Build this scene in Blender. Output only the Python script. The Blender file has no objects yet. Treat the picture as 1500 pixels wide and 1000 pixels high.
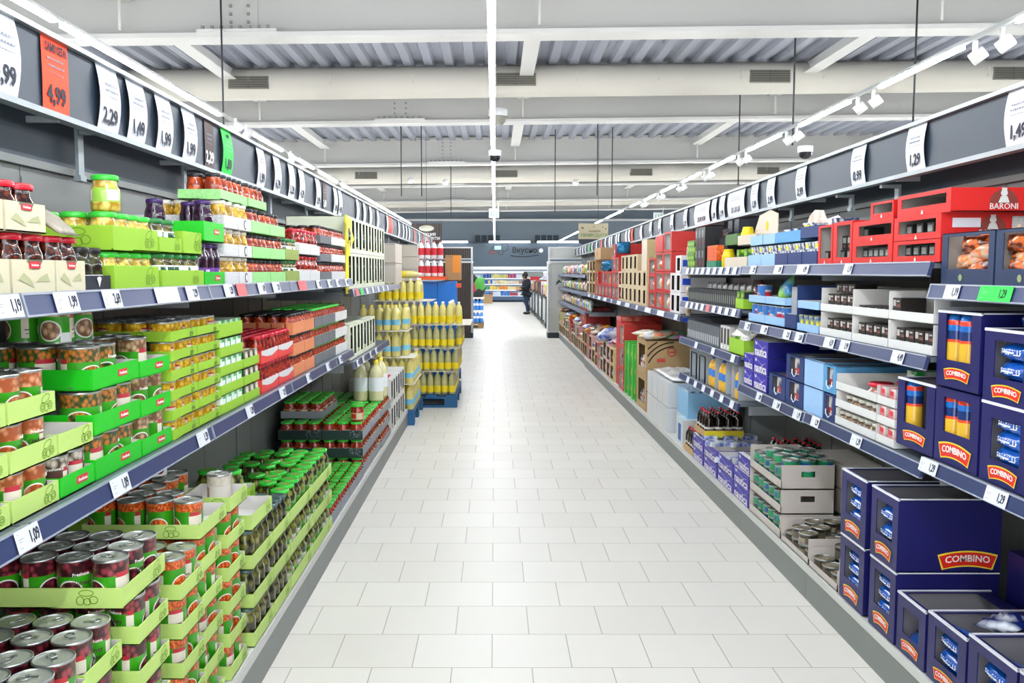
import bpy, math, random
from mathutils import Matrix, Vector
random.seed(7)
R = math.radians
C = bpy.context.scene.collection
sc = bpy.context.scene

# ---------------------------------------------------------------- camera, world, exposure
cd = bpy.data.cameras.new('camera')
cam = bpy.data.objects.new('camera', cd)
C.objects.link(cam)
cam.location = (0, 0, 1.5)
cam.rotation_euler = (R(90) - math.atan(102 / 1275), 0, 0)
cd.sensor_width = 36
cd.lens = 1275 / 1500 * 36
cd.shift_x = 25 / 1500
cd.clip_end = 200
sc.camera = cam
w = bpy.data.worlds.new('world')
sc.world = w
w.use_nodes = True
w.node_tree.nodes['Background'].inputs[0].default_value = (0.93, 0.96, 1, 1)
w.node_tree.nodes['Background'].inputs[1].default_value = 3.4
sc.view_settings.view_transform = 'Standard'
sc.view_settings.look = 'None'
sc.view_settings.gamma = 1
sc.view_settings.use_curve_mapping = False
sc.view_settings.exposure = 0.1
TUBE = 72.0      # radiance of the LED tubes

# ---------------------------------------------------------------- materials
MATS = {}
def srgb(h):
    if isinstance(h, str):
        v = [int(h[i:i + 2], 16) / 255 for i in (0, 2, 4)]
        return tuple((c / 12.92 if c <= .04045 else ((c + .055) / 1.055) ** 2.4) for c in v) + (1,)
    return tuple(h[:3]) + (1,)
def M(name, col='808080', rough=.5, metal=0, emit=0, coat=0, alpha=1, trans=0, noise=0, scale=30):
    if name in MATS: return MATS[name]
    m = bpy.data.materials.new(name); m.use_nodes = True
    nt = m.node_tree; b = nt.nodes['Principled BSDF']
    c = srgb(col)
    b.inputs['Base Color'].default_value = c
    b.inputs['Roughness'].default_value = rough
    b.inputs['Metallic'].default_value = metal
    b.inputs['Coat Weight'].default_value = coat
    b.inputs['Alpha'].default_value = alpha
    b.inputs['Transmission Weight'].default_value = trans
    if emit:
        b.inputs['Emission Color'].default_value = c
        b.inputs['Emission Strength'].default_value = emit
    if noise:
        tc = nt.nodes.new('ShaderNodeTexCoord'); n = nt.nodes.new('ShaderNodeTexNoise')
        n.inputs['Scale'].default_value = scale; n.inputs['Detail'].default_value = 3
        nt.links.new(tc.outputs['Object'], n.inputs['Vector'])
        mx = nt.nodes.new('ShaderNodeMix'); mx.data_type = 'RGBA'
        mx.inputs[6].default_value = tuple(x * (1 - noise) for x in c[:3]) + (1,)
        mx.inputs[7].default_value = tuple(min(1, x * (1 + noise)) for x in c[:3]) + (1,)
        nt.links.new(n.outputs['Fac'], mx.inputs[0])
        nt.links.new(mx.outputs[2], b.inputs['Base Color'])
    MATS[name] = m
    return m
class NT:
    def __init__(s, name, rough=.4, coat=0, metal=0):
        s.m = bpy.data.materials.new(name); s.m.use_nodes = True; s.t = s.m.node_tree
        s.b = s.t.nodes['Principled BSDF']; s.b.inputs['Roughness'].default_value = rough
        s.b.inputs['Coat Weight'].default_value = coat; s.b.inputs['Metallic'].default_value = metal
        MATS[name] = s.m
        tc = s.t.nodes.new('ShaderNodeTexCoord'); s.uv = tc.outputs['UV']; s.ob = tc.outputs['Object']
        sp = s.t.nodes.new('ShaderNodeSeparateXYZ'); s.t.links.new(s.uv, sp.inputs[0])
        s.u, s.v = sp.outputs[0], sp.outputs[1]
    def math(s, op, a, b=None, c=None):
        n = s.t.nodes.new('ShaderNodeMath'); n.operation = op
        for i, x in enumerate((a, b, c)):
            if x is None: continue
            if isinstance(x, (int, float)): n.inputs[i].default_value = x
            else: s.t.links.new(x, n.inputs[i])
        return n.outputs[0]
    def rng(s, x, a, b):
        return s.math('MULTIPLY', s.math('GREATER_THAN', x, a), s.math('LESS_THAN', x, b))
    def box(s, u0, u1, v0, v1):
        return s.math('MULTIPLY', s.rng(s.u, u0, u1), s.rng(s.v, v0, v1))
    def disc(s, cu, cv, r, asp):
        du = s.math('MULTIPLY', s.math('SUBTRACT', s.u, cu), asp); dv = s.math('SUBTRACT', s.v, cv)
        d = s.math('ADD', s.math('MULTIPLY', du, du), s.math('MULTIPLY', dv, dv))
        return s.math('LESS_THAN', d, r * r)
    def mix(s, fac, a, b):
        n = s.t.nodes.new('ShaderNodeMix'); n.data_type = 'RGBA'
        for i, x in ((0, fac), (6, a), (7, b)):
            if isinstance(x, (str, tuple)): n.inputs[i].default_value = srgb(x)
            elif isinstance(x, (int, float)): n.inputs[i].default_value = x
            else: s.t.links.new(x, n.inputs[i])
        return n.outputs[2]
    def beans(s, c1, c2, scale, vec=None, stretch=(1, 1, 1)):
        mp = s.t.nodes.new('ShaderNodeMapping'); mp.inputs['Scale'].default_value = stretch
        s.t.links.new(vec or s.ob, mp.inputs[0])
        v = s.t.nodes.new('ShaderNodeTexVoronoi'); v.inputs['Scale'].default_value = scale
        s.t.links.new(mp.outputs[0], v.inputs['Vector'])
        f = s.t.nodes.new('ShaderNodeMapRange'); f.inputs[1].default_value = .25; f.inputs[2].default_value = .65
        s.t.links.new(v.outputs['Distance'], f.inputs[0])
        return s.mix(f.outputs[0], c1, c2)
    def out(s, col):
        s.t.links.new(col, s.b.inputs['Base Color']); return s.m
def can_label(name, c1, c2, scale, base='35a012', band=.66, patch='f1e9d6', logo='c8283c', bowl=True, asp=2.4, strip=False):
    n = NT(name, .35, .2)
    be = n.beans(c1, c2, scale, stretch=(1, 1, .8))
    col = n.mix(n.rng(n.v, band, 1.1), base, be)
    if bowl:
        for cu in (.2, .72):
            col = n.mix(n.disc(cu, .3, .27, asp), col, 'f4f4ee')
            col = n.mix(n.disc(cu, .3, .235, asp), col, be)
    if strip: col = n.mix(n.box(.3, .42, 0, .25), col, 'eef0f0')
    for a in (.4, .93):
        col = n.mix(n.box(a, a + .17, .1, .62), col, patch)
        col = n.mix(n.box(a + .03, a + .14, .3, .33), col, '6a5a48')
        col = n.mix(n.box(a + .04, a + .12, .2, .22), col, '6a5a48')
        col = n.mix(n.box(a + .01, a + .16, .62, .74), col, logo)
    return n.out(col)
def jar_mat(name, c1, c2, scale, label=None, l2=None, lv=(.2, .62)):
    n = NT(name, .12, .6)
    col = n.beans(c1, c2, scale)
    if label:
        col = n.mix(n.rng(n.v, *lv), col, label)
        if l2:
            for a in (.1, .43, .76):
                col = n.mix(n.box(a, a + .16, lv[0] + .05, lv[1] - .05), col, l2)
    return n.out(col)
def pack_mat(name, a, b, c=None, scale=40, rough=.3):
    n = NT(name, rough, .2)
    col = n.beans(a, b, scale)
    if c: col = n.mix(n.rng(n.v, .25, .5), col, c)
    return n.out(col)

# ---------------------------------------------------------------- mesh builder
class MB:
    def __init__(s): s.v, s.f, s.mi, s.uv, s.sm = [], [], [], [], []
    def quad(s, pts, m=0, uv=None, smooth=False):
        k = len(s.v); s.v += [tuple(p) for p in pts]; s.f.append(tuple(range(k, k + len(pts)))); s.mi.append(m)
        s.uv.append(uv or [(0, 0), (1, 0), (1, 1), (0, 1)][:len(pts)] + [(0, 0)] * max(0, len(pts) - 4)); s.sm.append(smooth)
    def box(s, x0, x1, y0, y1, z0, z1, m=0, faces='xXyYzZ', mm=None):
        mm = mm or {}
        P = lambda x, y, z: (x, y, z)
        F = {'x': [(x0, y1, z0), (x0, y0, z0), (x0, y0, z1), (x0, y1, z1)], 'X': [(x1, y0, z0), (x1, y1, z0), (x1, y1, z1), (x1, y0, z1)],
             'y': [(x0, y0, z0), (x1, y0, z0), (x1, y0, z1), (x0, y0, z1)], 'Y': [(x1, y1, z0), (x0, y1, z0), (x0, y1, z1), (x1, y1, z1)],
             'z': [(x0, y1, z0), (x1, y1, z0), (x1, y0, z0), (x0, y0, z0)], 'Z': [(x0, y0, z1), (x1, y0, z1), (x1, y1, z1), (x0, y1, z1)]}
        for k in faces: s.quad(F[k], mm.get(k, m))
        return s
    def lathe(s, prof, n=20, cx=0, cy=0, m=0, mats=None, smooth=True, rf=None, cap=True):
        # prof [(r,z)], optional material per segment
        zs = [p[1] for p in prof]; z0, z1 = min(zs), max(zs)
        for i in range(len(prof) - 1):
            (r0, a), (r1, b) = prof[i], prof[i + 1]
            mi = mats[i] if mats else m
            for k in range(n):
                t0, t1 = 2 * math.pi * k / n, 2 * math.pi * (k + 1) / n
                f0 = rf(t0) if rf else 1; f1 = rf(t1) if rf else 1
                p = [(cx + r0 * f0 * math.cos(t0), cy + r0 * f0 * math.sin(t0), a), (cx + r0 * f1 * math.cos(t1), cy + r0 * f1 * math.sin(t1), a),
                     (cx + r1 * f1 * math.cos(t1), cy + r1 * f1 * math.sin(t1), b), (cx + r1 * f0 * math.cos(t0), cy + r1 * f0 * math.sin(t0), b)]
                va, vb = (a - z0) / (z1 - z0 + 1e-9), (b - z0) / (z1 - z0 + 1e-9)
                uv = [(k / n, va), ((k + 1) / n, va), ((k + 1) / n, vb), (k / n, vb)]
                if r0 < 1e-6: p, uv = p[1:], uv[1:]
                elif r1 < 1e-6: p, uv = p[:3], uv[:3]
                s.quad(p, mi, uv, smooth)
        return s
    def tube(s, pts, r, n=8, m=0, caps=True):
        pts = [Vector(p) for p in pts]; rings = []
        for i, p in enumerate(pts):
            d = (pts[min(i + 1, len(pts) - 1)] - pts[max(i - 1, 0)]).normalized()
            a = d.orthogonal().normalized() if i == 0 else (rings[-1][1] - d * rings[-1][1].dot(d)).normalized()
            b = d.cross(a); rr = r[i] if isinstance(r, (list, tuple)) else r
            rings.append(([p + (a * math.cos(t) + b * math.sin(t)) * rr for t in (2 * math.pi * k / n for k in range(n))], a))
        for i in range(len(rings) - 1):
            A, B = rings[i][0], rings[i + 1][0]
            for k in range(n): s.quad([A[k], A[(k + 1) % n], B[(k + 1) % n], B[k]], m, None, True)
        if caps: s.quad(rings[0][0][::-1], m); s.quad(rings[-1][0], m)
        return s
    def prism(s, poly, y0, y1, m=0, side=None):
        # poly in xz extruded along y
        s.quad([(x, y0, z) for x, z in poly], m); s.quad([(x, y1, z) for x, z in poly][::-1], m)
        for i in range(len(poly)):
            (a, b), (c, d) = poly[i], poly[(i + 1) % len(poly)]
            s.quad([(a, y1, b), (c, y1, d), (c, y0, d), (a, y0, b)], m if side is None else side)
        return s
    def ribbon(s, pts, wd, y, m=0):
        for i in range(len(pts) - 1):
            a, b = Vector(pts[i]), Vector(pts[i + 1]); d = (b - a)
            if d.length < 1e-9: continue
            n = Vector((-d.y, d.x)).normalized() * wd / 2
            s.quad([(a.x + n.x, y, a.y + n.y), (a.x - n.x, y, a.y - n.y), (b.x - n.x, y, b.y - n.y), (b.x + n.x, y, b.y + n.y)], m)
        return s
    def pillow(s, w, h, d, m=0, n=8, c=(0, 0, 0), seed=0, wr=.12):
        # a filled bag lying flat in the xz plane (width x, height z, thickness y) with crimped ends
        rn = random.Random(seed); P = {}
        for sd in (-1, 1):
            for i in range(n + 1):
                for j in range(n + 1):
                    u, v = i / n * 2 - 1, j / n * 2 - 1
                    t = (max(0, 1 - abs(u) ** 3.2) ** .55) * (max(0, 1 - abs(v) ** 2.4) ** .6)
                    if 0 < i < n and 0 < j < n: t *= 1 + rn.uniform(-wr, wr)
                    pinch = 1 - .08 * (1 - abs(v)) * 0
                    P[sd, i, j] = (c[0] + u * w / 2 * pinch, c[1] + sd * t * d / 2, c[2] + v * h / 2)
            for i in range(n):
                for j in range(n):
                    q = [P[sd, i, j], P[sd, i + 1, j], P[sd, i + 1, j + 1], P[sd, i, j + 1]]
                    uv = [(i / n, j / n), ((i + 1) / n, j / n), ((i + 1) / n, (j + 1) / n), (i / n, (j + 1) / n)]
                    if sd > 0: q, uv = q[::-1], uv[::-1]
                    s.quad(q, m, uv, True)
        return s
    def xf(s, mat, start=0):
        for i in range(start, len(s.v)): s.v[i] = tuple(mat @ Vector(s.v[i]))
        return s
    def mesh(s, name, mats):
        me = bpy.data.meshes.new(name); me.from_pydata(s.v, [], s.f); 
        uvl = me.uv_layers.new(name='UVMap'); k = 0
        for i, p in enumerate(me.polygons):
            p.material_index = s.mi[i]; p.use_smooth = s.sm[i]
            for j in range(p.loop_total): uvl.data[k].uv = s.uv[i][j] if j < len(s.uv[i]) else (0, 0); k += 1
        for mm in (mats if isinstance(mats, (list, tuple)) else [mats]): me.materials.append(mm)
        me.validate(); 
        if any(s.sm):
            import bmesh
            b = bmesh.new(); b.from_mesh(me); bmesh.ops.remove_doubles(b, verts=b.verts, dist=1e-5); b.to_mesh(me); b.free()
        return me

def link(name, data, parent=None, loc=(0, 0, 0), rot=(0, 0, 0), mw=None):
    o = bpy.data.objects.new(name, data); C.objects.link(o)
    if mw is not None: o.matrix_world = mw
    else: o.location = loc; o.rotation_euler = rot
    if parent: o.parent = parent
    return o
LABELS = {}
def tag(o, label=None, cat=None, group=None, kind=None):
    if label: o['label'] = label; LABELS[label] = LABELS.get(label, 0) + 1
    if cat: o['category'] = cat
    if group: o['group'] = group
    if kind: o['kind'] = kind
    return o
def struct(name, mb, mats, **k): return tag(link(name, mb.mesh(name, mats), **k), kind='structure')
def empty(name, loc, label, cat, group=None, rz=0):
    o = link(name, None, loc=loc, rot=(0, 0, rz)); return tag(o, label, cat, group)

ORD = 'first second third fourth fifth sixth seventh eighth ninth tenth eleventh twelfth thirteenth fourteenth fifteenth sixteenth seventeenth eighteenth nineteenth twentieth'.split()
def od(i): return ORD[i] if i < len(ORD) else str(i + 1) + 'th'

# text as real thin lettering, upright in the xz plane, facing -y
TXT = {}
def text_mesh(s, size, mat, bold=0, squeeze=1):
    key = (s, round(size, 4), mat.name, bold, squeeze)
    if key in TXT: return TXT[key]
    cu = bpy.data.curves.new('txt', 'FONT'); cu.body = s; cu.size = size; cu.align_x = 'CENTER'; cu.align_y = 'CENTER'
    cu.offset = bold * size; cu.resolution_u = 2; cu.extrude = .0004
    o = bpy.data.objects.new('txt', cu); C.objects.link(o)
    dg = bpy.context.evaluated_depsgraph_get(); me = bpy.data.meshes.new_from_object(o.evaluated_get(dg))
    bpy.data.objects.remove(o); bpy.data.curves.remove(cu)
    for v in me.vertices: x, y, z = v.co; v.co = (x * squeeze, -z, y)
    me.materials.clear(); me.materials.append(mat); me.name = 'lettering'
    TXT[key] = me
    return me
def bend_mesh(me, r):
    m2 = me.copy()
    for v in m2.vertices:
        t = v.co.x / r; rr = r + (-v.co.y)
        v.co = (rr * math.sin(t), -rr * math.cos(t), v.co.z)
    return m2

# ---------------------------------------------------------------- item prototypes: (name, category, root mesh, [(part name, mesh, subs)])
class Proto:
    def __init__(s, name, cat, root, parts=(), h=.1, d=.08, w=None): s.name, s.cat, s.root, s.parts, s.h, s.d, s.w = name, cat, root, list(parts), h, d, w or d
    def put(s, mw, label, group=None, detail=True, cat=None):
        o = link(s.name, s.root, mw=mw); tag(o, label, cat or s.cat, group)
        if detail:
            for pn, pm, subs in s.parts:
                c = link(pn, pm, parent=o)
                for sn, sm in subs: link(sn, sm, parent=c)
        return o
STEEL = M('can_steel', 'b9bcba', .28, .9); LIDST = M('can_lid_steel', 'b4baa8', .4, .45)
def can(name, label_m, d=.083, h=.107, lidm=None, text=None):
    r = d / 2
    b = MB().lathe([(0, 0), (r - .002, 0), (r, .002), (r, .005)], 24, m=1)
    b.lathe([(r - .0012, .005), (r - .0012, h - .006)], 24, m=0)
    b.lathe([(r - .0012, h - .006), (r, h - .005), (r, h), (r - .003, h), (r - .003, h - .004)], 24, m=1)
    l = MB().lathe([(r - .003, h - .004), (r - .006, h - .005), (r - .011, h - .0035), (r * .3, h - .0035), (0, h - .0035)], 24)
    ring = MB().tube([(.012 * math.cos(t) + .012, .009 * math.sin(t), h - .001) for t in [k * math.pi / 5 for k in range(11)]], .0017, 5)
    ring.box(-.014, .002, -.005, .005, h - .003, h - .0005)
    parts = [('lid', l.mesh('lid', [lidm or LIDST]), []), ('pull_ring', ring.mesh('pull_ring', [STEEL]), [])]
    if text:
        for s_, sz, z, ang, mt in text:
            tm = bend_mesh(text_mesh(s_, sz, mt, .01), r + .0002)
            tm.transform(Matrix.Translation((0, 0, z)) @ Matrix.Rotation(ang, 4, 'Z'))
            parts.append(('label_lettering', tm, []))
    return Proto(name, 'can', b.mesh(name, [label_m, STEEL]), parts, h, d)
def jar(name, body_m, lidm, d=.075, h=.11, lr=.86, square=False, neck=.8, cat='jar'):
    r = d / 2; lh = .014
    sh = h - lh - .012
    rf = (lambda t: 1 + .06 * math.cos(4 * t + math.pi) ** 2 * 0 + (.05 * abs(math.sin(2 * t)))) if square else None
    b = MB().lathe([(0, 0), (r * .9, 0), (r, .006), (r, sh * .72), (r * .97, sh * .85), (r * neck, sh), (r * neck, h - lh)], 18, rf=rf)
    l = MB().lathe([(r * lr, h - lh), (r * lr + .001, h - lh + .002), (r * lr + .001, h - .003), (r * lr - .003, h), (r * lr * .8, h - .0008), (0, h - .0008)], 18)
    if lidm.name == 'green_lid': l.lathe([(r * .42, h - .0002), (0, h + .0001)], 12, m=1, smooth=False)
    return Proto(name, cat, b.mesh(name, [body_m]), [('lid', l.mesh('lid', [lidm, M('lid_print', '9a9a50', .4)]), [])], h, d)
def bottle(name, body_m, capm, labm, d=.078, h=.25, lab=(.1, .38), name2='cap'):
    r = d / 2
    b = MB().lathe([(0, 0), (r * .9, 0), (r, .008), (r, h * .55), (r * .93, h * .62), (r * .96, h * .68), (r * .75, h * .8), (r * .35, h * .9), (r * .33, h * .93)], 14)
    c = MB().lathe([(r * .38, h * .93), (r * .38, h - .002), (0, h)], 10)
    l = MB().lathe([(r * 1.012, h * lab[0]), (r * 1.012, h * lab[1])], 14)
    return Proto(name, 'bottle', b.mesh(name, [body_m]), [('cap', c.mesh('cap', [capm]), []), ('label', l.mesh('label', [labm]), [])], h, d)
def brick(name, mats, w, d, h, cat='pack', accent=None):
    b = MB().box(-w / 2, w / 2, 0, d, 0, h, 0)
    parts = []
    if accent:
        for (x0, x1, z0, z1, mt) in accent:
            p = MB().box(w * x0, w * x1, -.0012, .0005, h * z0, h * z1); parts.append(('printed_panel', p.mesh('printed_panel', [mt]), []))
    return Proto(name, cat, b.mesh(name, mats), parts, h, d, w)

# ---------------------------------------------------------------- cartons
# canonical: front at y=0 facing -y, depth +y, width centred on x
KRAFTIN = M('carton_inside_white', 'e9e6e1', .8)
def tray_mesh(w, d, lip, out, inn=None, lipback=None, lips=None, doodle=None, th=.003):
    inn = inn or KRAFTIN; b = MB(); lb = lipback or lip; ls = lips or lip
    b.box(-w / 2, w / 2, 0, d, 0, th, 0, mm={'Z': 1})
    b.box(-w / 2, w / 2, 0, th, 0, lip, 0, mm={'Y': 1})
    b.box(-w / 2, w / 2, d - th, d, 0, lb, 0, mm={'y': 1})
    for sx in (-1, 1):
        x0, x1 = (-w / 2, -w / 2 + th) if sx < 0 else (w / 2 - th, w / 2)
        b.box(x0, x1, th, d - th, 0, ls, 0, mm={('X' if sx < 0 else 'x'): 1})
    if doodle:
        dm, cx, sz = doodle
        for (ex, ez, rx, rz, rot) in ((0, .3, .42, .2, .3), (-.35, -.15, .22, .25, 0), (.05, -.2, .2, .2, 0), (.42, -.1, .24, .22, 0), (.42, -.1, .13, .1, 0), (-.35, -.15, .12, .12, 0)):
            pts = []
            for k in range(13):
                t = k * math.pi / 6; x = rx * math.cos(t); z = rz * math.sin(t)
                pts.append(Vector(((ex + x * math.cos(rot) - z * math.sin(rot)) * sz + cx, (ez + x * math.sin(rot) + z * math.cos(rot)) * sz + lip * .5)))
            b.ribbon(pts, sz * .05, -.0006, 2)
            b2 = [(p.x, p.y) for p in pts]
    return b, [out, inn] + ([doodle[0]] if doodle else [])
def side_doodle(b, w, d, lip, sz, m=2):
    for sx in (-1, 1):
        k0 = len(b.v); f0 = len(b.f)
        for (ex, ez, rx, rz) in ((0, .3, .42, .18), (-.35, -.15, .22, .25), (.05, -.2, .2, .2), (.42, -.1, .24, .22)):
            b.ribbon([Vector(((ex + rx * math.cos(k * math.pi / 6)) * sz, (ez + rz * math.sin(k * math.pi / 6)) * sz + lip * .5)) for k in range(13)], sz * .05, 0, m)
        rot = Matrix.Rotation(R(90 if sx > 0 else -90), 4, 'Z')
        for i in range(k0, len(b.v)):
            p = rot @ Vector(b.v[i]); b.v[i] = (sx * (w / 2 + .0006), p.y + d * .25, p.z)
def windowbox(w, d, h, win, out, inn, rim=None, topopen=True, th=.003, cut=None, rimw=.006):
    # win = (x0,x1,z0,z1) in metres inside the front face
    b = MB(); x0, x1, z0, z1 = win
    b.box(-w / 2, x0, 0, th, 0, h, 0, mm={'Y': 1}); b.box(x1, w / 2, 0, th, 0, h, 0, mm={'Y': 1})
    b.box(x0, x1, 0, th, 0, z0, 0, mm={'Y': 1})
    if z1 < h: b.box(x0, x1, 0, th, z1, h, 0, mm={'Y': 1})
    b.box(-w / 2, w / 2, th, d, 0, th, 0, mm={'Z': 1})
    b.box(-w / 2, w / 2, d - th, d, 0, h, 0, mm={'y': 1})
    b.box(-w / 2, -w / 2 + th, th, d - th, 0, h, 0, mm={'X': 1}); b.box(w / 2 - th, w / 2, th, d - th, 0, h, 0, mm={'x': 1})
    if not topopen: b.box(-w / 2, w / 2, 0, d, h, h + th, 0, mm={'z': 1})
    else:
        e = .02
        b.box(-w / 2, w / 2, 0, e, h - .002, h, 0); b.box(-w / 2, w / 2, d - e * 3, d, h - .002, h, 0)
        b.box(-w / 2, -w / 2 + e, 0, d, h - .002, h + .0005, 0); b.box(w / 2 - e, w / 2, 0, d, h - .002, h + .0005, 0)
    parts = []
    if rim:
        r = MB(); q = rimw
        r.box(-w / 2 - .001, w / 2 + .001, -.001, q, h, h + .004); r.box(-w / 2 - .001, -w / 2 + q, 0, d, h, h + .004); r.box(w / 2 - q, w / 2 + .001, 0, d, h, h + .004)
        r.box(-w / 2 - .0012, w / 2 + .0012, -.0012, .004, h - .004, h + .001)
        parts.append(('torn_rim', r.mesh('torn_rim', [rim])))
    return b.mesh('carton', [out, inn]), parts

# ---------------------------------------------------------------- shelf slots
def slot(side, X0, y0, y1, z):
    return Matrix.Translation((X0, (y0 + y1) / 2, z)) @ Matrix.Rotation(R(90 if side == 'L' else -90), 4, 'Z')
def T(x, y, z, rz=0, rx=0, ry=0): return Matrix.Translation((x, y, z)) @ Matrix.Rotation(rz, 4, 'Z') @ Matrix.Rotation(ry, 4, 'Y') @ Matrix.Rotation(rx, 4, 'X')
MC = {}
def cached(key, fn):
    if key not in MC: MC[key] = fn()
    return MC[key]
def arc_badge(w, h, m0, m1, mt, s, parent, mw, name='logo_badge'):
    # an arched banner with a border and lettering, in the xz plane
    def mk():
        out = []
        for e, y, mat in ((0, 0, m0), (h * .1, -.0006, m1)):
            b = MB(); n = 8; bow = h * .28
            top = [(-w / 2 + e + (w - 2 * e) * k / n, h / 2 - e + bow * (1 - (2 * k / n - 1) ** 2) - bow * .5) for k in range(n + 1)]
            bot = [(-w / 2 * .84 + e + (w * .84 - 2 * e) * k / n, -h / 2 + e + bow * .8 * (1 - (2 * k / n - 1) ** 2) - bow * .5) for k in range(n + 1)]
            for k in range(n):
                b.quad([(bot[k][0], y - .0008, bot[k][1]), (bot[k + 1][0], y - .0008, bot[k + 1][1]), (top[k + 1][0], y - .0008, top[k + 1][1]), (top[k][0], y - .0008, top[k][1])])
            out.append((b, mat))
        b = MB(); mats = []
        for i, (bb, mat) in enumerate(out):
            k = len(b.v); b.v += bb.v; b.f += [tuple(a + k for a in f) for f in bb.f]; b.mi += [i] * len(bb.f); b.uv += bb.uv; b.sm += bb.sm; mats.append(mat)
        me = b.mesh(name, mats)
        tm = text_mesh(s, h * .62, mt, .015, .98).copy()
        wid = max(v.co.x for v in tm.vertices) - min(v.co.x for v in tm.vertices); k = w * .74 / wid
        for v in tm.vertices:
            v.co.x *= k; v.co.z += h * .22 * (1 - (2 * v.co.x / w) ** 2) - h * .1; v.co.y -= .0018
        return me, tm
    me, tm = cached(('badge', w, h, s, name), mk)
    o = link(name, me, parent=parent); o.matrix_local = mw
    t = link('lettering', tm, parent=o)
    return o

def lab_fit(l):
    for a, b in ((' in the chilled', ' chilled'), (' row back', ' row'), (' inside the', ' in'), (' in the ', ' in '), (' with a ', ' with '), (' on the ', ' on '), (' of the ', ' of '), (' the ', ' '), (' blue pasta', ' pasta'), (' navy carton', ' carton'), (' cardboard', ''), (' in the ', ' in '), (' on the upper shelf', ''), (' on the middle shelf', ''), (', the ', ', ')):
        if len(l.split()) > 16: l = l.replace(a, b)
    return l
def place_rows(S, item, desc, stackn, w, nx, ny, z, z_word, detail=True, miss=0, x0=None, y0=None, rot=None, group=None, keep=None, colshift=0, cells=None, dpt=None):
    sx = w / nx; gy = item.d + .002 if dpt is None else dpt
    for j in range(ny):
        for i in range(nx):
            if cells is not None and (i, j) not in cells: continue
            if miss and random.random() < miss and not (j == 0 and i == 0): continue
            x = -w / 2 + sx * (i + .5) + random.uniform(-.0015, .0015); y = (item.d / 2 + .005 if y0 is None else y0) + gy * j
            if item.w != item.d: y -= item.d / 2
            rz = (rot if rot is not None else random.uniform(0, 6.28))
            back = '' if j == 0 else ', %s row back' % od(j)
            zw_ = z_word.replace(' of', '')
            lab = '%s %s along%s, %s%s' % (desc, od(i), back, (zw_ + ', ') if zw_ else '', stackn)
            if len(lab.split()) > 16: lab = lab.replace(' row back', ' row')
            if len(lab.split()) > 16: lab = lab.replace(', the ', ', ').replace(' of red relish', '').replace(', middle lime', ', middle').replace(' beside the corn', '').replace(' on the upper shelf', '').replace(' on the middle shelf', '').replace('tray up', 'tray')
            item.put(S @ T(x, y, z, rz), lab, group or (desc.split(',')[0] + 's in ' + stackn), detail=detail)

def tray_stack(side, X0, y0, y1, z0, layers, pitch, lip, outm, item, desc, stackn, nx, depth=.36, ny=1, top_ny=4, endcells=False, traycat='tray', traydesc='lime green cardboard tray', inm=None, doodle=None,
               top_miss=0, top_empty=False, detail=True, logo=None, rot=None, top_cells=None, lipback=None, trayname='cardboard_tray', nolay=(), insety=0):
    w = y1 - y0 - .004
    key = ('tray', round(w, 4), depth, lip, outm.name, bool(doodle), lipback)
    def mk():
        b, ms = tray_mesh(w, depth, lip, outm, inm, lipback=lipback, doodle=(doodle, w * .28, lip * .85) if doodle else None)
        if doodle: side_doodle(b, w, depth, lip, lip * .85)
        return b.mesh(trayname, ms)
    me = cached(key, mk)
    for L in range(layers):
        S = slot(side, X0, y0, y1, z0 + L * pitch); top = L == layers - 1
        zw = 'top tray of' if top else '%s tray up of' % od(L)
        if layers == 1: zw = ''
        t = link(trayname, me, mw=S); tag(t, lab_fit('%s, %s in %s' % (traydesc, 'topmost' if top and layers > 1 else od(L) + ' up', stackn)), traycat, traydesc + 's in ' + stackn)
        if logo: logo(t, w, lip)
        ITEMZ = .0035
        if top and top_empty: continue
        if top: place_rows(S, item, desc, stackn, w - .008, nx, top_ny, ITEMZ, zw, detail, top_miss, rot=rot, cells=top_cells, y0=item.d / 2 + .005 + insety if item.w == item.d else None)
        else:
            cells = {(i, j) for i in range(nx) for j in range(ny)}
            nyy = ny
            if endcells:
                e = 0 if side == 'L' else nx - 1
                nyy = max(ny, int(depth / (item.d + .002))); cells |= {(e, j) for j in range(nyy)}
            place_rows(S, item, desc, stackn, w - .008, nx, nyy, ITEMZ, zw, detail, 0, rot=rot, cells=cells)
    return z0 + layers * pitch

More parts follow.
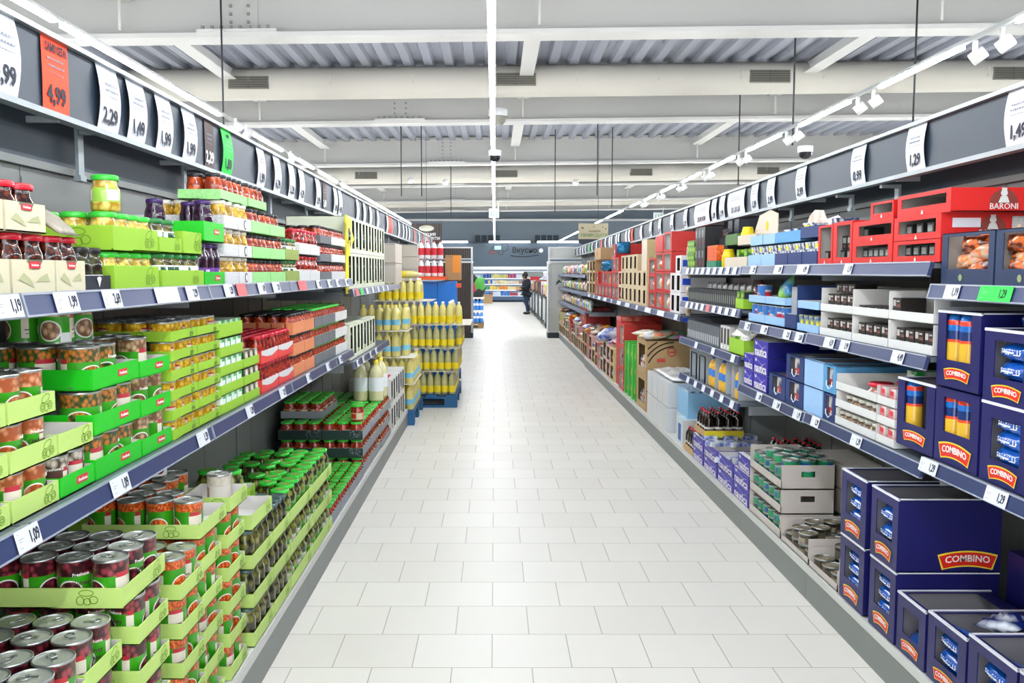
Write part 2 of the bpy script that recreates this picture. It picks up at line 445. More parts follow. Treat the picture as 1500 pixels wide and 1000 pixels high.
# ================================================================ THE ROOM
GREY_D = M('slate_grey_panel', '46545f', .55)
WHITE_ST = M('white_steel_paint', 'e4e2dc', .5)
def tile_mat():
    n = NT('floor_tiles', .42, 0)
    br = n.t.nodes.new('ShaderNodeTexBrick')
    mp = n.t.nodes.new('ShaderNodeMapping'); mp.inputs['Location'].default_value = (TX, TY, 0)
    n.t.links.new(n.ob, mp.inputs[0]); n.t.links.new(mp.outputs[0], br.inputs['Vector'])
    br.inputs['Color1'].default_value = srgb('f1ede4'); br.inputs['Color2'].default_value = srgb('ebe7dd'); br.inputs['Mortar'].default_value = srgb('b4afa4')
    br.inputs['Scale'].default_value = 1; br.inputs['Mortar Size'].default_value = .0022; br.inputs['Mortar Smooth'].default_value = .3
    br.inputs['Brick Width'].default_value = TW; br.inputs['Row Height'].default_value = TW; br.offset = .5; br.offset_frequency = 2
    no = n.t.nodes.new('ShaderNodeTexNoise'); no.inputs['Scale'].default_value = 1.3; no.inputs['Detail'].default_value = 4; n.t.links.new(n.ob, no.inputs['Vector'])
    mr = n.t.nodes.new('ShaderNodeMapRange'); mr.inputs[3].default_value = .95; mr.inputs[4].default_value = 1.03; n.t.links.new(no.outputs[0], mr.inputs[0])
    mx = n.t.nodes.new('ShaderNodeMix'); mx.data_type = 'RGBA'; mx.blend_type = 'MULTIPLY'; mx.inputs[0].default_value = 1
    n.t.links.new(br.outputs[0], mx.inputs[6]); n.t.links.new(mr.outputs[0], mx.inputs[7])
    rr = n.t.nodes.new('ShaderNodeMapRange'); rr.inputs[3].default_value = .3; rr.inputs[4].default_value = .5; n.t.links.new(no.outputs[0], rr.inputs[0]); n.t.links.new(rr.outputs[0], n.b.inputs['Roughness'])
    return n.out(mx.outputs[2])
TW = .3045; TX = .011; TY = -2.8975
YB0, YB1 = -4.0, 44.7
struct('floor', MB().box(-13, 13, YB0, YB1, -.2, 0), [tile_mat()])
struct('wall_left', MB().box(-13.2, -13, YB0, YB1, 0, 5), [M('wall_paint', 'c9cbcc', .8)])
struct('wall_right', MB().box(13, 13.2, YB0, YB1, 0, 5), [M('wall_paint')])
WALLD = M('far_wall_grey', '77828b', .7)
struct('wall_back', MB().box(-13, 13, 44.7, 44.9, 0, 5), [WALLD])
SLP = .0117
# roof deck: trapezoid corrugation running away from the camera
rb = MB(); x = -13
while x < 13:
    z = 4.79 + SLP * x
    prof = [(x, z), (x + .13, z), (x + .165, z + .075), (x + .295, z + .075), (x + .33, z)]
    for (a, b), (c, d) in zip(prof, prof[1:]): rb.quad([(a, YB0, b), (c, YB0, d), (c, YB1, d), (a, YB1, b)])
    x += .33
struct('ceiling', rb, [M('deck_galvanised', '9a9ea9', .5, .25)])
struct('ceiling_top', MB().box(-13, 13, YB0, YB1, 5.05, 5.1), [WHITE_ST])
BEAM = M('steel_beam_paint', 'bbbab5', .55); BEAMF = M('beam_flange_paint', 'cfceca', .5)
BOLT = M('bolt_grey', '8d8f8e', .5, .3)
for i, Y in enumerate((3.9, 10.2, 16.0, 22.1, 27.6, 33.5, 39.0)):
    b = MB(); b.box(-13, 13, Y - .015, Y + .015, 4.22, 4.84, 0); b.box(-13, 13, Y - .17, Y + .17, 4.17, 4.22, 1); b.box(-13, 13, Y - .17, Y + .17, 4.82, 4.84, 0)
    xs = -2.9 if i == 1 else (-1.7 if i == 2 else -.6 - i * .2)
    b.box(xs - .45, xs + .45, Y - .2, Y + .2, 4.22, 4.25, 1); b.box(xs - .2, xs + .2, Y - .03, Y - .015, 4.25, 4.8, 0)
    for k in range(8):
        b.box(xs - .4 + k * .105, xs - .37 + k * .105, Y - .19, Y - .16, 4.25, 4.29, 2)
    for k in range(2):
        for q in range(5): b.box(xs - .12 + k * .2, xs - .09 + k * .2, Y - .05, Y - .03, 4.35 + q * .09, 4.38 + q * .09, 2)
    for v in range(len(b.v)): px, py, pz = b.v[v]; b.v[v] = (px, py, pz + SLP * px)
    struct('ceiling_beam_trim', b, [BEAM, BEAMF, BOLT])
for Xp in (-8.8, -4.2, .5, 5.0, 9.6):
    for (ya, yb) in ((4.0, 10.1), (10.35, 15.9), (16.2, 21.9), (22.3, 27.4), (27.8, 33.3), (33.7, 38.8)):
        b = MB(); z = SLP * Xp
        b.box(Xp - .11, Xp + .11, ya, yb, 4.58 + z, 4.6 + z); b.box(Xp - .01, Xp + .01, ya, yb, 4.6 + z, 4.78 + z)
        b.tube([(Xp, yb - .1, 4.6 + z), (Xp, yb - .1, 4.25 + z)], .018, 6)
        struct('ceiling_purlin_trim', b, [BEAMF])
DUCT = M('duct_beige', 'c9c5ba', .6, noise=.03, scale=2); GR = M('grille_grey', '8c8a80', .5, .4)
for di, (Y, zc, gx) in enumerate(((14.35, 4.56, (-3.9, .33, 4.35, 8.2)), (25.6, 4.33, (-3.7, .33, 4.2, 7.85)), (37.0, 4.5, ()))):
    t = empty('ventilation_duct', (0, Y, zc - .27), ['wide beige ventilation duct crossing the ceiling in front of the second beam', 'beige ventilation duct across the ceiling beyond the third beam', 'pale ventilation duct near the far wall under the roof'][di], 'duct')
    b = MB(); n = 16
    ring = [(-.3 * math.cos(k * 2 * math.pi / n), .27 + .25 * math.sin(k * 2 * math.pi / n)) for k in range(n)]
    xs = [-13 + k * 1.3 for k in range(21)]
    for a, c in zip(xs, xs[1:]):
        for k in range(n):
            (y0, z0), (y1, z1) = ring[k], ring[(k + 1) % n]
            b.quad([(a, y0, z0 + SLP * a), (c, y0, z0 + SLP * c), (c, y1, z1 + SLP * c), (a, y1, z1 + SLP * a)], 0, None, True)
        r2 = MB()
        b.box(a - .012, a + .012, -.305, -.27, .2 + SLP * a, .35 + SLP * a)
    link('duct_body', b.mesh('duct_body', [DUCT]), parent=t)
    for X in gx:
        g = MB(); g.box(-.32, .32, -.03, 0, 0, .2, 0)
        for k in range(5): g.box(-.3, .3, -.04, -.03, .02 + k * .036, .04 + k * .036, 1)
        g.box(-.005, .005, -.042, -.03, 0, .2, 1)
        o = link('grille', g.mesh('grille', [GR, M('grille_dark', '6d6b62', .5, .4)]), parent=t, loc=(X, -.285, .14 + SLP * X), rot=(R(-6), 0, 0))
ROD = M('rod_dark', '3c3f42', .5, .4)
for k, (X, Y) in enumerate(((-3.05, 9.95), (3.52, 10.45), (4.7, 9.95), (-1.85, 17.4), (-1.45, 17.4), (2.0, 17.2), (1.4, 20.5), (2.7, 20.3), (-1.2, 24), (4.2, 15.2))):
    b = MB().tube([(X, Y, 4.77 + SLP * X), (X, Y, 2.99 if k not in (6,) else 2.9)], .011, 6)
    tag(link('suspension_rod', b.mesh('suspension_rod', [ROD])), 'thin dark suspension rod hanging from the roof, %s counted from the nearest' % od(k), 'rod', 'suspension rods under the roof')
# far wall: beam line, bulkhead, vents
struct('trim_1', MB().box(-13, 13, 44.3, 44.5, 4.06, 4.16), [BEAMF])
BULK = M('bulkhead_grey', '53616d', .6)
struct('trim_2', MB().box(-13, 13, 43.6, 44.69, 1.76, 2.92), [BULK])
WCAN = M('canopy_white', 'e9edf0', .4)
struct('trim_3', MB().box(-13, 13, 43.2, 44.69, 1.52, 1.76, 0), [WCAN])
VD = M('vent_dark', '2c3840', .6)
for i, (xa, xb) in enumerate(((-1.03, .25), (2.02, 3.25))):
    b = MB().box(xa, xb, 44.62, 44.7, 3.03, 3.36, 0)
    for k in range(4): b.box(xa + (xb - xa) * k / 4 - .02, xa + (xb - xa) * k / 4 + .02, 44.6, 44.62, 3.03, 3.36, 1)
    tag(link('wall_vent', b.mesh('wall_vent', [VD, WALLD])), ['dark louvred vent high on the far wall left of the lamp line', 'dark louvred vent high on the far wall right of the lamp line'][i], 'vent')
BLK = M('black_paint', '101216', .5); WHT = M('white_paint', 'f0f0ee', .5)
o = link('wall_lettering', text_mesh('Вкусно', .36, BLK, .015), loc=(1.48, 43.59, 2.56)); tag(o, 'black word on the grey bulkhead over the chiller', 'lettering')
b = MB(); b.ribbon([Vector((.78 + k * .1, 2.3 - .05 * math.sin(k / 12 * 3.14))) for k in range(15)], .04, 43.59)
link('underline_stroke', b.mesh('underline_stroke', [BLK]), parent=None); bpy.data.objects['underline_stroke'].parent = o; bpy.data.objects['underline_stroke'].location = (-1.48, -43.59, -2.56)
# wall drawing: sausage, white cheese, loaf outline
t = empty('wall_drawing', (.22, 43.58, 2.6), 'line drawing of food painted beside the word on the bulkhead', 'drawing')
b = MB(); rr = lambda cx, cz, rx, rz, n=16, a0=0, a1=6.283: [Vector((cx + rx * math.cos(a0 + (a1 - a0) * k / n), cz + rz * math.sin(a0 + (a1 - a0) * k / n))) for k in range(n + 1)]
b.ribbon(rr(.42, .2, .3, .34), .035, 0); b.ribbon(rr(-.3, .05, .35, .28, 12, .3, 3.4), .035, 0); b.ribbon([Vector((.1, .2)), Vector((-.1, -.35)), Vector((.25, -.4)), Vector((.35, -.1))], .035, 0)
b.ribbon(rr(-.55, -.2, .35, .12), .03, 0)
link('drawn_outline', b.mesh('drawn_outline', [BLK]), parent=t)
link('cheese_patch', MB().box(-.4, .15, -.002, .004, 0, .32).mesh('cheese_patch', [M('mint_white', 'a8ccc8', .5)]), parent=t)
t.scale = (.6, 1, .6)
link('sausage_patch', MB().box(-.85, -.25, -.002, .004, -.28, -.14).mesh('sausage_patch', [M('dull_red', '8a4a50', .5)]), parent=t)
o = link('wall_clock_drawing', MB().lathe([(0, 0), (.11, 0), (.11, .01)], 20).xf(Matrix.Rotation(R(90), 4, 'X')).mesh('wall_plate', [WHT]), loc=(2.3, 43.58, 2.56)); o.name = 'painted_plate'; tag(o, 'round white plate painted right of the black word', 'drawing')

# ---------------------------------------------------------------- light lines
EM = M('led_tube', 'f7fbff', .5, emit=TUBE); HOUS = M('lamp_housing', 'd9dbda', .4, .2)
def light_line(X, z, segs, label, hous=True, spots=()):
    t = empty('light_line', (X, segs[0][0], z), label, 'ceiling lamp', 'suspended light lines')
    y00 = segs[0][0]; tw = .022 if abs(X) < 1 else .016
    if hous: link('housing_rail', MB().box(-.014, .014, 0, segs[-1][1] - y00, .02, .045).mesh('housing_rail', [HOUS]), parent=t)
    for (a, b) in segs:
        link('led_tube', MB().box(-tw, tw, a - y00, b - y00, -.004, .02).mesh('led_tube', [EM]), parent=t)
    for y in spots:
        s = link('spot_arm', MB().box(-.012, .012, -.012, .012, -.04, .035).mesh('spot_arm', [WHT]), parent=t, loc=(.05, y - y00, 0))
        h = MB().lathe([(.0, .05), (.036, .05), (.042, .045), (.042, -.045), (.034, -.045)], 14, m=0).lathe([(.034, -.045), (.0, -.04)], 14, m=1)
        link('spot_head', h.mesh('spot_head', [WHT, M('spot_glow', 'fff8ee', .5, emit=14)]), parent=s, loc=(.02, 0, -.06), rot=(R(25), R(50), 0))
    return t
light_line(-.02, 2.95, [(2.5, 10.35), (10.55, 21), (21.1, 43)], 'long bright light line hanging above the middle of the aisle')
segs = [(2.9, 5.2), (5.3, 8.25)]; y = 9.24
while y < 15.9: segs.append((y, y + 1.4)); y += 1.83
segs.append((16.2, 28))
light_line(-2.57, 2.95, segs, 'light line above the left shelves, broken into short tubes', spots=(8.6, 8.95, 10.9))
segs = []; y = .35
while y < 19: segs.append((y, y + 1.22)); y += 1.82
segs.append((21, 24)); segs.append((25, 30)); segs.append((31, 42))
light_line(3.05, 2.95, segs, 'light line with small white spotlights above the right shelves', spots=[5.45 + 1.82 * k for k in range(8)] + [5.75 + 1.82 * k for k in range(8)])
for X in (-8.6, -5.6, 6.1, 9.1): light_line(X, 2.95, [(-3, 20), (20.5, 42)], 'light line over a neighbouring aisle, %s' % {-8.6: 'far left', -5.6: 'beyond the left shelves', 6.1: 'beyond the right shelves', 9.1: 'far right'}[X])
light_line(-.02, 2.95, [(-3.8, 2.4)], 'light line behind the camera above the aisle'); light_line(-2.57, 2.95, [(-3.8, 2.8)], 'light line behind the camera over the left shelves'); light_line(3.05, 2.95, [(-3.8, .2)], 'light line behind the camera over the right shelves')
# lamps on the bulkhead (along x)
t = empty('bulkhead_lamp', (0, 43.4, 2.93), 'horizontal light tubes along the top of the far bulkhead', 'lamp')
for (a, b) in ((-9, -1.35), (-.3, 1.75), (2.1, 4.3), (4.5, 9)): link('led_tube', MB().box(a, b, -.05, .05, 0, .09).mesh('led_tube', [M('led_tube_far', 'f2f7ff', .5, emit=5)]), parent=t)
for k, (X, Y, Z) in enumerate(((-1.35, 24, 3.9), (2.2, 24, 3.9), (-2.3, 24, 3.95))):
    h = MB().lathe([(0, .1), (.07, .1), (.09, .0), (.06, -.03)], 14).lathe([(.06, -.03), (0, -.03)], 14, m=1)
    tag(link('roof_spotlight', h.mesh('roof_spotlight', [WHT, M('spot_bright', 'ffffff', .5, emit=20)]), loc=(X, Y, Z)), 'small round spotlight under the far roof, %s' % ('near the light line on the left', 'on the right side', 'furthest to the left')[k], 'spotlight')
    
# CCTV domes
for k, (X, Y, Z) in enumerate(((0, 10.45, 2.86), (3.2, 9.1, 2.72), (.05, 14.0, 3.93))):
    r = .075 if k < 2 else .15
    h = MB().lathe([(0, r * .9), (r, r * .9), (r, r * .1)], 16).lathe([(r * .86, r * .1), (r * .8, -r * .4), (r * .5, -r * .75), (0, -r * .85)], 16, m=1)
    tag(link('dome_camera' if k < 2 else 'roof_fan_grille', h.mesh('dome', [WHT, M('dome_dark', '1d1f22', .2) if k < 2 else GR]), loc=(X, Y, Z)), ('white dome camera hanging under the central light line', 'dark dome camera beside the right light line', 'round grey ventilator on the duct by the light line')[k], 'camera' if k < 2 else 'ventilator')
# exit signs
GREENX = M('exit_green', '0a8a72', .5, emit=.15); SIGNW = M('sign_plate_white', 'b4bab8', .5)
for k, (X, Y, Z) in enumerate(((-.02, 19, 2.66), (3.6, 19.3, 2.6))):
    t = empty('exit_sign', (X, Y, Z), ['white exit sign with green symbol hanging on the central light line', 'white and green exit sign hanging over the right shelves'][k], 'sign')
    link('sign_plate', MB().box(-.11, .11, -.015, .015, 0, .2).mesh('sign_plate', [SIGNW]), parent=t)
    b = MB(); b.ribbon([Vector((-.07, .1)), Vector((.0, .1))], .1, -.017); b.ribbon([Vector((.05, .02)), Vector((.05, .16))], .015, -.017)
    link('symbol', b.mesh('symbol', [GREENX]), parent=t)
    link('running_figure', MB().box(-.05, -.02, -.0185, -.017, .06, .14).mesh('running_figure', [WHT]), parent=t)
    link('hanging_rod', MB().box(.09, .1, -.005, .005, .2, .32).mesh('hanging_rod', [HOUS]), parent=t)

# ================================================================ SHELVING
PL = M('plinth_grey', '7d827f', .45, noise=.04, scale=4); PLT = M('plinth_top_pale', 'd8d9d4', .4)
BKP = M('back_panel_grey', '767977', .5, .1); SHM = M('shelf_sheet_grey', '68707a', .45, .2); RAIL = M('price_rail_blue', '36426a', .3, .1); RAILE = M('rail_edge', '969dac', .3)
POSTM = M('post_grey', '8b9497', .4, .3); SHB = M('shelf_under', '8d9297', .5, .2)
HEAD = M('header_dark', '303c46', .55)
def rail_mesh(L):
    # local: x along length, front toward -y; tilted face with pale edges
    b = MB(); k0 = len(b.v)
    b.box(-L / 2, L / 2, -.012, 0, -.046, 0, 0)
    b.box(-L / 2, L / 2, -.0145, -.0005, -.004, .001, 1); b.box(-L / 2, L / 2, -.0145, -.0005, -.048, -.044, 1)
    b.box(-L / 2, -L / 2 + .006, -.015, 0, -.048, .001, 1)
    return b.mesh('price_rail', [RAIL, RAILE])
def unit(side, y0, y1, shelves, idx, xf, xb, xbase):
    # one bay of shelving: shelves = [(z, xfront)]
    s = -1 if side == 'L' else 1; L = y1 - y0
    t = empty('shelving_unit', (s * xb, (y0 + y1) / 2, 0), '%s shelving bay on the %s of the aisle, with slate header panel and price rails' % (od(idx), 'left' if side == 'L' else 'right'), 'shelving', 'shelving bays on the ' + ('left' if side == 'L' else 'right'))
    Y = L / 2
    b = MB(); b.box(min(0, s * .02), max(0, s * .02), -Y, Y, .1, 1.86, 0)
    b.box(min(-s * .0015, 0), max(-s * .0015, 0), -.003, .003, .12, 1.86, 1); b.box(min(-s * .0015, 0), max(-s * .0015, 0), -Y, -Y + .004, .12, 1.86, 1)
    link('back_panel', b.mesh('back_panel', [BKP, M('seam_dark', '5c6062', .6)]), parent=t)
    h = MB().box(min(-s * .005, s * .02), max(-s * .005, s * .02), -Y, Y, 1.86, 2.1, 0)
    h.box(min(-s * .02, s * .0), max(-s * .02, s * .0), -Y, Y, 1.835, 1.86, 1)
    link('header_panel', h.mesh('header_panel', [HEAD, BKP]), parent=t)
    pb = MB(); dx = xbase - xb
    X = lambda a, b_: (min(s * a, s * b_), max(s * a, s * b_))
    x0, x1 = X(dx, 0); pb.box(x0, x1, -Y, Y, .14, .1665 if side == 'L' else .1585, 1)
    x0, x1 = X(dx, dx + .02); pb.box(x0, x1, -Y + .001, Y - .001, 0, .125, 0)
    x0, x1 = X(dx - .003, dx + .03); pb.box(x0, x1, -Y, Y, .125, .158, 1)
    link('base_plinth', pb.mesh('base_plinth', [PL, PLT]), parent=t)
    po = MB(); x0, x1 = X(-.006, 0); po.box(x0, x1, -Y + .001, -Y + .038, 0, 1.8)
    link('post', po.mesh('post', [BKP]), parent=t)
    for z, xfr in shelves:
        d = MB(); x0, x1 = X(xfr - xb, -.03); d.box(x0, x1, -Y + .004, Y - .004, z - .018, z - .002, 0, mm={'z': 1})
        for sy in (-1, 1):
            xs = X(xfr - xb + .05, -.03); d.box(xs[0], xs[1], sy * (Y - .01) - .002, sy * (Y - .01) + .002, z - .07, z - .018, 1)
        sh = link('shelf', d.mesh('shelf', [SHM, SHB]), parent=t)
        r = link('price_rail', cached(('rail', round(L, 3)), lambda: rail_mesh(L - .008)), parent=sh)
        r.matrix_local = Matrix.Translation((s * (xfr - xb), 0, z + .0)) @ Matrix.Rotation(R(90 if side == 'L' else -90), 4, 'Z') @ Matrix.Rotation(R(-14), 4, 'X')
    return t
LXF, LXB = .93, 1.50; RXF, RXB = 1.415, 1.95
i = 0
ys = [-.52, .58, 1.68, 2.78, 3.88, 4.98, 5.6, 6.6, 7.5, 8.43] + [8.43 + 1.25 * k for k in range(1, 9)] + [19.68]
for a, b in zip(ys, ys[1:]):
    if a < 5: sh = [(1.003, LXF), (1.455, LXF)]
    elif a < 7.5: sh = [(.915, LXF), (1.385, LXF)]
    else: sh = [(1.385, LXF)]
    unit('L', a, b, sh if a < 8.4 else ([] if a < 10.9 else [(1.385, 1.0)]), i, LXF if a < 8.4 else 1.0, LXB, .855 if a < 8.4 or a > 13 else 1.46); i += 1
i = 0
yr = [0.6, 1.7, 2.81]
unit('R', -.5, .6, [(.895, RXF), (1.458, RXF)], 0, RXF, RXB, 1.43); i = 1
unit('R', .6, 1.7, [(.895, RXF), (1.458, RXF)], 1, RXF, RXB, 1.43)
unit('R', 1.7, 2.81, [(.895, RXF), (1.458, RXF)], 2, RXF, RXB, 1.43)
unit('R', 2.81, 3.9, [(.868, RXF), (1.225, RXF), (1.53, RXF)], 3, RXF, RXB, 1.43)
unit('R', 3.9, 4.97, [(.862, RXF), (1.22, RXF), (1.53, RXF)], 4, RXF, RXB, 1.43)
unit('R', 4.97, 6.56, [(.742, RXF), (1.013, RXF), (1.282, RXF), (1.525, RXF)], 5, RXF, RXB, 1.43)
yy = [6.56 + 1.21 * k for k in range(7)]
for k in range(6): unit('R', yy[k], yy[k + 1], [(1.172, RXF)], 6 + k, RXF, RXB, 1.43)
yy = [13.82 + 1.465 * k for k in range(5)]
for k in range(4): unit('R', yy[k], yy[k + 1], [(.86, RXF + .03), (1.16, RXF + .03), (1.45, RXF + .03)], 12 + k, RXF, RXB, 1.45)

# fascia sign boards along both shelf rows with price cards
FAS = M('fascia_panel', '2b3745', .45); FRL = M('fascia_rail', '9fa6a9', .35, .3)
def fascia(side):
    s = -1 if side == 'L' else 1
    X = 1.38 if side == 'L' else 1.78
    zb = (lambda y: 1.99) if side == 'L' else (lambda y: 1.937 - .0045 * y)
    zt = (lambda y: 2.222) if side == 'L' else (lambda y: 2.143 - .0072 * y)
    t = empty('price_sign_board', (s * X, 0, 2), 'long slate sign board above the %s shelves carrying price cards' % ('left' if side == 'L' else 'right'), 'sign board')
    y = -.5; k = 0
    while y < 19.4:
        y1 = min(y + 1.1, 19.5); b = MB()
        a, c = (min(s * X, s * (X + .012)), max(s * X, s * (X + .012)))
        for (q0, q1) in ((a, c),):
            b.quad([(q0, y, zb(y)), (q0, y1, zb(y1)), (q0, y1, zt(y1)), (q0, y, zt(y))][::-1]); b.quad([(q1, y, zb(y)), (q1, y1, zb(y1)), (q1, y1, zt(y1)), (q1, y, zt(y))])
        p = link('panel', b.mesh('panel', [FAS]), parent=None); p.parent = t; p.location = (-s * X, 0, -2)
        p = link('bracket_arm', MB().box(min(s * X, s * (X + .1)), max(s * X, s * (X + .1)), y - .008, y + .008, zb(y) - .02, zb(y)).mesh('bracket_arm', [FRL]), parent=None); p.parent = t; p.location = (-s * X, 0, -2)
        y = y1; k += 1
    for nm, f, o0, o1 in (('bottom_rail', zb, -.014, .004), ('top_rail', zt, -.004, .012)):
        b = MB(); a, c = sorted((s * (X - .022), s * (X + .02))); y, y1 = -.5, 19.5
        pts = lambda yy: [(a, yy, f(yy) + o0), (c, yy, f(yy) + o0), (c, yy, f(yy) + o1), (a, yy, f(yy) + o1)]
        A, B_ = pts(y), pts(y1); b.quad(A); b.quad(B_[::-1])
        for q in range(4): b.quad([A[q], A[(q + 1) % 4], B_[(q + 1) % 4], B_[q]][::-1])
        p = link(nm, b.mesh(nm, [FRL]), parent=None); p.parent = t; p.location = (-s * X, 0, -2)
    return X, zb, zt
FL = fascia('L'); FR = fascia('R')
for side, lst, X in (('L', (3.08, 4.11, 4.92, 5.67, 6.75, 7.36, 8.53, 9.6, 10.7, 11.9, 13.2, 14.6, 16.1, 17.7), 1.45), ('R', (4.06, 4.585, 5.5, 7.85, 9.57, 11.24, 13, 14.6, 16.4), 1.86)):
    s = -1 if side == 'L' else 1
    for k, y in enumerate(lst):
        b = MB().box(-.006, .006, -.02, .02, 1.83, 2.0 if side == 'L' else 1.9)
        b.box(min(-s * .08, 0), max(-s * .08, 0), -.012, .012, 1.975 if side == 'L' else 1.885, 1.99 if side == 'L' else 1.9)
        b.box(-.012, .012, -.022, .022, 1.815, 1.835)
        tag(link('header_post', b.mesh('header_post', [POSTM]), loc=(s * X, y, 0)), 'grey upright holding the %s sign board, %s from the near end' % ('left' if side == 'L' else 'right', od(k)), 'post', 'uprights behind the %s sign board' % ('left' if side == 'L' else 'right'))
PAPER = M('card_white', 'dde1e8', .6); PORG = M('card_orange', 'ff4a1c', .6); PGRN = M('card_green', '2be04e', .6); PBRN = M('card_brown', '4d3a38', .6); PRED = M('card_salmon', 'ff5a48', .6)
INK = M('ink_dark', '1a1c30', .6); INKW = M('ink_white', 'f2f2f2', .6); INKL = M('ink_grey', '8a8f9c', .6); PPINK = M('tag_pink', 'ff6f70', .6)
LSN = [0]
def price_card(side, y, wd, col, price, desc, curved=True, head=None, small=2, ink=None):
    X, zb, zt = FL if side == 'L' else FR; s = -1 if side == 'L' else 1
    h = zt(y) - zb(y) - .004; S = slot(side, s * (X - .004), y - wd / 2, y + wd / 2, zb(y) + .002)
    key = ('card', round(wd, 3), round(h, 2), col.name, curved)
    bow = (.016 if side == 'L' else .013) if curved else .002
    def mk():
        b = MB(); n = 8
        for k in range(n):
            z0, z1 = h * k / n, h * (k + 1) / n; f = lambda q: -bow * math.sin(math.pi * q) - .001
            y0_, y1_ = f(k / n), f((k + 1) / n)
            b.quad([(-wd / 2, y0_, z0), (wd / 2, y0_, z0), (wd / 2, y1_, z1), (-wd / 2, y1_, z1)], 0, None, True)
            b.quad([(-wd / 2, y0_ + .0006, z0), (wd / 2, y0_ + .0006, z0), (wd / 2, y1_ + .0006, z1), (-wd / 2, y1_ + .0006, z1)][::-1], 0, None, True)
        return b.mesh('price_card', [col])
    o = link('price_card', cached(key, mk), mw=S); tag(o, desc, 'price card', 'price cards on the %s sign board' % ('left' if side == 'L' else 'right'))
    ik = ink or (INKW if col is PBRN else INK)
    if price:
        link('price_lettering', text_mesh(price, h * (.33 if len(price) < 6 else .27), ik, .03, .9 if len(price) < 6 else .74), parent=o, loc=(0, -bow * .73 - .0035, h * .24), rot=(R(0), 0, 0))
        if head: link('heading_lettering', text_mesh(head, h * (.15 if len(head) > 6 else .12), ik, .03, .62), parent=o, loc=(0, -bow * .5 - .005, h * .86))
        b = MB(); r = random.Random(int(y * 100))
        for q in range(small + 1):
            z = h * (.72 - .09 * q); a = -wd * r.uniform(.2, .33)
            while a < wd * .28: e = a + r.uniform(.004, .014); b.ribbon([Vector((a, z)), Vector((e, z))], h * (.028 if q < small else .012), -bow - .003, 0); a = e + .004
        if b.f: link('small_print', b.mesh('small_print', [INKL]), parent=o)
    return o
W = .155
for y, col, pr, d, hd, cv in ((2.47, PAPER, '0,99', 'white price card cut off by the left edge of the sign board', None, True),
    (2.779, PORG, '4,99', 'orange price card reading 4,99 on the left sign board', 'САМО СЕГА!', False), (3.139, PAPER, '2,29', 'white price card reading 2,29 beside the orange card', None, True),
    (3.382, PAPER, '1,49', 'white price card reading 1,49 on the left sign board', None, True), (3.658, PAPER, '1,99', 'white price card reading 1,99, first of two', None, True),
    (3.957, PAPER, '1,99', 'white price card reading 1,99 beside the brown card', None, True), (4.247, PBRN, '2,29', 'dark brown price card on the left sign board', None, False),
    (4.504, PGRN, '1,89', 'bright green price card reading 1,89', 'супер', True), (5.15, PAPER, '1,99', 'white price card first beyond the green card', None, True),
    (5.53, PAPER, '6,79', 'white price card reading 6,79 on the left board', None, True), (5.916, PAPER, '5,29', 'white price card reading 5,29 on the left board', None, True),
    (6.224, PAPER, '4,79', 'white price card reading 4,79 on the left board', None, True), (6.79, PAPER, '3,99', 'white price card between two empty slate stretches', None, True),
    (7.085, PBRN, '2,49', 'narrow brown price card further along the left board', None, False), (7.53, PAPER, '3,49', 'white price card reading 3,49 on the left board', None, True), (7.76, PAPER, '4,49', 'white price card reading 4,49 on the left board', None, True)):
    price_card('L', y, .165 if col is not PBRN else .13,  col, pr, d, cv, hd)
r = random.Random(3); y = 8.74; k = 0
while y < 19:
    col = PRED if k in (5, 6, 11, 13, 16, 20) else PAPER
    price_card('L', y, W, col, None, 'far price card on the left sign board, %s of the distant ones' % od(k), True); y += r.choice((.22, .45, .6, .9)) ; k += 1
for y, col, pr, d in ((2.985, PAPER, '1,49', 'white price card cut by the right edge on the right board'), (3.709, PAPER, '1,29', 'white price card reading 1,29, nearest full card on the right board'),
    (4.289, PAPER, '0,99', 'white price card reading 0,99 on the right board'), (5.085, PAPER, '2,99', 'white price card reading 2,99, nearer one'), (5.632, PAPER, '2,99', 'white price card reading 2,99, further one'), (5.983, PAPER, '1,39', 'white price card reading 1,39 on the right board')):
    price_card('R', y, .158, col, pr, d, True)
for y, wd, pr, d in ((6.44, .44, '1,15  1,15  1,15', 'wide white card with three prices on the right board'), (6.83, .15, '1,99', 'white price card beside the wide triple card'), (7.08, .15, '1,89', 'white price card reading 1,89 on the right board'),
    (7.5, .54, '2,29 1,09 1,49 2,49', 'widest white card with several prices on the right board'), (8.14, .15, '2,79', 'white price card beyond the widest card'), (8.76, .15, '3,29', 'white price card reading 3,29 on the right board'), (9.4, .15, '1,59', 'white price card reading 1,59 on the right board'), (9.95, .15, '2,19', 'white price card reading 2,19 on the right board'),):
    price_card('R', y, wd, PAPER, pr, d, True)
y = 10.6; k = 0
while y < 19:
    col = PRED if k in (1, 9) else (PGRN if k == 12 else PAPER)
    price_card('R', y, W, col, None, 'far price card on the right sign board, %s of the distant ones' % od(k), True); y += r.choice((.25, .5, .7)); k += 1

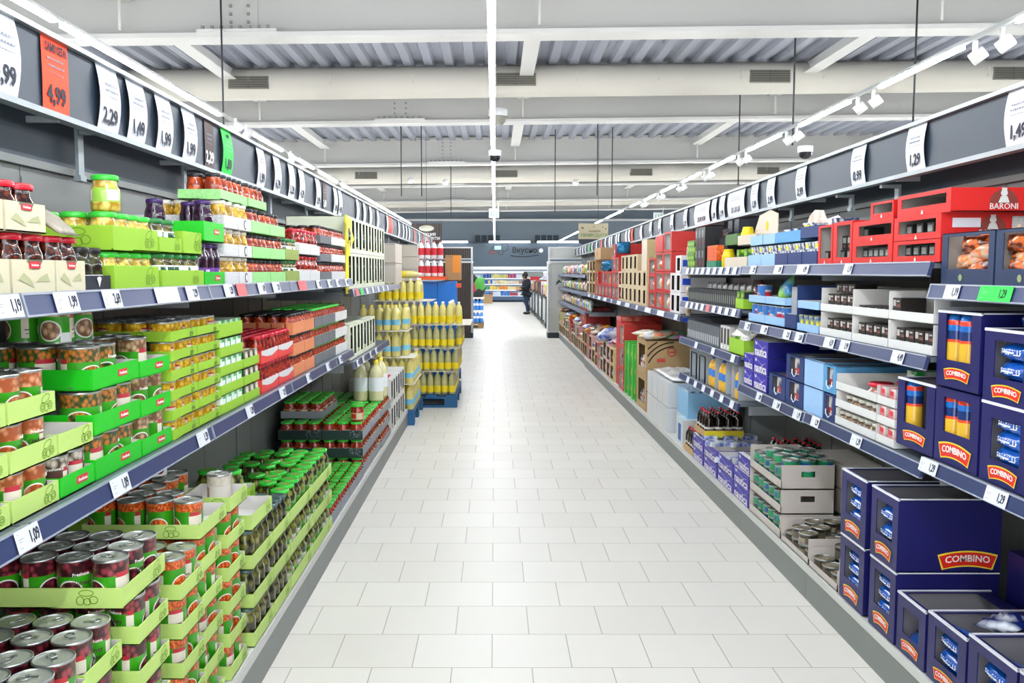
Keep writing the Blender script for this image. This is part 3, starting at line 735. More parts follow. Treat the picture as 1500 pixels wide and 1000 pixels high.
# shelf price labels in the rails
def shelf_label(side, y, z, wd, price, desc, col=None, x=None, tilt=14):
    xf = x or (LXF if side == 'L' else RXF); s = -1 if side == 'L' else 1; col = col or PAPER
    h = .043
    S = slot(side, s * xf, y - wd / 2, y + wd / 2, z) @ Matrix.Rotation(R(-tilt), 4, 'X')
    me = cached(('lab', round(wd, 3), col.name), lambda: MB().box(-wd / 2, wd / 2, -.0165, -.0155, -.0455, -.0015).mesh('shelf_price_label', [col]))
    o = link('shelf_price_label', me, mw=S); tag(o, desc, 'price label', 'shelf edge price labels on the %s' % ('left' if side == 'L' else 'right'))
    if price:
        link('price_lettering', text_mesh(price, h * .8, INK, .012, .62), parent=o, loc=(wd * .24, -.0172, -.024))
        b = MB()
        for q, (a, e, zz) in enumerate(((-.42, -.36, -.009), (-.42, -.2, -.019), (-.42, -.28, -.024), (-.42, -.3, -.036))):
            b.ribbon([Vector((wd * a, zz)), Vector((wd * e, zz))], .0011, -.017)
        link('small_print', b.mesh('small_print', [INKL]), parent=o)
LB = lambda side, z, items, **k: [shelf_label(side, y, z, wd, pr, '%s price label%s, rail at %s, %s along' % (c2, (' reading ' + pr) if pr else '', nm, od(i)), col) for i, (y, wd, pr, col, c2) in enumerate([(a[0], a[1], a[2], (a[3] if len(a) > 3 else PAPER), {PAPER: 'white', PPINK: 'pink', PGRN: 'bright green'}[a[3] if len(a) > 3 else PAPER]) for a in items]) for nm in [k['nm']]]
LB('L', 1.455, [(1.63, .085, '1,19'), (1.85, .1, '1,99'), (2.07, .095, '2,69'), (2.42, .17, ''), (2.62, .1, '2,99'), (2.98, .1, '1,39'), (3.13, .11, '', PPINK), (3.4, .1, '1,49'), (3.63, .12, '2,19'), (4.12, .16, '', PPINK), (4.5, .1, '1,29'), (4.8, .1, '1,79'), (5.05, .1, '1,49'), (5.35, .1, '0,99')], nm='left upper shelf')
LB('L', 1.003, [(1.66, .085, '1,09'), (2.08, .1, '1,09'), (2.68, .1, '1,59'), (3.2, .09, '1,39'), (3.7, .1, '2,19'), (4.22, .09, '1,49'), (4.72, .1, '1,79'), (5.1, .1, '2,29')], nm='left middle shelf')
LB('L', .915, [(5.75, .1, '4,99'), (6.0, .1, '5,49'), (6.35, .1, '6,79'), (6.65, .1, '4,79')], nm='far left middle shelf')
LB('L', 1.385, [(5.75, .12, '', PPINK), (5.95, .1, '', PGRN), (6.2, .1, ''), (6.5, .1, ''), (6.8, .1, ''), (7.1, .1, ''), (7.4, .1, '')], nm='far left upper shelf')
LB('R', 1.458, [(2.66, .085, '1,19'), (2.43, .16, '1,29', PGRN)], nm='near right top shelf')
LB('R', .895, [(2.76, .11, '1,29'), (2.38, .105, '1,29')], nm='near right middle shelf')
LB('R', .868, [(3.32, .095, '1,39'), (3.75, .09, '1,29')], nm='right middle shelf')
LB('R', .862, [(3.98, .1, '1,19'), (4.27, .11, '1,49'), (4.56, .09, '1,09')], nm='right middle shelf under blue cartons')
LB('R', 1.225, [(3.0, .09, '4,49'), (3.46, .09, '1,99'), (3.62, .11, '4,59')], nm='right second shelf')
LB('R', 1.22, [(3.98, .1, '2,69'), (4.15, .1, '2,29'), (4.5, .11, '1,99'), (4.8, .1, '1,29')], nm='right second shelf further back')
LB('R', 1.53, [(3.45, .08, '1,19'), (3.96, .15, '4,99'), (4.3, .12, '2,49'), (4.72, .1, '2,29')], nm='right top shelf')
for z, nm, pk in ((1.525, 'top', 99), (1.282, 'second', 4), (1.013, 'third', 99), (.742, 'lowest', 99)):
    n = 9 if z > 1.2 else (3 if z > 1 else 6)
    LB('R', z, [(5.08 + k * 1.4 / n, .08, '', PPINK if k == pk else PAPER) for k in range(n)], nm='far right %s shelf' % nm)
LB('R', 1.172, [(6.7 + k * .62, .3 if k % 3 else .12, '') for k in range(11)], nm='distant right shelf')

# ================================================================ GOODS: LEFT SIDE
LIME = M('lime_card', '98c832', .6); LIMEL = M('lime_card_pale', 'bedc78', .6); DOOD = M('doodle_green', '6f9a1e', .6); DOODB = M('doodle_black', '22301a', .6)
BGREEN = M('bright_green_card', '18c41c', .45); GLID = M('green_lid', '34c836', .3, coat=.3); GLIDD = M('dark_green_lid', '1d7a35', .35); RLID = M('red_lid', 'c8142c', .3, coat=.3)
PLID = M('purple_lid', '3c1f60', .35); BLID = M('black_lid', '1b1a1a', .35); CREAM = M('cream_card', 'dbd4b4', .6); WCARD = M('white_card', 'dededb', .55)
BLKC = M('black_card', '20252f', .5); GREYC = M('grey_card', '8f949b', .6); DKGRN = M('dark_green_card', '14302b', .5); REDC = M('red_card', 'd8201c', .45)
YEL = M('yellow_card', 'f2e21c', .5)
LOGOR = M('logo_red', 'd6303c', .5); LOGOP = M('logo_pink', 'f08a7a', .5)
m_kid = can_label('kidney_bean_label', 'a83c4c', '3a0a16', 75)
m_car = can_label('baked_bean_label', 'ff8a3c', 'c04414', 150, band=.76)
m_chk = can_label('chickpea_label', 'f6b080', 'b05424', 82)
m_whb = can_label('white_bean_label', 'd8b48c', '7a5236', 75, strip=True)
m_veg = can_label('vegetable_label', 'd8802c', '1c4a20', 85, base='3aa820')
m_corn = can_label('corn_label', 'f8d23c', 'c89010', 80, base='f0c020', bowl=False, band=.3)
m_brown = can_label('brown_bean_label', 'e8dccc', '4a3428', 60, base='5c3a34', bowl=False)
m_pale = can_label('pale_bean_label', 'e8e0d2', 'd8d0c0', 60, base='ebe6da', bowl=False, patch='b08a6c', logo='ebe6da')
TW_ = M('text_white', 'f6f2ec', .5); TG_ = M('text_dark_brown', '4a3a2c', .6)
kid = can('kidney_bean_can', m_kid, text=[('Freshona', .0105, .0725, R(25), TW_), ('Kidney', .014, .052, R(25), TG_), ('beans', .012, .036, R(25), TG_)])
car = can('baked_bean_can', m_car)
chk = can('chickpea_can', m_chk, .076, .094, text=[('Freshona', .0095, .0635, R(60), TW_), ('Chickpeas', .011, .044, R(60), TG_)])
whb = can('white_bean_can', m_whb, .08, .104, text=[('Freshona', .0095, .0705, R(20), TW_)])
veg = can('mixed_vegetable_can', m_veg, .096, .1, text=[('Freshona', .0115, .068, R(20), TW_)])
corn = can('sweetcorn_can', m_corn, .073, .054)
brc = can('black_bean_can', m_brown, .074, .088, text=[('Freshona', .009, .06, R(30), TW_)])
pale = can('pale_label_can', m_pale, .083, .107)
m_gher = jar_mat('gherkin_jar', '8c8f3a', '2c3012', 40, '4f9a2e', 'e8e4d4', (.25, .55)); m_gher2 = jar_mat('tall_pickle_jar', '7c7a34', '26280e', 34, None)
m_sauce = jar_mat('tomato_sauce_jar', 'b8401c', '7a1c0a', 60, 'd8c8a0', 'cf4030', (.15, .6)); m_sauce2 = jar_mat('sauce_plain', 'c04a22', '8a2810', 60)
m_brn = jar_mat('fried_pepper_jar', '6a2c14', '200804', 90); m_cornj = jar_mat('baby_corn_jar', 'ecd46c', 'b08c28', 55, '9ccf4c', 'f0e4d4', (.3, .75))
m_gar = jar_mat('corn_jar_plain', 'f0dc88', 'c0a040', 60); m_bet = jar_mat('beetroot_jar', '3a1638', '160616', 50, '7a4aa4', 'efe0f0', (.1, .45))
m_org = jar_mat('orange_sauce_jar', 'd85a20', '8a2c0c', 40); m_yj = jar_mat('yellow_jar', 'e8b83c', 'a07818', 45, 'f2f2ee', None, (.1, .5)); m_wj = jar_mat('white_label_jar', '8c8440', '3c3a18', 45, 'f0f0ec', '2c5a3c', (.05, .75))
m_drk = jar_mat('dark_red_jar', '6c1818', '280606', 45, '5c1414', 'c8a0a0', (.2, .6)); m_rch = jar_mat('chunky_red_jar', 'b83018', '6a0e08', 50, 'f0ece8', 'c83828', (.12, .5))
gher = jar('gherkin_jar', m_gher, GLID, .09, .135, .84); tall = jar('tall_pickle_jar', m_gher2, M('steel_lid', '56706e', .35, .4), .068, .134, .9)
pepper = jar('fried_pepper_jar', m_brn, RLID, .066, .12, .95); bcorn = jar('baby_corn_jar', m_cornj, GLID, .072, .092, .9); gcorn = jar('corn_jar', m_gar, GLID, .07, .088, .9)
beet = jar('beetroot_jar', m_bet, PLID, .066, .136, .8); osau = jar('orange_relish_jar', m_org, BLID, .062, .09, .85); sauce = jar('tomato_sauce_jar', m_sauce, GLID, .088, .11, .86)
yj = jar('yellow_pepper_jar', m_yj, M('pale_lid', 'd8d4c4', .4), .062, .095, .85); wj = jar('white_label_jar', m_wj, GLIDD, .07, .095, .9); rch = jar('red_relish_jar', m_rch, RLID, .07, .12, .85)
drk = jar('dark_red_jar', m_drk, M('dark_red_lid', '5a1218', .35), .09, .15, .8); brnj = jar('brown_sauce_jar', m_sauce2, BLID, .064, .095, .85); ketch = jar('ketchup_jar', m_rch, RLID, .052, .112, .8)
smg = jar('small_green_lid_jar', m_sauce, GLID, .06, .1, .86)
dg = DOOD
# ---- base, nearest first
base = .168; P = .11
ST = [('L', 1.385, 1.575, 'the nearest kidney bean stack', kid, 'kidney bean can', 5), ('L', 1.578, 1.762, 'the second kidney bean stack', kid, 'kidney bean can', 5),
      ('L', 1.766, 1.955, 'the third kidney bean stack', kid, 'kidney bean can', 5), ('L', 2.02, 2.21, 'the fourth kidney bean stack', kid, 'kidney bean can', 5),
      ('L', 2.3, 2.488, 'the nearest baked bean stack', car, 'baked bean can', 5), ('L', 2.5, 2.69, 'the second baked bean stack', car, 'baked bean can', 5)]
for k, (sd, a, b, nm, it, ds, n) in enumerate(ST):
    tray_stack(sd, -.852 - (.012 if k in (2, 5) else 0), a, b, base, n, P, .045, LIMEL, it, ds, nm, 2, .36, doodle=dg, top_ny=4 if k != 4 else 4, endcells=False, ny=1)
tray_stack('L', -.866, 1.972, 2.232, base + 5 * P, 1, P, .048, LIMEL, kid, 'kidney bean can', 'the overhanging top kidney tray', 3, .345, doodle=dg)
tray_stack('L', -.862, 2.49, 2.745, base + 5 * P, 1, P, .045, LIMEL, car, 'baked bean can', 'the overhanging top baked bean tray', 3, .345, doodle=dg, top_cells={(0, 0), (0, 1), (0, 2), (0, 3), (1, 1), (1, 2), (1, 3), (2, 2), (2, 3)})
tray_stack('L', -.862, 2.75, 2.935, base, 5, P, .045, LIMEL, car, 'baked bean can', 'the third baked bean stack', 2, .36, doodle=dg, top_ny=4)
tray_stack('L', -.862, 2.78, 2.975, base + 5 * P, 1, P, .05, LIMEL, car, 'baked bean can', 'the tray with the pale can', 2, .16, doodle=dg, top_empty=True)
pale.put(T(-.925, 2.875, base + 5 * P + .0035, .5), 'cream can with pale brown label standing alone in an emptied lime tray', 'single cans')
tray_stack('L', -1.03, 2.75, 2.935, base + 5 * P, 1, P, .045, LIMEL, car, 'baked bean can', 'the back tray above the third stack', 2, .27, doodle=dg, top_ny=3)
can('white_can', can_label('white_can_label', 'b8502c', '6a2410', 80, base='eef0ee', bowl=True, band=2, patch='eef0ee', logo='202428', asp=2.6), .083, .107).put(T(-1.125, 2.83, base + 6 * P + .001, 1.0), 'white can with bean picture standing on top of baked bean cans', 'single cans')
# pickles
tray_stack('L', -.855, 3.0, 3.28, base, 3, .141, .052, LIMEL, tall, 'tall pickle jar', 'the nearest pickle stack', 4, .36, doodle=dg, top_ny=3, ny=2)
tray_stack('L', -.855, 3.0, 3.28, base + 3 * .141, 1, .141, .055, LIMEL, tall, 'tall pickle jar', 'the emptied white lined pickle tray', 4, .36, doodle=dg, top_empty=True)
tray_stack('L', -.855, 3.285, 3.555, base, 3, .141, .052, LIMEL, tall, 'tall pickle jar', 'the second pickle stack', 4, .36, doodle=dg, top_ny=4, ny=2)
for (a, b_, nm) in ((3.56, 4.02, 'nearer'), (4.025, 4.485, 'further')):
    tray_stack('L', -.855, a, b_, base, 3, .141, .055, LIMEL, gher, 'gherkin jar', 'the %s gherkin stack' % nm, 5, .47, doodle=dg, top_empty=True)
    S = slot('L', -.855, a, b_, base + 2 * .141)
    for j in range(5):
        for i in range(5 if j % 2 == 0 else 4):
            if (i, j) in ((0, 1), (3, 3), (1, 4), (4, 2)) and nm == 'nearer' or (i, j) in ((1, 3), (4, 4), (2, 2)): continue
            gher.put(S @ T(-.184 + .092 * i + (.046 if j % 2 else 0), .052 + .0865 * j, .0035, i * 2.1 + j), 'gherkin jar %s along, %s row, in the top tray of the %s gherkin stack' % (od(i), od(j), nm), 'gherkin jars in the top trays')
for a in (2.98, 3.3):
    tray_stack('L', -1.225, a, a + .3, base, 3 if a > 3.2 else 4, .141, .05, LIME, gher, 'gherkin jar', 'the rear gherkin stack, %s one' % ('nearer' if a < 3.2 else 'further'), 3, .27, doodle=dg, top_ny=3, ny=1, detail=True)
tray_stack('L', -.98, 3.3, 3.5, base + 3 * .141 + .0, 1, .141, .05, LIME, gher, 'gherkin jar', 'the short lime tray on the second pickle stack', 2, .22, doodle=dg, top_cells={(0, 0), (0, 1)})
# grey cartons of pea and carrot jars
for k, a in enumerate((4.5, 4.78, 5.06, 5.34)):
    tray_stack('L', -.86, a, a + .27, base - .004, 1, .1, .06, GREYC, smg, 'small green lidded jar', '%s grey carton before the dark trays' % ['first', 'second', 'third', 'fourth'][k], 4, .38, traydesc='grey carton', top_ny=6 if k else 3, ny=1, inm=GREYC)
# dark trays of tomato sauce
for q, (x0, dd) in enumerate(((-.865, .275), (-1.145, .275))):
    def lg(t, w, lip):
        pass
    tray_stack('L', x0, 5.63, 6.0, base, 3, .118, .062, DKGRN if False else GREYC, sauce, 'tomato sauce jar', ['front dark sauce stack', 'rear dark sauce stack'][q], 4, dd, traydesc='sauce carton', inm=GREYC, top_ny=3, endcells=True)
    # printed dark end face with pale branches
    for L in range(3):
        z = base + L * .118; me = cached(('darkend', q), lambda: None)
        b = MB().box(-.1365, .1365, -.004, 0, .001, .0615, 0); rn = random.Random(L + 3 * q)
        for k in range(26):
            cx, cz = .09 + rn.uniform(-.04, .04), rn.uniform(.008, .056); a = rn.uniform(0, 3)
            b.ribbon([Vector((cx, cz)), Vector((cx + .009 * math.cos(a), cz + .009 * math.sin(a)))], .0035, -.0046, 1)
        tag(link('dark_carton_sleeve', b.mesh('dark_carton_sleeve', [DKGRN, GREYC]), loc=(x0 - dd / 2, 5.632, z)), 'dark green carton front with pale leaf print, %s layer, %s half' % (od(L), ['aisle side', 'wall side'][q]), 'carton', 'dark carton fronts')
    tray_stack('L', x0, 6.01, 6.5, base, 3, .118, .055, GREYC, sauce, 'tomato sauce jar', ['second front sauce stack', 'second rear sauce stack'][q], 5, dd, traydesc='grey sauce carton', inm=GREYC, top_ny=3)
tray_stack('L', -1.15, 5.75, 6.3, base + 3 * .118, 1, .118, .05, GREYC, sauce, 'tomato sauce jar', 'the highest sauce carton by the wall', 6, .28, traydesc='grey sauce carton', inm=GREYC, top_ny=3)
sauce.put(T(-.91, 5.7, base + 2 * .118 + .114, 1), 'tomato sauce jar standing alone on the green lids, nearer', 'single jars'); sauce.put(T(-.93, 5.82, base + 2 * .118 + .114, 2), 'tomato sauce jar standing alone on the green lids, behind the nearer', 'single jars')
tray_stack('L', -.86, 6.52, 7.1, base, 3, .118, .05, GREYC, sauce, 'mustard yellow labelled jar', 'the last sauce stack', 6, .5, traydesc='pale sauce carton', inm=GREYC, top_ny=5)
# big oil bottles, wine boxes
OILY = M('oil_yellow', 'e6da84', .12, coat=.6, noise=.14, scale=11); OILP = M('oil_pale', 'ddd8a8', .1, coat=.6, noise=.14, scale=9); OILG = M('oil_green', 'b9b77e', .1, coat=.6, noise=.3, scale=16)
CAPY = M('cap_yellow', 'f0dc3c', .4); CAPW = M('cap_white', 'f0eee4', .4); LABY = M('label_yellow', 'f2d81c', .5); LABW = M('label_white', 'e8ecec', .5); LABB = M('label_sky', '7cc4e0', .5)
ob_y = bottle('oil_bottle', OILY, CAPW, LABY); ob_g = bottle('oil_bottle', OILG, CAPW, LABY, .078, .25); ob_s = bottle('oil_bottle', OILY, CAPY, LABB, .078, .25, (.22, .42)); big = bottle('large_oil_bottle', OILP, CAPY, LABW, .115, .3, (.25, .6))
for i in range(4):
    for j in range(2): big.put(T(-.91 - .12 * j - .02 * (i % 2), 6.62 + .125 * i, base + 3 * .118 + .0 if False else .168 + 2 * .118 + .115, i), 'large pale oil bottle with yellow cap on the sauce jars, %s along, %s row' % (od(i), od(j)), 'large oil bottles')
WINE = M('wine_box_pale', 'dfe4dc', .5); WINEG = M('wine_box_cream', 'e3e8cf', .5); BOTD = M('dark_glass', '20261a', .12, coat=.6); BOTS = M('bottle_pale_label', 'c8c890', .4)
wbot = bottle('dark_oil_bottle', BOTD, BLID, BOTS, .075, .2, (.02, .2))
def wine_box(side, X0, y0, y1, z, h, out, name, lab, slots=2, d=.35, inside=True, grp='slotted bottle boxes'):
    w = y1 - y0 - .003; b = MB(); th = .004
    e = w / slots
    b.box(-w / 2, w / 2, 0, th, 0, h * .12, 0); b.box(-w / 2, w / 2, 0, th, h * .92, h, 0)
    for k in range(slots + 1):
        x = -w / 2 + k * e; a, c = max(-w / 2, x - e * .13), min(w / 2, x + e * .13)
        b.box(a, c, 0, th, h * .12, h * .92, 0, mm={'Y': 1})
    b.box(-w / 2, -w / 2 + th, th, d, 0, h, 0, mm={'X': 1}); b.box(w / 2 - th, w / 2, th, d, 0, h, 0, mm={'x': 1}); b.box(-w / 2, w / 2, th, d, 0, th, 0, mm={'Z': 1}); b.box(-w / 2, w / 2, th, d, h - th, h, 0, mm={'z': 1}); b.box(-w / 2, w / 2, d - th, d, 0, h, 0, mm={'y': 1})
    S = slot(side, X0, y0, y1, z); o = link(name, b.mesh(name, [out, M('box_inside_shade', '3a3c34', .8)]), mw=S); tag(o, lab, 'box', grp)  # inner walls coloured dark to stand in for shade behind the slots
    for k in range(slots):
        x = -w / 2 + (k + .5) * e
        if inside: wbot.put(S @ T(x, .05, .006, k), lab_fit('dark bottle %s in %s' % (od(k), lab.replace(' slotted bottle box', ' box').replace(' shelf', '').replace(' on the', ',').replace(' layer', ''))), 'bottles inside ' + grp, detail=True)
    return o
k = 0
for z in (.158, .385):
    for a in (7.15, 7.5, 7.85):
        wine_box('L', -.86, a, a + .34, z, .222, WCARD, 'bottle_box', 'white slotted bottle box on the base shelf, %s layer, %s along' % (('lower', 'upper')[z > .3], od(int((a - 7.1) / .35)))); k += 1
for i in range(3):
    for j in range(3): 
        b = MB().lathe([(0, 0), (.035, 0), (.035, .012), (0, .014)], 12); tag(link('red_round_lid_disc', b.mesh('red_round_lid_disc', [RLID]), loc=(-.93 - .1 * j, 7.22 + .1 * i, .6075)), 'red round lid on the white bottle boxes, %s row, %s' % (od(i), od(j)), 'lid', 'red lids on the white boxes')
for q in range(4):
    wine_box('L', -.95, 5.69 + q * .3, 5.98 + q * .3, .918, .235, WINEG, 'bottle_box', 'pale green slotted bottle box on the middle shelf, %s along' % od(q), 2, .4)
for L in range(2):
    for q in range(6):
        wine_box('L', -.95, 5.66 + q * .31, 5.96 + q * .31, 1.388 + L * .238, .235, WINEG, 'bottle_box', 'cream slotted bottle box on the upper shelf, %s layer, %s along' % (('lower', 'upper')[L], od(q)), 2, .4)
b = MB().box(-.006, .0, -.05, .05, -.1, .4); 
for (z0, z1, r_) in ((.12, .22, .5), (.3, .36, -.4)): b.quad([(.004, -.06, z0), (.004, .1, z0 + .03), (.004, .1, z1 + .03), (.004, -.06, z1)])
b.quad([(.03, -.02, .2), (.03, .09, .25), (.03, .0, .31), (.03, -.03, .26)]); b.quad([(.03, -.08, .29), (.03, .0, .33), (.03, -.03, .39), (.03, -.09, .35)]); tag(link('yellow_shelf_stopper', b.mesh('yellow_shelf_stopper', [YEL]), loc=(-.945, 5.6, 1.46)), 'bright yellow promotional strip at the end of the upper left shelf', 'sign')

# ---- middle shelf
z = 1.003
def frlogo(side):
    def f(t, w, lip):
        b = MB().box(-.026, .026, -.0012, 0, -.008, .009); o = link('logo_patch', cached('frl', lambda: b.mesh('logo_patch', [LOGOR])), parent=t, loc=(w * .12, 0, lip * .52))
        link('lettering', cached('frt', lambda: text_mesh('Freshona', .0115, LOGOP if False else TW_, .01)), parent=o, loc=(0, -.002, 0))
    return f
fl = frlogo('L')
tray_stack('L', -.95, 1.46, 1.675, z, 3, .098, .046, LIMEL, chk, 'chickpea can', 'the nearest chickpea stack', 3, .36, doodle=dg)
chk.put(T(-.995, 1.645, z + 3 * .098, 5.6), 'chickpea can standing on top of the nearest chickpea stack', 'single cans')
chk.put(T(-.995, 1.56, z + 3 * .098, 2), 'chickpea can on top of the chickpea stack, cut by the frame', 'single cans')
tray_stack('L', -.95, 1.68, 1.866, z, 3, .098, .046, LIMEL, chk, 'chickpea can', 'the second chickpea stack', 2, .36, doodle=dg)
tray_stack('L', -.95, 1.87, 2.035, z, 1, .098, .046, BGREEN, brc, 'black bean can', 'the low bright green tray', 2, .36, logo=fl, traydesc='bright green cardboard tray')
tray_stack('L', -.95, 1.87, 2.035, z + .098, 1, .098, .046, LIMEL, brc, 'black bean can', 'the lime tray with one can', 2, .36, doodle=dg, top_cells={(0, 1), (1, 2)})
tray_stack('L', -.95, 2.04, 2.31, z, 3, .108, .05, BGREEN, veg, 'mixed vegetable can', 'the wide bright green stack', 3, .36, logo=fl, traydesc='bright green cardboard tray', doodle=None, top_ny=3, top_cells={(0, 0), (1, 0), (0, 1), (1, 1), (2, 1), (0, 2), (1, 2), (2, 2)})
for k, (x, y) in enumerate(((-1.06, 2.1), (-1.06, 2.2), (-1.15, 2.12), (-1.17, 2.27))): whb.put(T(x, y, z + 3 * .108 + (.0 if k != 9 else 0), 3.5 + k), 'white bean can stacked on the vegetable cans, %s of four' % od(k), 'cans on the bright green stack')
tray_stack('L', -.95, 2.315, 2.53, z, 3, .106, .045, BGREEN, whb, 'white bean can', 'the narrow bright green stack', 2, .36, logo=fl, traydesc='bright green cardboard tray', top_cells={(0, 0), (0, 1), (1, 1)})
for k, a in enumerate((2.54, 2.77)):
    tray_stack('L', -.95, a, a + .226, z, 6, .0585, .03, LIME, corn, 'sweetcorn can', ['nearer', 'further'][k] + ' sweetcorn stack', 3, .36, doodle=DOODB, top_ny=4)
m_grn = pack_mat('green_pack', '2cb84a', 'e8f4ea', 'f0f0f0', 22); gpk = brick('vegetable_pack', [m_grn], .07, .1, .058, accent=[(-.3, .3, .3, .8, LABW)])
m_olv = pack_mat('olive_pack', 'e8e8d0', '1c2414', 'e0e4b0', 26); opk = brick('olive_pack', [m_olv], .07, .1, .055)
for L in range(5):
    b_ = 3.27
    tray_stack('L', -.95, 2.998, 3.27, z + L * .0665, 1, .07, .034 if L < 4 else .05, LIME, gpk, 'green vegetable pack', '%s lime layer beyond the sweetcorn' % od(L), 4, .36, rot=0, top_ny=2 if L < 4 else 3)
    if L < 3: tray_stack('L', -.95, 3.275, 3.49, z + L * .0665, 1, .07, .034, LIME, opk, 'olive pack', '%s lime layer of olive packs' % od(L), 3, .36, rot=0, top_ny=2)
# red and white ketchup cartons
REDW = M('red_pink_card', 'e8403c', .5)
def redsplash(t, w, lip):
    b = MB(); b.quad([(-w / 2, -.0015, lip), (w / 2, -.0015, lip), (w / 2, -.0015, lip * .75), (w * .1, -.0015, lip * .45)]); b.quad([(-w / 2, -.0015, lip), (w * .1, -.0015, lip * .45), (-w * .2, -.0015, lip * .5), (-w / 2, -.0015, lip * .7)])
    link('white_splash', cached(('spl', w), lambda: b.mesh('white_splash', [WCARD])), parent=t)
for k, a in enumerate((3.52, 3.8)):
    tray_stack('L', -.95, a, a + .275, z, 2, .12, .055, REDW, ketch, 'red sauce jar', '%s red and white carton stack' % ['nearer', 'further'][k], 5, .36, traydesc='red and white carton', logo=redsplash, top_ny=4)
for k, (x, y) in enumerate(((-1.22, 3.42), (-1.22, 3.54), (-1.32, 3.4), (-1.25, 3.68), (-1.3, 3.85), (-1.2, 3.95))):
    drk.put(T(x, y, z, k), 'tall dark red jar at the back of the middle shelf, %s' % od(k), 'dark jars at the back of the shelf')
ORC = M('orange_check_card', 'e08a5c', .6, noise=.35, scale=120)
for k, a in enumerate((4.09, 4.33)):
    tray_stack('L', -.95, a, a + .235, z, 3, .1, .058, ORC, brnj, 'sauce jar', '%s orange chequered carton stack' % ['nearer', 'further'][k], 4, .36, traydesc='orange chequered carton', top_ny=4)
for k, a in enumerate((4.58, 4.78, 4.98, 5.18)):
    tray_stack('L', -.95, a, a + .195, z, 3, .1, .055, M('slate_card', '6c7074', .6) if k < 3 else WCARD, smg, 'green lidded sauce jar', '%s grey carton stack on the middle shelf' % ['first', 'second', 'third', 'fourth'][k], 3, .36, traydesc='slate grey carton', top_ny=4)
tray_stack('L', -.95, 5.38, 5.58, z, 3, .1, .055, WCARD, brnj, 'brown sauce jar', 'the white carton stack at the shelf end', 3, .36, traydesc='white carton', top_ny=4)

# ---- upper shelf
z = 1.455
def mtn(t, w, lip):
    g = M('mountain_green', 'b7b98c', .6)
    b = MB()
    b.quad([(-w * .38, -.0012, lip * .42), (-w * .02, -.0012, lip * .18), (-w * .1, -.0012, lip * .42), (-w * .26, -.0012, lip * .62)]); b.quad([(w * .02, -.0012, lip * .35), (w * .36, -.0012, lip * .35), (w * .3, -.0012, lip * .6), (w * .12, -.0012, lip * .48)])
    link('mountain_print', cached(('mt', w), lambda: b.mesh('mountain_print', [g])), parent=t)
    b = MB(); b.quad([(-w * .18, -.0014, lip), (-w * .06, -.0014, lip * .72), (w * .1, -.0014, lip * .72), (w * .2, -.0014, lip)])
    link('crest_band', cached(('cb', w), lambda: b.mesh('crest_band', [M('crest_green', '66705a', .6)])), parent=t)
    b = MB().box(-w * .12, w * .13, -.002, 0, lip * .74, lip * .95)
    o = link('logo_patch', cached(('cl', w), lambda: b.mesh('logo_patch', [LOGOR])), parent=t)
    link('lettering', cached('frt2', lambda: text_mesh('Freshona', .0075, TW_, .01)), parent=o, loc=(0, -.0025, lip * .84))
pepper2 = jar('fried_pepper_jar', m_brn, RLID, .07, .098, .95)
for (a, b, L, n) in ((1.37, 1.54, 0, 'nearest'), (1.545, 1.715, 0, 'second'), (1.72, 1.89, 0, 'third'), (1.893, 2.03, 0, 'fourth'), (1.37, 1.53, 1, 'nearest upper'), (1.535, 1.7, 1, 'second upper'), (1.705, 1.86, 1, 'third upper')):
    tray_stack('L', -.952, a, b, z + L * .125, 1, .125, .07 if L == 0 else .06, CREAM, pepper if L == 0 else pepper2, 'red lidded pepper jar', 'the %s cream carton' % n, 2, .36, traydesc='cream mountain print carton', logo=mtn, top_ny=4, ny=1, top_cells=None)
tray_stack('L', -.955, 2.035, 2.17, z, 1, .1, .036, BLKC, jar('dark_olive_jar', jar_mat('dolive', '4a4a20', '14140a', 40, 'e8e8ea', '20242c', (.05, .4)), BLID, .06, .1), 'dark olive jar', 'the black crested carton', 2, .3, traydesc='black carton', top_ny=3)
bm = MB().box(-.004, .004, -.002, 0, .006, .03); b = MB(); b.quad([(-.012, -.002, .03), (.0, -.002, .008), (.012, -.002, .03), (0, -.002, .034)]); link('crest', b.mesh('crest', [WHT]), mw=slot('L', -.955, 2.035, 2.17, z)).parent = None
bpy.data.objects['crest'].name = 'white_crest'; o = bpy.data.objects['white_crest']; tr = [q for q in C.objects if q.get('label', '').startswith('black carton')][0]; mw_ = o.matrix_world.copy(); bpy.context.view_layer.update(); o.parent = tr; o.matrix_local = Matrix.Identity(4)
b = MB(); b.pillow(.13, .1, .02, 0, 8, seed=4, wr=.2); tag(link('torn_carton_lid', b.mesh('torn_carton_lid', [M('tan_print', 'a89f8e', .5, noise=.2, scale=40)]), mw=T(-.985, 1.95, z + .158, R(90 + 8), R(-50))), 'torn beige flap lying over the dark olive jars', 'flap')
tray_stack('L', -.95, 2.178, 2.47, z, 2, .1, .06, LIME, bcorn, 'baby corn jar', 'the big lime corn stack', 4, .36, doodle=dg, top_ny=4, ny=1)
bcorn.put(T(-.99, 2.235, z + .2 - .003, 4.6), 'baby corn jar with green lid standing alone on top of the lime cartons', 'single jars')
tray_stack('L', -.95, 2.49, 2.85, z, 1, .1, .05, LIME, wj, 'small white labelled jar', 'the lower lime carton beside the corn', 5, .3, doodle=dg, top_ny=2)
tray_stack('L', -.955, 2.49, 2.67, z + .1, 1, .1, .045, LIME, wj, 'small white labelled jar', 'the middle lime carton beside the corn', 2, .3, doodle=dg, top_ny=2)
tray_stack('L', -.955, 2.68, 2.85, z + .1, 1, .1, .07, LIME, wj, 'small jar', 'the emptied lime carton', 3, .3, doodle=dg, top_empty=True)
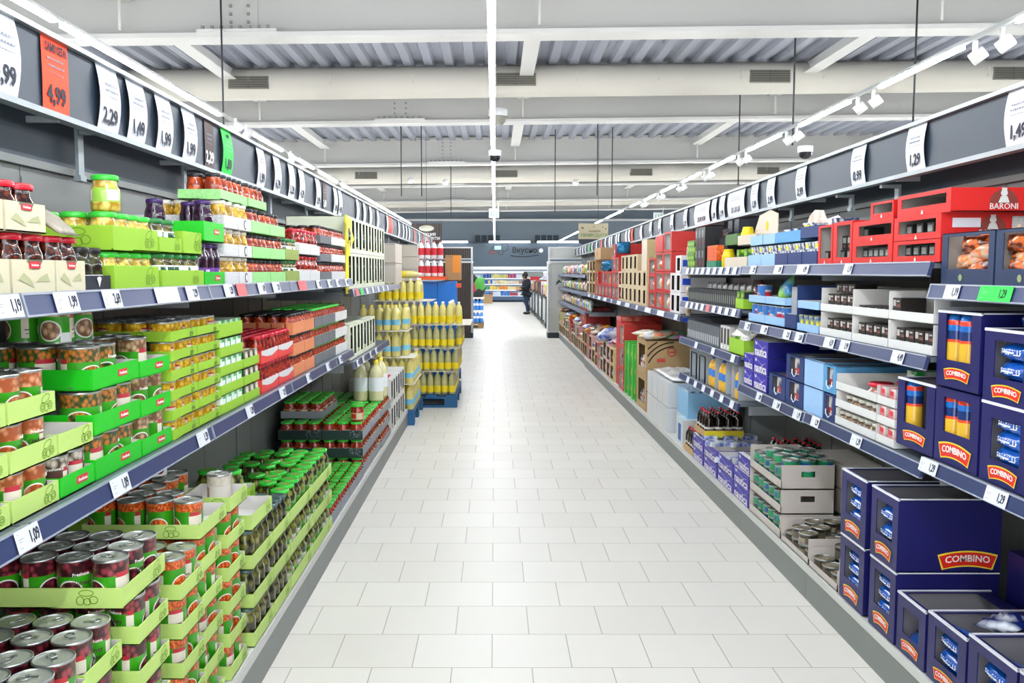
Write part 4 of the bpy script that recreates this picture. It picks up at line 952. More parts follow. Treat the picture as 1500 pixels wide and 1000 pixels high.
tray_stack('L', -.95, 2.86, 3.07, z, 1, .1, .045, BGREEN, beet, 'beetroot jar', 'the bright green beetroot stack', 3, .36, logo=fl, traydesc='bright green cardboard carton', top_ny=3)
tray_stack('L', -.95, 2.84, 3.05, z + .2 - .02, 1, .1, .075, BGREEN, beet, 'beetroot jar', 'the high bright green carton', 3, .3, logo=fl, traydesc='bright green cardboard carton', top_cells={(0, 3)}, top_ny=4) if False else None
o = tray_stack('L', -.95, 2.86, 3.07, z + .145, 1, .1, .066, BGREEN, beet, 'beetroot jar', 'the high bright green carton', 3, .22, logo=fl, traydesc='bright green cardboard carton', top_ny=3, top_cells={(1, 0), (0, 2), (2, 1)})
for k, (x, y) in enumerate(((-1.12, 2.6), (-1.18, 2.66))):
    pass
CHK = M('check_card', 'dadada', .6, noise=.5, scale=160)
tray_stack('L', -.95, 3.08, 3.24, z, 3, .1, .045, CHK, yj, 'yellow pepper jar', 'the chequered carton stack', 2, .36, traydesc='black and white chequered carton', top_ny=4)
def roundlogo(t, w, lip):
    b = MB().lathe([(0, 0), (lip * .42, 0)], 14).xf(Matrix.Rotation(R(90), 4, 'X')); o = link('round_badge', cached(('rl', lip), lambda: b.mesh('round_badge', [BLKC])), parent=t, loc=(0, -.001, lip * .5))
    b = MB().lathe([(0, 0), (lip * .3, 0)], 14).xf(Matrix.Rotation(R(90), 4, 'X')); link('badge_face', cached(('rl2', lip), lambda: b.mesh('badge_face', [WHT])), parent=o, loc=(0, -.0008, 0))
tray_stack('L', -.95, 3.25, 3.42, z, 3, .1, .045, WCARD, yj, 'yellow pepper jar', 'the white badge carton stack', 2, .36, traydesc='white carton with round badge', logo=roundlogo, top_ny=4)
tray_stack('L', -.95, 3.23, 3.42, z + .2, 1, .1, .05, WCARD, wj, 'white labelled jar', 'the high white carton', 2, .36, traydesc='plain white carton', top_ny=4) if False else None
GRW = M('green_white_card', '9fe08c', .55, noise=.3, scale=90)
for k, a in enumerate((3.43, 3.7)):
    tray_stack('L', -.95, a, a + .265, z, 3 , .1, .045, GRW, osau, 'orange relish jar', '%s green and white carton stack' % ['nearer', 'further'][k], 4, .36, traydesc='green and white leafy carton', top_ny=4, top_miss=.3 if k else .1)
tray_stack('L', -1.15, 3.06, 3.42, z + .3, 1, .1, .045, GRW, osau, 'orange relish jar', 'the highest carton by the back panel', 5, .3, traydesc='green and white leafy carton', top_ny=3) if False else None
for k, a in enumerate((3.09, 3.44)):
    tray_stack('L', -.965, a, a + (.33 if k == 0 else .27), z + .3, 1, .1, .035, GRW, osau, 'orange relish jar', '%s highest leafy carton' % ['nearer', 'further'][k], 5 if k == 0 else 4, .15, traydesc='green and white leafy carton', top_ny=2)
tray_stack('L', -.95, 3.975, 4.24, z, 2, .1, .05, M('olive_card', '96a850', .6, noise=.3, scale=90), wj, 'olive jar', 'the olive green carton stack', 4, .36, traydesc='olive green carton', top_ny=4)
for k, a in enumerate((4.25, 4.5)):
    tray_stack('L', -.95, a, a + .245, z, 2, .132, .05, WCARD, rch, 'tall red relish jar', '%s white carton stack of red relish' % ['nearer', 'further'][k], 3, .36, traydesc='white carton with small red print', top_ny=4)
tray_stack('L', -.95, 4.76, 5.08, z, 3, .1, .045, M('slate_card', '6c7074', .6), brnj, 'brown sauce jar', 'the grey carton stack on the upper shelf', 5, .36, traydesc='slate grey carton', top_ny=4)
tray_stack('L', -.95, 5.09, 5.56, z, 3, .1, .048, WCARD, brnj, 'brown sauce jar', 'the last white stack on the upper shelf', 7, .36, traydesc='white patterned carton', top_ny=4)

# ---- oil pallets and what stands on them
BLUEP = M('pallet_blue', '1f5f8f', .6, noise=.25, scale=12); WOODP = M('pallet_wood', '8a7454', .8, noise=.2, scale=14)
def pallet(x0, x1, y0, y1, lab, m=None):
    m = m or BLUEP; t = empty('pallet', ((x0 + x1) / 2, (y0 + y1) / 2, 0), lab, 'pallet', 'blue pallets'); W_, D_ = (x1 - x0) / 2, (y1 - y0) / 2
    for k in range(5):
        a = -W_ + k * (2 * W_ - .12) / 4; link('deck_board', MB().box(a, a + .12, -D_, D_, .122, .144).mesh('deck_board', [m]), parent=t)
    for k in range(3):
        a = -D_ + k * (2 * D_ - .1) / 2; b = MB().box(-W_, W_, a, a + .1, .1, .122).box(-W_, W_, a, a + .1, 0, .022)
        for q in range(3): c = -W_ + q * (2 * W_ - .14) / 2; b.box(c, c + .14, a, a + .1, .022, .1)
        link('runner', b.mesh('runner', [m]), parent=t)
    return t
pallet(-1.44, -.79, 8.44, 9.48, 'blue pallet against the shelves under the sunflower oil packs'); pallet(-1.44, -.42, 9.56, 10.8, 'blue pallet sticking out into the aisle under the oil bottles'); pallet(-1.44, -.48, 11.0, 12.3, 'blue pallet behind the oil bottles under the blue boxes')
SHEET = M('card_sheet', 'd8d4c8', .7)
def layer(x0, x1, y0, y1, z, pr, nm, rows=2, siderow=True):
    nx = int((x1 - x0) / .08); n = 0
    for i in range(nx):
        for j in range(rows): pr.put(T(x0 + .04 + i * .08, y0 + .045 + j * .08, z, i + j), '%s, %s along%s' % (nm, od(i), '' if j == 0 else ', %s row' % od(j)), nm.split(',')[0].split(' in ')[0] + 's on the pallets')
    if siderow:
        for j in range(rows, int((y1 - y0) / .08)): pr.put(T(x1 - .04, y0 + .045 + j * .08, z, j), '%s, side row, %s back' % (nm, od(j)), 'side row oil bottles')
def sheet(x0, x1, y0, y1, z, k): tag(link('cardboard_sheet', MB().box(x0, x1, y0, y1, z, z + .006).mesh('cardboard_sheet', [SHEET])), 'thin cardboard sheet between oil layers, %s' % k, 'cardboard sheet', 'sheets between oil layers')
z = .146
for L in range(3):
    x1 = (-.44, -.40, -.37)[L]; layer(x1 - .8, x1, 9.58, 10.7, z, ob_g, 'green tinted oil bottle in the %s pallet layer' % od(L)); z += .251
    sheet(-1.4, (-.43, -.39, -.27)[L], 9.57, 10.75, z, od(L) + ' from the floor'); z += .007
layer(-1.26, -.46, 9.6, 10.4, z, ob_y, 'yellow oil bottle in the fourth pallet layer'); ob_y.put(T(-.4, 9.66, z, 1), 'single yellow oil bottle at the aisle corner of the fourth layer', 'single bottles')
z += .253; sheet(-1.36, -.7, 9.62, 10.4, z, 'fourth from the floor'); z += .007
layer(-1.3, -.82, 9.64, 10.1, z, ob_y, 'yellow oil bottle in the fifth pallet layer'); z += .253
for i in range(3):
    for j in range(2): ob_y.put(T(-1.35 + j * .27, 9.68 + .08 * i, z + .041, 0, 0, R(90)), 'oil bottle lying on top of the pallet, %s, %s row' % (od(i), od(j)), 'lying oil bottles')
z = .146
for L in range(4):
    nm = 'sunflower oil bottle on the near pallet, %s layer' % od(L)
    x1 = -.8 if L < 2 else -.86
    if L < 2: layer(x1 - .4, x1, 8.48, 9.4, z, ob_s, nm, 1)
    else: layer(x1 - .48, x1, 8.5, 8.9, z, ob_s, nm, 2)
    z += .256; sheet(-1.4, x1 + .01, 8.46, 9.4 if L < 1 else 8.95, z - .004, 'near pallet, %s' % od(L)) if L < 3 else None; z += .004
# blue boxes, beige boxes and bottles behind
BLUEB = M('blue_box', '1577d8', .5); ORB = M('orange_flap', 'ff5a1a', .5); BEIGE = M('beige_box', 'c8bfb2', .6); BRNB = M('brown_box', 'b58a58', .6)
def cbox(x0, x1, y0, y1, z0, z1, m, lab, cat='box', name='cardboard_box', grp=None, parts=()):
    o = link(name, MB().box(-(x1 - x0) / 2, (x1 - x0) / 2, 0, y1 - y0, 0, z1 - z0).mesh(name, [m]), loc=((x0 + x1) / 2, y0, z0)); tag(o, lab, cat, grp)
    b = MB().box(-(x1 - x0) / 2, (x1 - x0) / 2, -.001, 0, (z1 - z0) * .93, (z1 - z0) * .95); link('flap_seam', b.mesh('flap_seam', [M('seam_dark', '5c6062', .6)]), parent=o)
    for (nm, a, b_, c, d, mt) in parts: link(nm, MB().box(a, b_, -.002, .0, c, d).mesh(nm, [mt]), parent=o)
    return o
for L in range(4):
    for i in range(2):
        cbox(-.96 + i * .235, -.96 + i * .235 + .23, 11.05, 11.5, .146 + L * .31, .146 + L * .31 + .3, BLUEB, 'bright blue display box with red and white tubs, %s layer, %s one' % (od(L), ['wall side', 'aisle side'][i]), grp='blue display boxes',
             parts=[] if L == 3 else [('printed_tub', -.05, .05, .05, .2, WHT), ('printed_lid', -.055, .055, .19, .22, RLID), ('tub_label', -.03, .03, .09, .15, RLID)])
cbox(-.49, -.44, 11.1, 11.4, .7, .76, ORB, 'small orange price flap beside the lower blue boxes', 'flap', 'orange_flap'); cbox(-.5, -.44, 11.15, 11.4, 1.3, 1.35, ORB, 'small orange price flap at the top of the blue boxes', 'flap', 'orange_flap')
cbox(-1.0, -.62, 10.95, 11.35, 1.4, 1.44, ORB, 'orange tray rim above the blue boxes', 'tray', 'orange_tray')
for L in range(3): cbox(-1.40, -.96, 10.85, 11.3, 1.39 + L * .15, 1.39 + L * .15 + .147, BEIGE, 'beige carton on the far left upper shelf, %s from below' % od(L), grp='beige cartons')
for L in range(2): cbox(-1.42, -.98, 8.6, 9.2, 1.39 + L * .2, 1.39 + L * .2 + .19, BEIGE, 'large beige carton behind the yellow bottles, %s from below' % od(L), grp='large beige cartons')
rwb = bottle('cleaner_bottle', M('bottle_white', 'eceef2', .3), RLID, M('label_red_round', 'd02838', .5), .075, .22, (.2, .6))
for i in range(4):
    for L in range(2): rwb.put(T(-.93 + .08 * i, 11.0 + .02 * i, 1.441 + .225 * L, i), 'white bottle with red label on the orange tray, %s along, %s layer' % (od(i), od(L)), 'white and red bottles')
cbox(-.66, -.46, 11.6, 12.0, 1.39, 1.72, BRNB, 'open brown carton with an orange flap at the far left shelf end', parts=[('orange_inside', .0, .1, .1, .33, M('amber', 'e8962c', .5))])
cbox(-.97, -.5, 11.6, 12.2, 1.38, 1.4, M('shelf_white', 'd8d8d4', .5), 'thin shelf board under the brown carton', 'board', 'shelf_board') if False else None
# end panel with wood print on the left and white panel with birds on the right
WOOD = NT('wood_print', .6); wv = WOOD.t.nodes.new('ShaderNodeTexWave'); wv.wave_type = 'BANDS'; wv.bands_direction = 'X'; wv.inputs['Scale'].default_value = 2.2; wv.inputs['Distortion'].default_value = 5; wv.inputs['Detail'].default_value = 4
mp = WOOD.t.nodes.new('ShaderNodeMapping'); mp.inputs['Scale'].default_value = (3, 1, .25); WOOD.t.links.new(WOOD.ob, mp.inputs[0]); WOOD.t.links.new(mp.outputs[0], wv.inputs[0]); WOODM = WOOD.out(WOOD.mix(wv.outputs[1], '2c2624', '574a44'))
FRM = M('frame_white', 'd9dbdb', .4); DOT = M('perforation', '3a3d40', .5)
def endpanel(x0, x1, pm, lab, side, flip):
    t = empty('end_panel', ((x0 + x1) / 2, 19.72, 0), lab, 'shelf end panel'); w2 = (x1 - x0) / 2
    link('base', MB().box(-w2, w2, 0, .5, 0, .125).mesh('base', [M('base_black', '2b3136', .5)]), parent=t)
    link('panel', MB().box(-w2, w2, 0, .5, .125, 1.7).mesh('panel', [pm]), parent=t)
    link('top_rail', MB().box(-w2, w2, -.02, .5, 1.7, 1.74).mesh('top_rail', [FRM]), parent=t)
    e = w2 * flip; b = MB().box(min(e, e - .04 * flip), max(e, e - .04 * flip), -.03, 0, .125, 2.06)
    for k in range(36): b.box(min(e - .01 * flip, e - .03 * flip), max(e - .01 * flip, e - .03 * flip), -.032, -.029, .17 + k * .042, .19 + k * .042, 1)
    link('perforated_upright', b.mesh('perforated_upright', [FRM, DOT]), parent=t)
    f = MB().box(-w2, w2, -.02, 0, 2.03, 2.06).box(-w2, w2, -.02, 0, 1.78, 1.8); link('top_frame', f.mesh('top_frame', [FRM]), parent=t)
    link('top_board', MB().box(-w2, w2, .0, .02, 1.8, 2.03).mesh('top_board', [pm]), parent=t)
    return t
tl = endpanel(-1.6, -.5, WOODM, 'dark wood print end panel closing the left shelf row', 'L', 1)
tr = endpanel(1.2, 2.3, M('panel_light', 'c2c4c0', .5), 'pale grey end panel with dark bird silhouettes on the right', 'R', -1)
BIRD = M('bird_green', '1f4a3c', .6)
for (x, z, s_) in ((-.33, 1.26, .11), (-.05, 1.05, .13), (.02, 1.33, .12)):
    b = MB(); 
    for poly in ([(-.1, .6), (.1, .1), (.5, .2)], [(.1, .1), (-.6, -.5), (-.1, -.4), (.5, .2)], [(.1, .2), (.3, .7), (.5, .2)], [(.4, .25), (1, .1), (.4, -.1)], [(-.6, .1), (-.1, -.1), (.3, .25)]):
        b.quad([(p * s_, -.004, q * s_) for p, q in poly][::1])
    link('bird_decal', b.mesh('bird_decal', [BIRD]), parent=tr, loc=(x, -.0, z))
# hanging boards
t = empty('hanging_sign', (-1.53, 19.6, 2.13), 'dark wood look hanging board with oval badge above the left shelf end', 'sign')
b = MB(); b.quad([(-.34, 0, .08), (.34, 0, -.02), (.34, 0, .45), (-.34, 0, .45)]); b.quad([(-.34, .02, .08), (-.34, .02, .45), (.34, .02, .45), (.34, .02, -.02)]); b.quad([(-.34, 0, .08), (-.34, .02, .08), (.34, .02, -.02), (.34, 0, -.02)])
link('board', b.mesh('board', [WOODM]), parent=t)
b = MB().lathe([(0, 0), (.17, 0), (.17, .004)], 20).xf(Matrix.Diagonal((1, 1, .4, 1)) @ Matrix.Rotation(R(90), 4, 'X')); link('oval_badge', b.mesh('oval_badge', [M('badge_cream', 'd8d6c4', .6)]), parent=t, loc=(0, -.004, .34))
link('lettering', text_mesh('СЕЛЕКЦИЯ', .085, INKW, .02), parent=t, loc=(-.02, -.006, .2)); link('lettering', text_mesh('ПРОДУКТИ', .085, INKW, .02), parent=t, loc=(.06, -.006, .11))
link('hanger_rod', MB().box(-.004, .004, 0, .008, .45, 2.5).mesh('hanger_rod', [ROD]), parent=t)
t = empty('hanging_sign', (2.2, 19.6, 2.13), 'beige hanging board with dark arrows and green lettering on the right', 'sign')
b = MB(); b.box(-.33, .33, 0, .02, .1, .45, 0); b.quad([(-.33, .0, .1), (-.33, 0, .02), (-.1, 0, -.09), (.15, 0, .0), (.33, 0, .1)], 1); link('board', b.mesh('board', [M('board_beige', 'a59a80', .6), M('board_dark', '1c2430', .6)]), parent=t)
link('lettering', text_mesh('НАМЕРИ', .06, M('txt_brown', '4a4036', .6), .02), parent=t, loc=(.03, -.003, .27)); link('lettering', text_mesh('ПРИРОДАТА', .095, M('txt_green', '4f7a34', .6), .02), parent=t, loc=(.02, -.003, .18))
b = MB(); b.quad([(-.29, -.003, .36), (-.22, -.003, .32), (-.22, -.003, .4)][::-1] + [(-.22, -.003, .36)]); b.quad([(.3, -.003, .33), (.27, -.003, .35), (.27, -.003, .31), (.28, -.003, .31)]); b.box(0, .02, -.004, -.002, .36, .38); b.box(.2, .22, -.004, -.002, .36, .38); link('arrow_print', b.mesh('arrow_print', [BLK]), parent=t)
link('hanger_rod', MB().box(.1, .108, 0, .008, .45, 2.5).mesh('hanger_rod', [ROD]), parent=t)

# ================================================================ GOODS: RIGHT SIDE
NAVY = M('navy_card', '14145c', .42); NAVYIN = M('navy_inside', '8d8b90', .7); WRIM = M('white_torn_rim', 'e8e8f0', .6); BADR = M('badge_red', 'e02818', .4); BADY = M('badge_yellow', 'f6d838', .4)
PBLUE = NT('pasta_bag_blue', .18, .6); c_ = PBLUE.mix(PBLUE.rng(PBLUE.u, .84, .93), '0d58b8', 'd8b45a'); c_ = PBLUE.mix(PBLUE.box(.25, .6, .46, .54), c_, 'dfe8f2'); PBLUE.out(c_); PBLUE = PBLUE.m
def pasta_bag(): return cached('pbag', lambda: MB().pillow(.2, .1, .085, 0, 9, (0, 0, .05), 3).mesh('pasta_bag', [PBLUE]))
def bent_pasta():
    m = text_mesh('FARFALLE', .022, TW_, .01).copy()
    for v in m.vertices: v.co.z += .031; v.co.y += .001 + (v.co.x / .09) ** 2 * .012
    return m
pbag = Proto('pasta_bag', 'pasta bag', cached('pb2', lambda: MB().pillow(.185, .062, .12, 0, 9, (0, .062, .031), 3).mesh('pasta_bag', [PBLUE])), [('lettering', bent_pasta(), [])], .055, .1)
def combino(side, X0, y0, y1, z, h, depth, lab, win=(.2, .8, .36, .86), bags=4, logo2=False, lh=.16, torn=False, rimw=.006):
    w = y1 - y0 - .003; S = slot(side, X0, y0, y1, z)
    x0, x1, z0, z1 = -w / 2 + w * win[0], -w / 2 + w * win[1], h * win[2], h * win[3]
    me, parts = cached(('cmb', round(w, 3), round(h, 3), depth, win), lambda: windowbox(w, depth, h, (x0, x1, z0, z1), NAVY, NAVYIN, rim=WRIM, rimw=rimw))
    o = link('pasta_carton', me, mw=S); tag(o, lab, 'pasta carton', 'navy pasta cartons')
    for pn, pm in parts: link(pn, pm, parent=o)
    arc_badge(w * .62, h * lh, BADY, BADR, TW_, 'COMBINO', o, T(0, -.001, h * win[2] * .48))
    for k in range(bags):
        zz = z + .006 + (h * .8) / max(bags, 1) * k
        if zz - z > h - .06: break
        pbag.put(slot(side, X0, y0, y1, zz) @ T(0, .02, 0, 0) @ Matrix.Diagonal((w * .94 / .16, 1, 1, 1)) if False else slot(side, X0, y0, y1, zz) @ T(0, .006, 0), lab_fit('blue pasta bag, %s up, inside the %s' % (od(k), lab)), 'blue pasta bags')
    if logo2:
        e = -1 if side == 'L' else 1
        arc_badge(.215, .055, BADY, BADR, TW_, 'COMBINO', o, Matrix.Translation((w / 2 + .0015, depth * .68, h * .17)) @ Matrix.Rotation(R(90), 4, 'Z'))
    return o
bz = .163
combino('R', 1.432, 3.03, 3.245, bz, .262, .37, 'navy carton lower of the pair beside the tallest box', bags=4)
combino('R', 1.432, 3.295, 3.53, bz, .262, .37, 'navy carton at the bottom next to the cans', bags=4)
combino('R', 1.432, 3.03, 3.25, bz + .268, .262, .37, 'tall navy carton with a large banner on its side', bags=3, logo2=True)
combino('R', 1.432, 3.295, 3.535, bz + .268, .262, .37, 'navy carton upper layer next to the white cans box', bags=4)
combino('R', 1.435, 2.815, 3.02, bz, .205, .33, 'low torn navy carton in front of the tall one', win=(.22, .78, .36, .8), bags=1)
combino('R', 1.435, 2.565, 2.8, bz, .22, .33, 'open navy carton with a crumpled bag on top', bags=3)
combino('R', 1.435, 2.31, 2.555, bz, .245, .33, 'navy carton with wide torn window near the corner', bags=3)
combino('R', 1.435, 2.06, 2.3, bz, .25, .33, 'nearest navy carton cut by the frame', bags=3)
for k, (a, b_) in enumerate(((2.55, 3.0), (2.08, 2.53))):
    o = link('closed_pasta_carton', MB().box(-(b_ - a) / 2, (b_ - a) / 2, 0, .13, 0, .36).mesh('closed_pasta_carton', [NAVY]), mw=slot('R', 1.81, a, b_, bz)); tag(o, 'closed navy carton at the back of the base shelf, %s' % ['beside the tall box', 'nearer the camera'][k], 'pasta carton')
    arc_badge(.24, .07, BADY, BADR, TW_, 'COMBINO', o, T(.02, -.001, .25))
bw = MB().pillow(.2, .13, .05, 0, 10, (0, 0, 0), 9, .35); cb = Proto('crumpled_bag', 'pasta bag', bw.mesh('crumpled_bag', [pack_mat('foil_blue', 'dfe4ee', '0c2470', None, 16, .15)]), [])
cb.put(T(1.62, 2.66, bz + .235, .6, R(80), .1), 'crumpled blue and white pasta bag on the open carton', 'loose bags')
# spaghetti cartons, near right middle shelf
SPG = NT('spaghetti_pack', .2, .5); c_ = SPG.mix(SPG.rng(SPG.v, -.1, .6), '14306e', 'e6b83c'); c_ = SPG.mix(SPG.rng(SPG.v, .6, .64), c_, 'e8502c'); c_ = SPG.mix(SPG.rng(SPG.v, .76, .98), c_, '1f6cc0'); c_ = SPG.mix(SPG.box(-.1, 2, .84, .91), c_, 'e0402c'); SPG = SPG.out(c_)
spg = Proto('spaghetti_pack', 'spaghetti pack', MB().lathe([(0, 0), (.026, .003), (.028, .02), (.028, .2), (.022, .222), (0, .226)], 12).mesh('spaghetti_pack', [SPG]), [], .226, .056)
def spag_box(y0, y1, z, h, lab, tiltlast=False, n=3, big=False):
    w = y1 - y0 - .003; S = slot('R', 1.425, y0, y1, z)
    win = (.2, .8, .36, 1.0) if not big else (.2, .82, .42, .88)
    me, parts = cached(('spb', round(w, 3), round(h, 3), win), lambda: windowbox(w, .4, h, (-w / 2 + w * win[0], -w / 2 + w * win[1], h * win[2], h * win[3]), NAVY, NAVYIN, rim=WRIM if not big else None))
    o = link('spaghetti_carton', me, mw=S); tag(o, lab, 'pasta carton', 'spaghetti cartons')
    for pn, pm in parts: link(pn, pm, parent=o)
    arc_badge(w * (.62 if not big else .76), h * (.14 if not big else .2), BADY, BADR, TW_, 'COMBINO', o, T(0, -.001, h * .18))
    for i in range(n):
        x = -w * .3 + w * .6 * i / (n - 1); spg.put(S @ T(x, .035, .004, i, 0, R(9) if (tiltlast and i == n - 1) else 0), lab_fit('spaghetti pack, %s along, in the %s' % (od(i), lab)), 'spaghetti packs')
    return o
spag_box(2.795, 3.055, .897, .232, 'spaghetti carton with a leaning pack', True, 2)
spag_box(2.535, 2.79, .897, .238, 'spaghetti carton with the largest front banner', False, 3, True)
spag_box(2.545, 2.795, 1.14, .235, 'upper spaghetti carton under the croissants', False, 3)
combino('R', 1.425, 2.29, 2.525, 1.13, .205, .4, 'upper navy carton of blue bags beside the spaghetti', win=(.22, .82, .34, .86), bags=3)
combino('R', 1.425, 2.29, 2.525, .897, .228, .4, 'lower navy carton of blue bags beside the spaghetti', win=(.22, .82, .3, .82), bags=4)
combino('R', 1.425, 2.05, 2.28, .897, .228, .4, 'lower navy carton cut by the right edge', bags=4); combino('R', 1.425, 2.05, 2.28, 1.13, .205, .4, 'upper navy carton cut by the right edge', bags=3)
for k in range(4): pbag.put(T(1.47 + .08 * k, 2.36 + .03 * (k % 2), 1.335, R(-80)), 'blue pasta bag lying above the upper cartons, %s' % od(k), 'blue bags above the cartons')
# croissant cartons
CNAVY = M('croissant_navy', '263758', .45); CIN = M('croissant_inside', 'b0a89e', .7)
CRO = pack_mat('croissant_bag', 'ff7a10', 'c8a890', None, 45, .2); CRO2 = pack_mat('croissant_bag_brown', 'e86a10', '5a2410', None, 45, .2)
for k, (a, b_) in enumerate(((2.495, 2.79), (2.19, 2.49))):
    w = b_ - a - .004; S = slot('R', 1.425, a, b_, 1.46); h = .16
    me, _ = windowbox(w, .35, h, (-w * .38, w * .4, h * .3, h * .93), CNAVY, CIN, topopen=True)
    o = link('croissant_carton', me, mw=S); tag(o, 'dark navy carton of orange croissant bags, %s' % ['left one with wide window', 'right one cut by the frame'][k], 'carton')
    link('printed_leaf', MB().lathe([(0, 0), (.011, 0)], 8).xf(Matrix.Rotation(R(90), 4, 'X')).mesh('printed_leaf', [M('leaf_olive', '9aa070', .6)]), parent=o, loc=(-.03, -.001, .022))
    rn = random.Random(k)
    for q in range(14):
        me = cached(('cro', q % 3), lambda: MB().pillow(.15, .055, .05, 0, 8, (0, 0, 0), q, .3).mesh('croissant_bag', [CRO if q % 3 else CRO2]))
        tag(link('croissant_bag', me, mw=S @ T(rn.uniform(-.06, .06), .035 + .035 * (q // 4), .05 + .024 * (q % 4), rn.uniform(-.2, .2), 0, rn.uniform(-.5, .5))), 'orange croissant bag in the %s dark carton, %s' % (['left', 'right'][k], od(q)), 'pastry bag', 'orange croissant bags')
# BARONI cartons
RIN = M('red_carton_inside', 'b8b4ae', .7); BARB = M('baroni_brown', '8a3a30', .6)
tinb = brick('coffee_tin', [M('dark_tin', '252525', .4)], .045, .06, .055, accent=[(-.35, .3, .45, .85, M('print_silver', '9ca09e', .4)), (-.2, .2, .12, .3, M('print_brown', '7a5a4c', .5))])
def baroni(y0, y1, z, h, lab, win=None, items=0, depth=.42, sidelogo=False, X0=1.425):
    w = y1 - y0 - .003; S = slot('R', X0, y0, y1, z)
    wn = win or (.1, .9, .3, .85)
    me, _ = cached(('bar', round(w, 3), round(h, 3), wn, depth), lambda: windowbox(w, depth, h, (-w / 2 + w * wn[0], -w / 2 + w * wn[1], h * wn[2], h * wn[3]), REDC, RIN, topopen=False))
    o = link('red_carton', me, mw=S); tag(o, lab, 'carton', 'red cartons on the right top shelf')
    b = MB(); b.quad([(-.008, -.0012, .004), (.008, -.0012, .004), (.005, -.0012, .012), (0, -.0012, .019), (-.005, -.0012, .012)]); link('crest_print', cached('crp', lambda: b.mesh('crest_print', [WCARD])), parent=o)
    for i in range(items): tinb.put(S @ T(-w * .34 + w * .68 * i / max(1, items - 1), .03, .004 + h * .0), lab_fit('small dark tin, %s along, in the %s' % (od(i), lab)), 'small dark tins')
    if sidelogo:
        Ms = Matrix.Translation((w / 2 + .001, .165, h * .3)) @ Matrix.Rotation(R(90), 4, 'Z')
        b = MB(); b.quad([(-.045, 0, .004)] + [(.045 * math.cos(math.pi * (1 - k / 8)), 0, .004 + .045 * math.sin(math.pi * (1 - k / 8))) for k in range(9)][1:] + []); q = link('logo_arch', b.mesh('logo_arch', [BARB]), parent=o); q.matrix_local = Ms
        for f in q.data.polygons: pass
        b = MB().lathe([(0, 0), (.011, 0)], 10).xf(Matrix.Translation((0, -.001, .036)) @ Matrix.Rotation(R(90), 4, 'X')); b.quad([(-.018, -.001, .006), (.018, -.001, .006), (.01, -.001, .026), (-.01, -.001, .026)]); b.box(-.008, .008, -.0015, -.001, .043, .052)
        link('cook_emblem', b.mesh('cook_emblem', [WCARD]), parent=q)
        link('lettering', text_mesh('BARONI', .026, WCARD, .01, .95), parent=q, loc=(0, -.002, -.006))
    return o
z = 1.532
baroni(2.80, 3.13, z, .073, 'red carton, lowest beside the croissants', items=5)
baroni(2.80, 3.13, z + .074, .08, 'red carton in the middle with brown emblem side', items=4, sidelogo=True)
baroni(2.745, 3.11, z + .156, .072, 'topmost red carton jutting toward the camera', items=0, sidelogo=True, win=(.08, .92, .42, .86))
baroni(3.137, 3.49, z, .08, 'red carton second along on the shelf', items=6)
baroni(3.137, 3.49, z + .082, .078, 'red carton stacked second along', items=2, win=(.16, .96, .3, .8))
baroni(3.14, 3.33, z + .163, .06, 'small red carton tilted on the second stack', win=(.1, .95, .35, .9))
baroni(3.495, 3.69, z, .17, 'tall red carton with two tin rows', win=(.2, .9, .16, .93), items=3)
baroni(3.695, 3.86, z, .165, 'tall red carton nearly empty', win=(.15, .9, .16, .96), items=1)
for i in range(3): tinb.put(slot('R', 1.455, 3.495, 3.69, z + .062 * (1) + .0) @ T(-.05 + .05 * i, .0, .0), 'small dark tin in the second row of the tall red carton, %s' % od(i), 'small dark tins')
link('white_sticker', MB().box(-.045, .045, -.001, 0, 0, .03).mesh('white_sticker', [PAPER]), mw=T(1.505, 2.799, z + .11)); q = C.objects[-1]
for q in [o for o in C.objects if o.name == 'white_sticker']: tag(q, 'white sticker on the side of the middle red carton', 'sticker')
tag(link('handwritten_shipping_label', MB().box(0, .07, -.001, 0, 0, .04).mesh('handwritten_shipping_label', [M('label_greyish', 'c8c8c4', .6, noise=.5, scale=180)]), loc=(1.65, 2.799, z + .105)), 'grey printed sticker over the emblem of the middle red carton', 'sticker')
# light blue / navy cartons on top shelf
LBL = M('light_blue_card', '9cc4ec', .5); LBL2 = M('mid_blue_card', '5a9fd0', .5); NAV2 = M('navy_card_plain', '1d3670', .5)
fish = brick('fish_tin_box', [pack_mat('fish_box', '1e3a6c', 'e4e8ea', None, 50, .4)], .07, .1, .033, accent=[(-.3, .2, .2, .7, YEL)]); fish2 = brick('fish_box_pale', [pack_mat('fish_box2', 'd8dcdc', '28406c', None, 45, .4)], .06, .1, .033)
fish2.name = 'fish_box'
for k, (a, b_, m_, h) in enumerate(((3.87, 4.06, NAV2, .078), (4.065, 4.255, NAV2, .078), (4.26, 4.45, NAV2, .078), (4.455, 4.68, LBL, .075), (4.685, 4.92, LBL, .075))):
    tray_stack('R', 1.425, a, b_, z, 1, .1, h * .55 if m_ is NAV2 else h * .8, m_, fish if k % 2 else fish2, 'fish tin box', '%s low blue carton on the top shelf' % od(k), 3, .38, traydesc='blue display carton', rot=0, top_ny=1, dptless=None) if False else tray_stack('R', 1.425, a, b_, z, 1, .1, .06, m_, fish if k % 2 else fish2, 'fish tin box', '%s low blue carton, right top shelf' % od(k), 3, .38, traydesc='blue display carton', rot=0, top_ny=2)
    for r_ in range(1, 3):
        for i in range(3): (fish, fish2)[(i + r_ + k) % 2].put(slot('R', 1.432, a, b_, z + .004 + .0335 * r_) @ T((-1 + i) * (b_ - a) * .31, .006, 0), 'fish tin box above the %s low blue carton, %s tier, %s' % (od(k), od(r_), od(i)), 'stacked fish boxes')
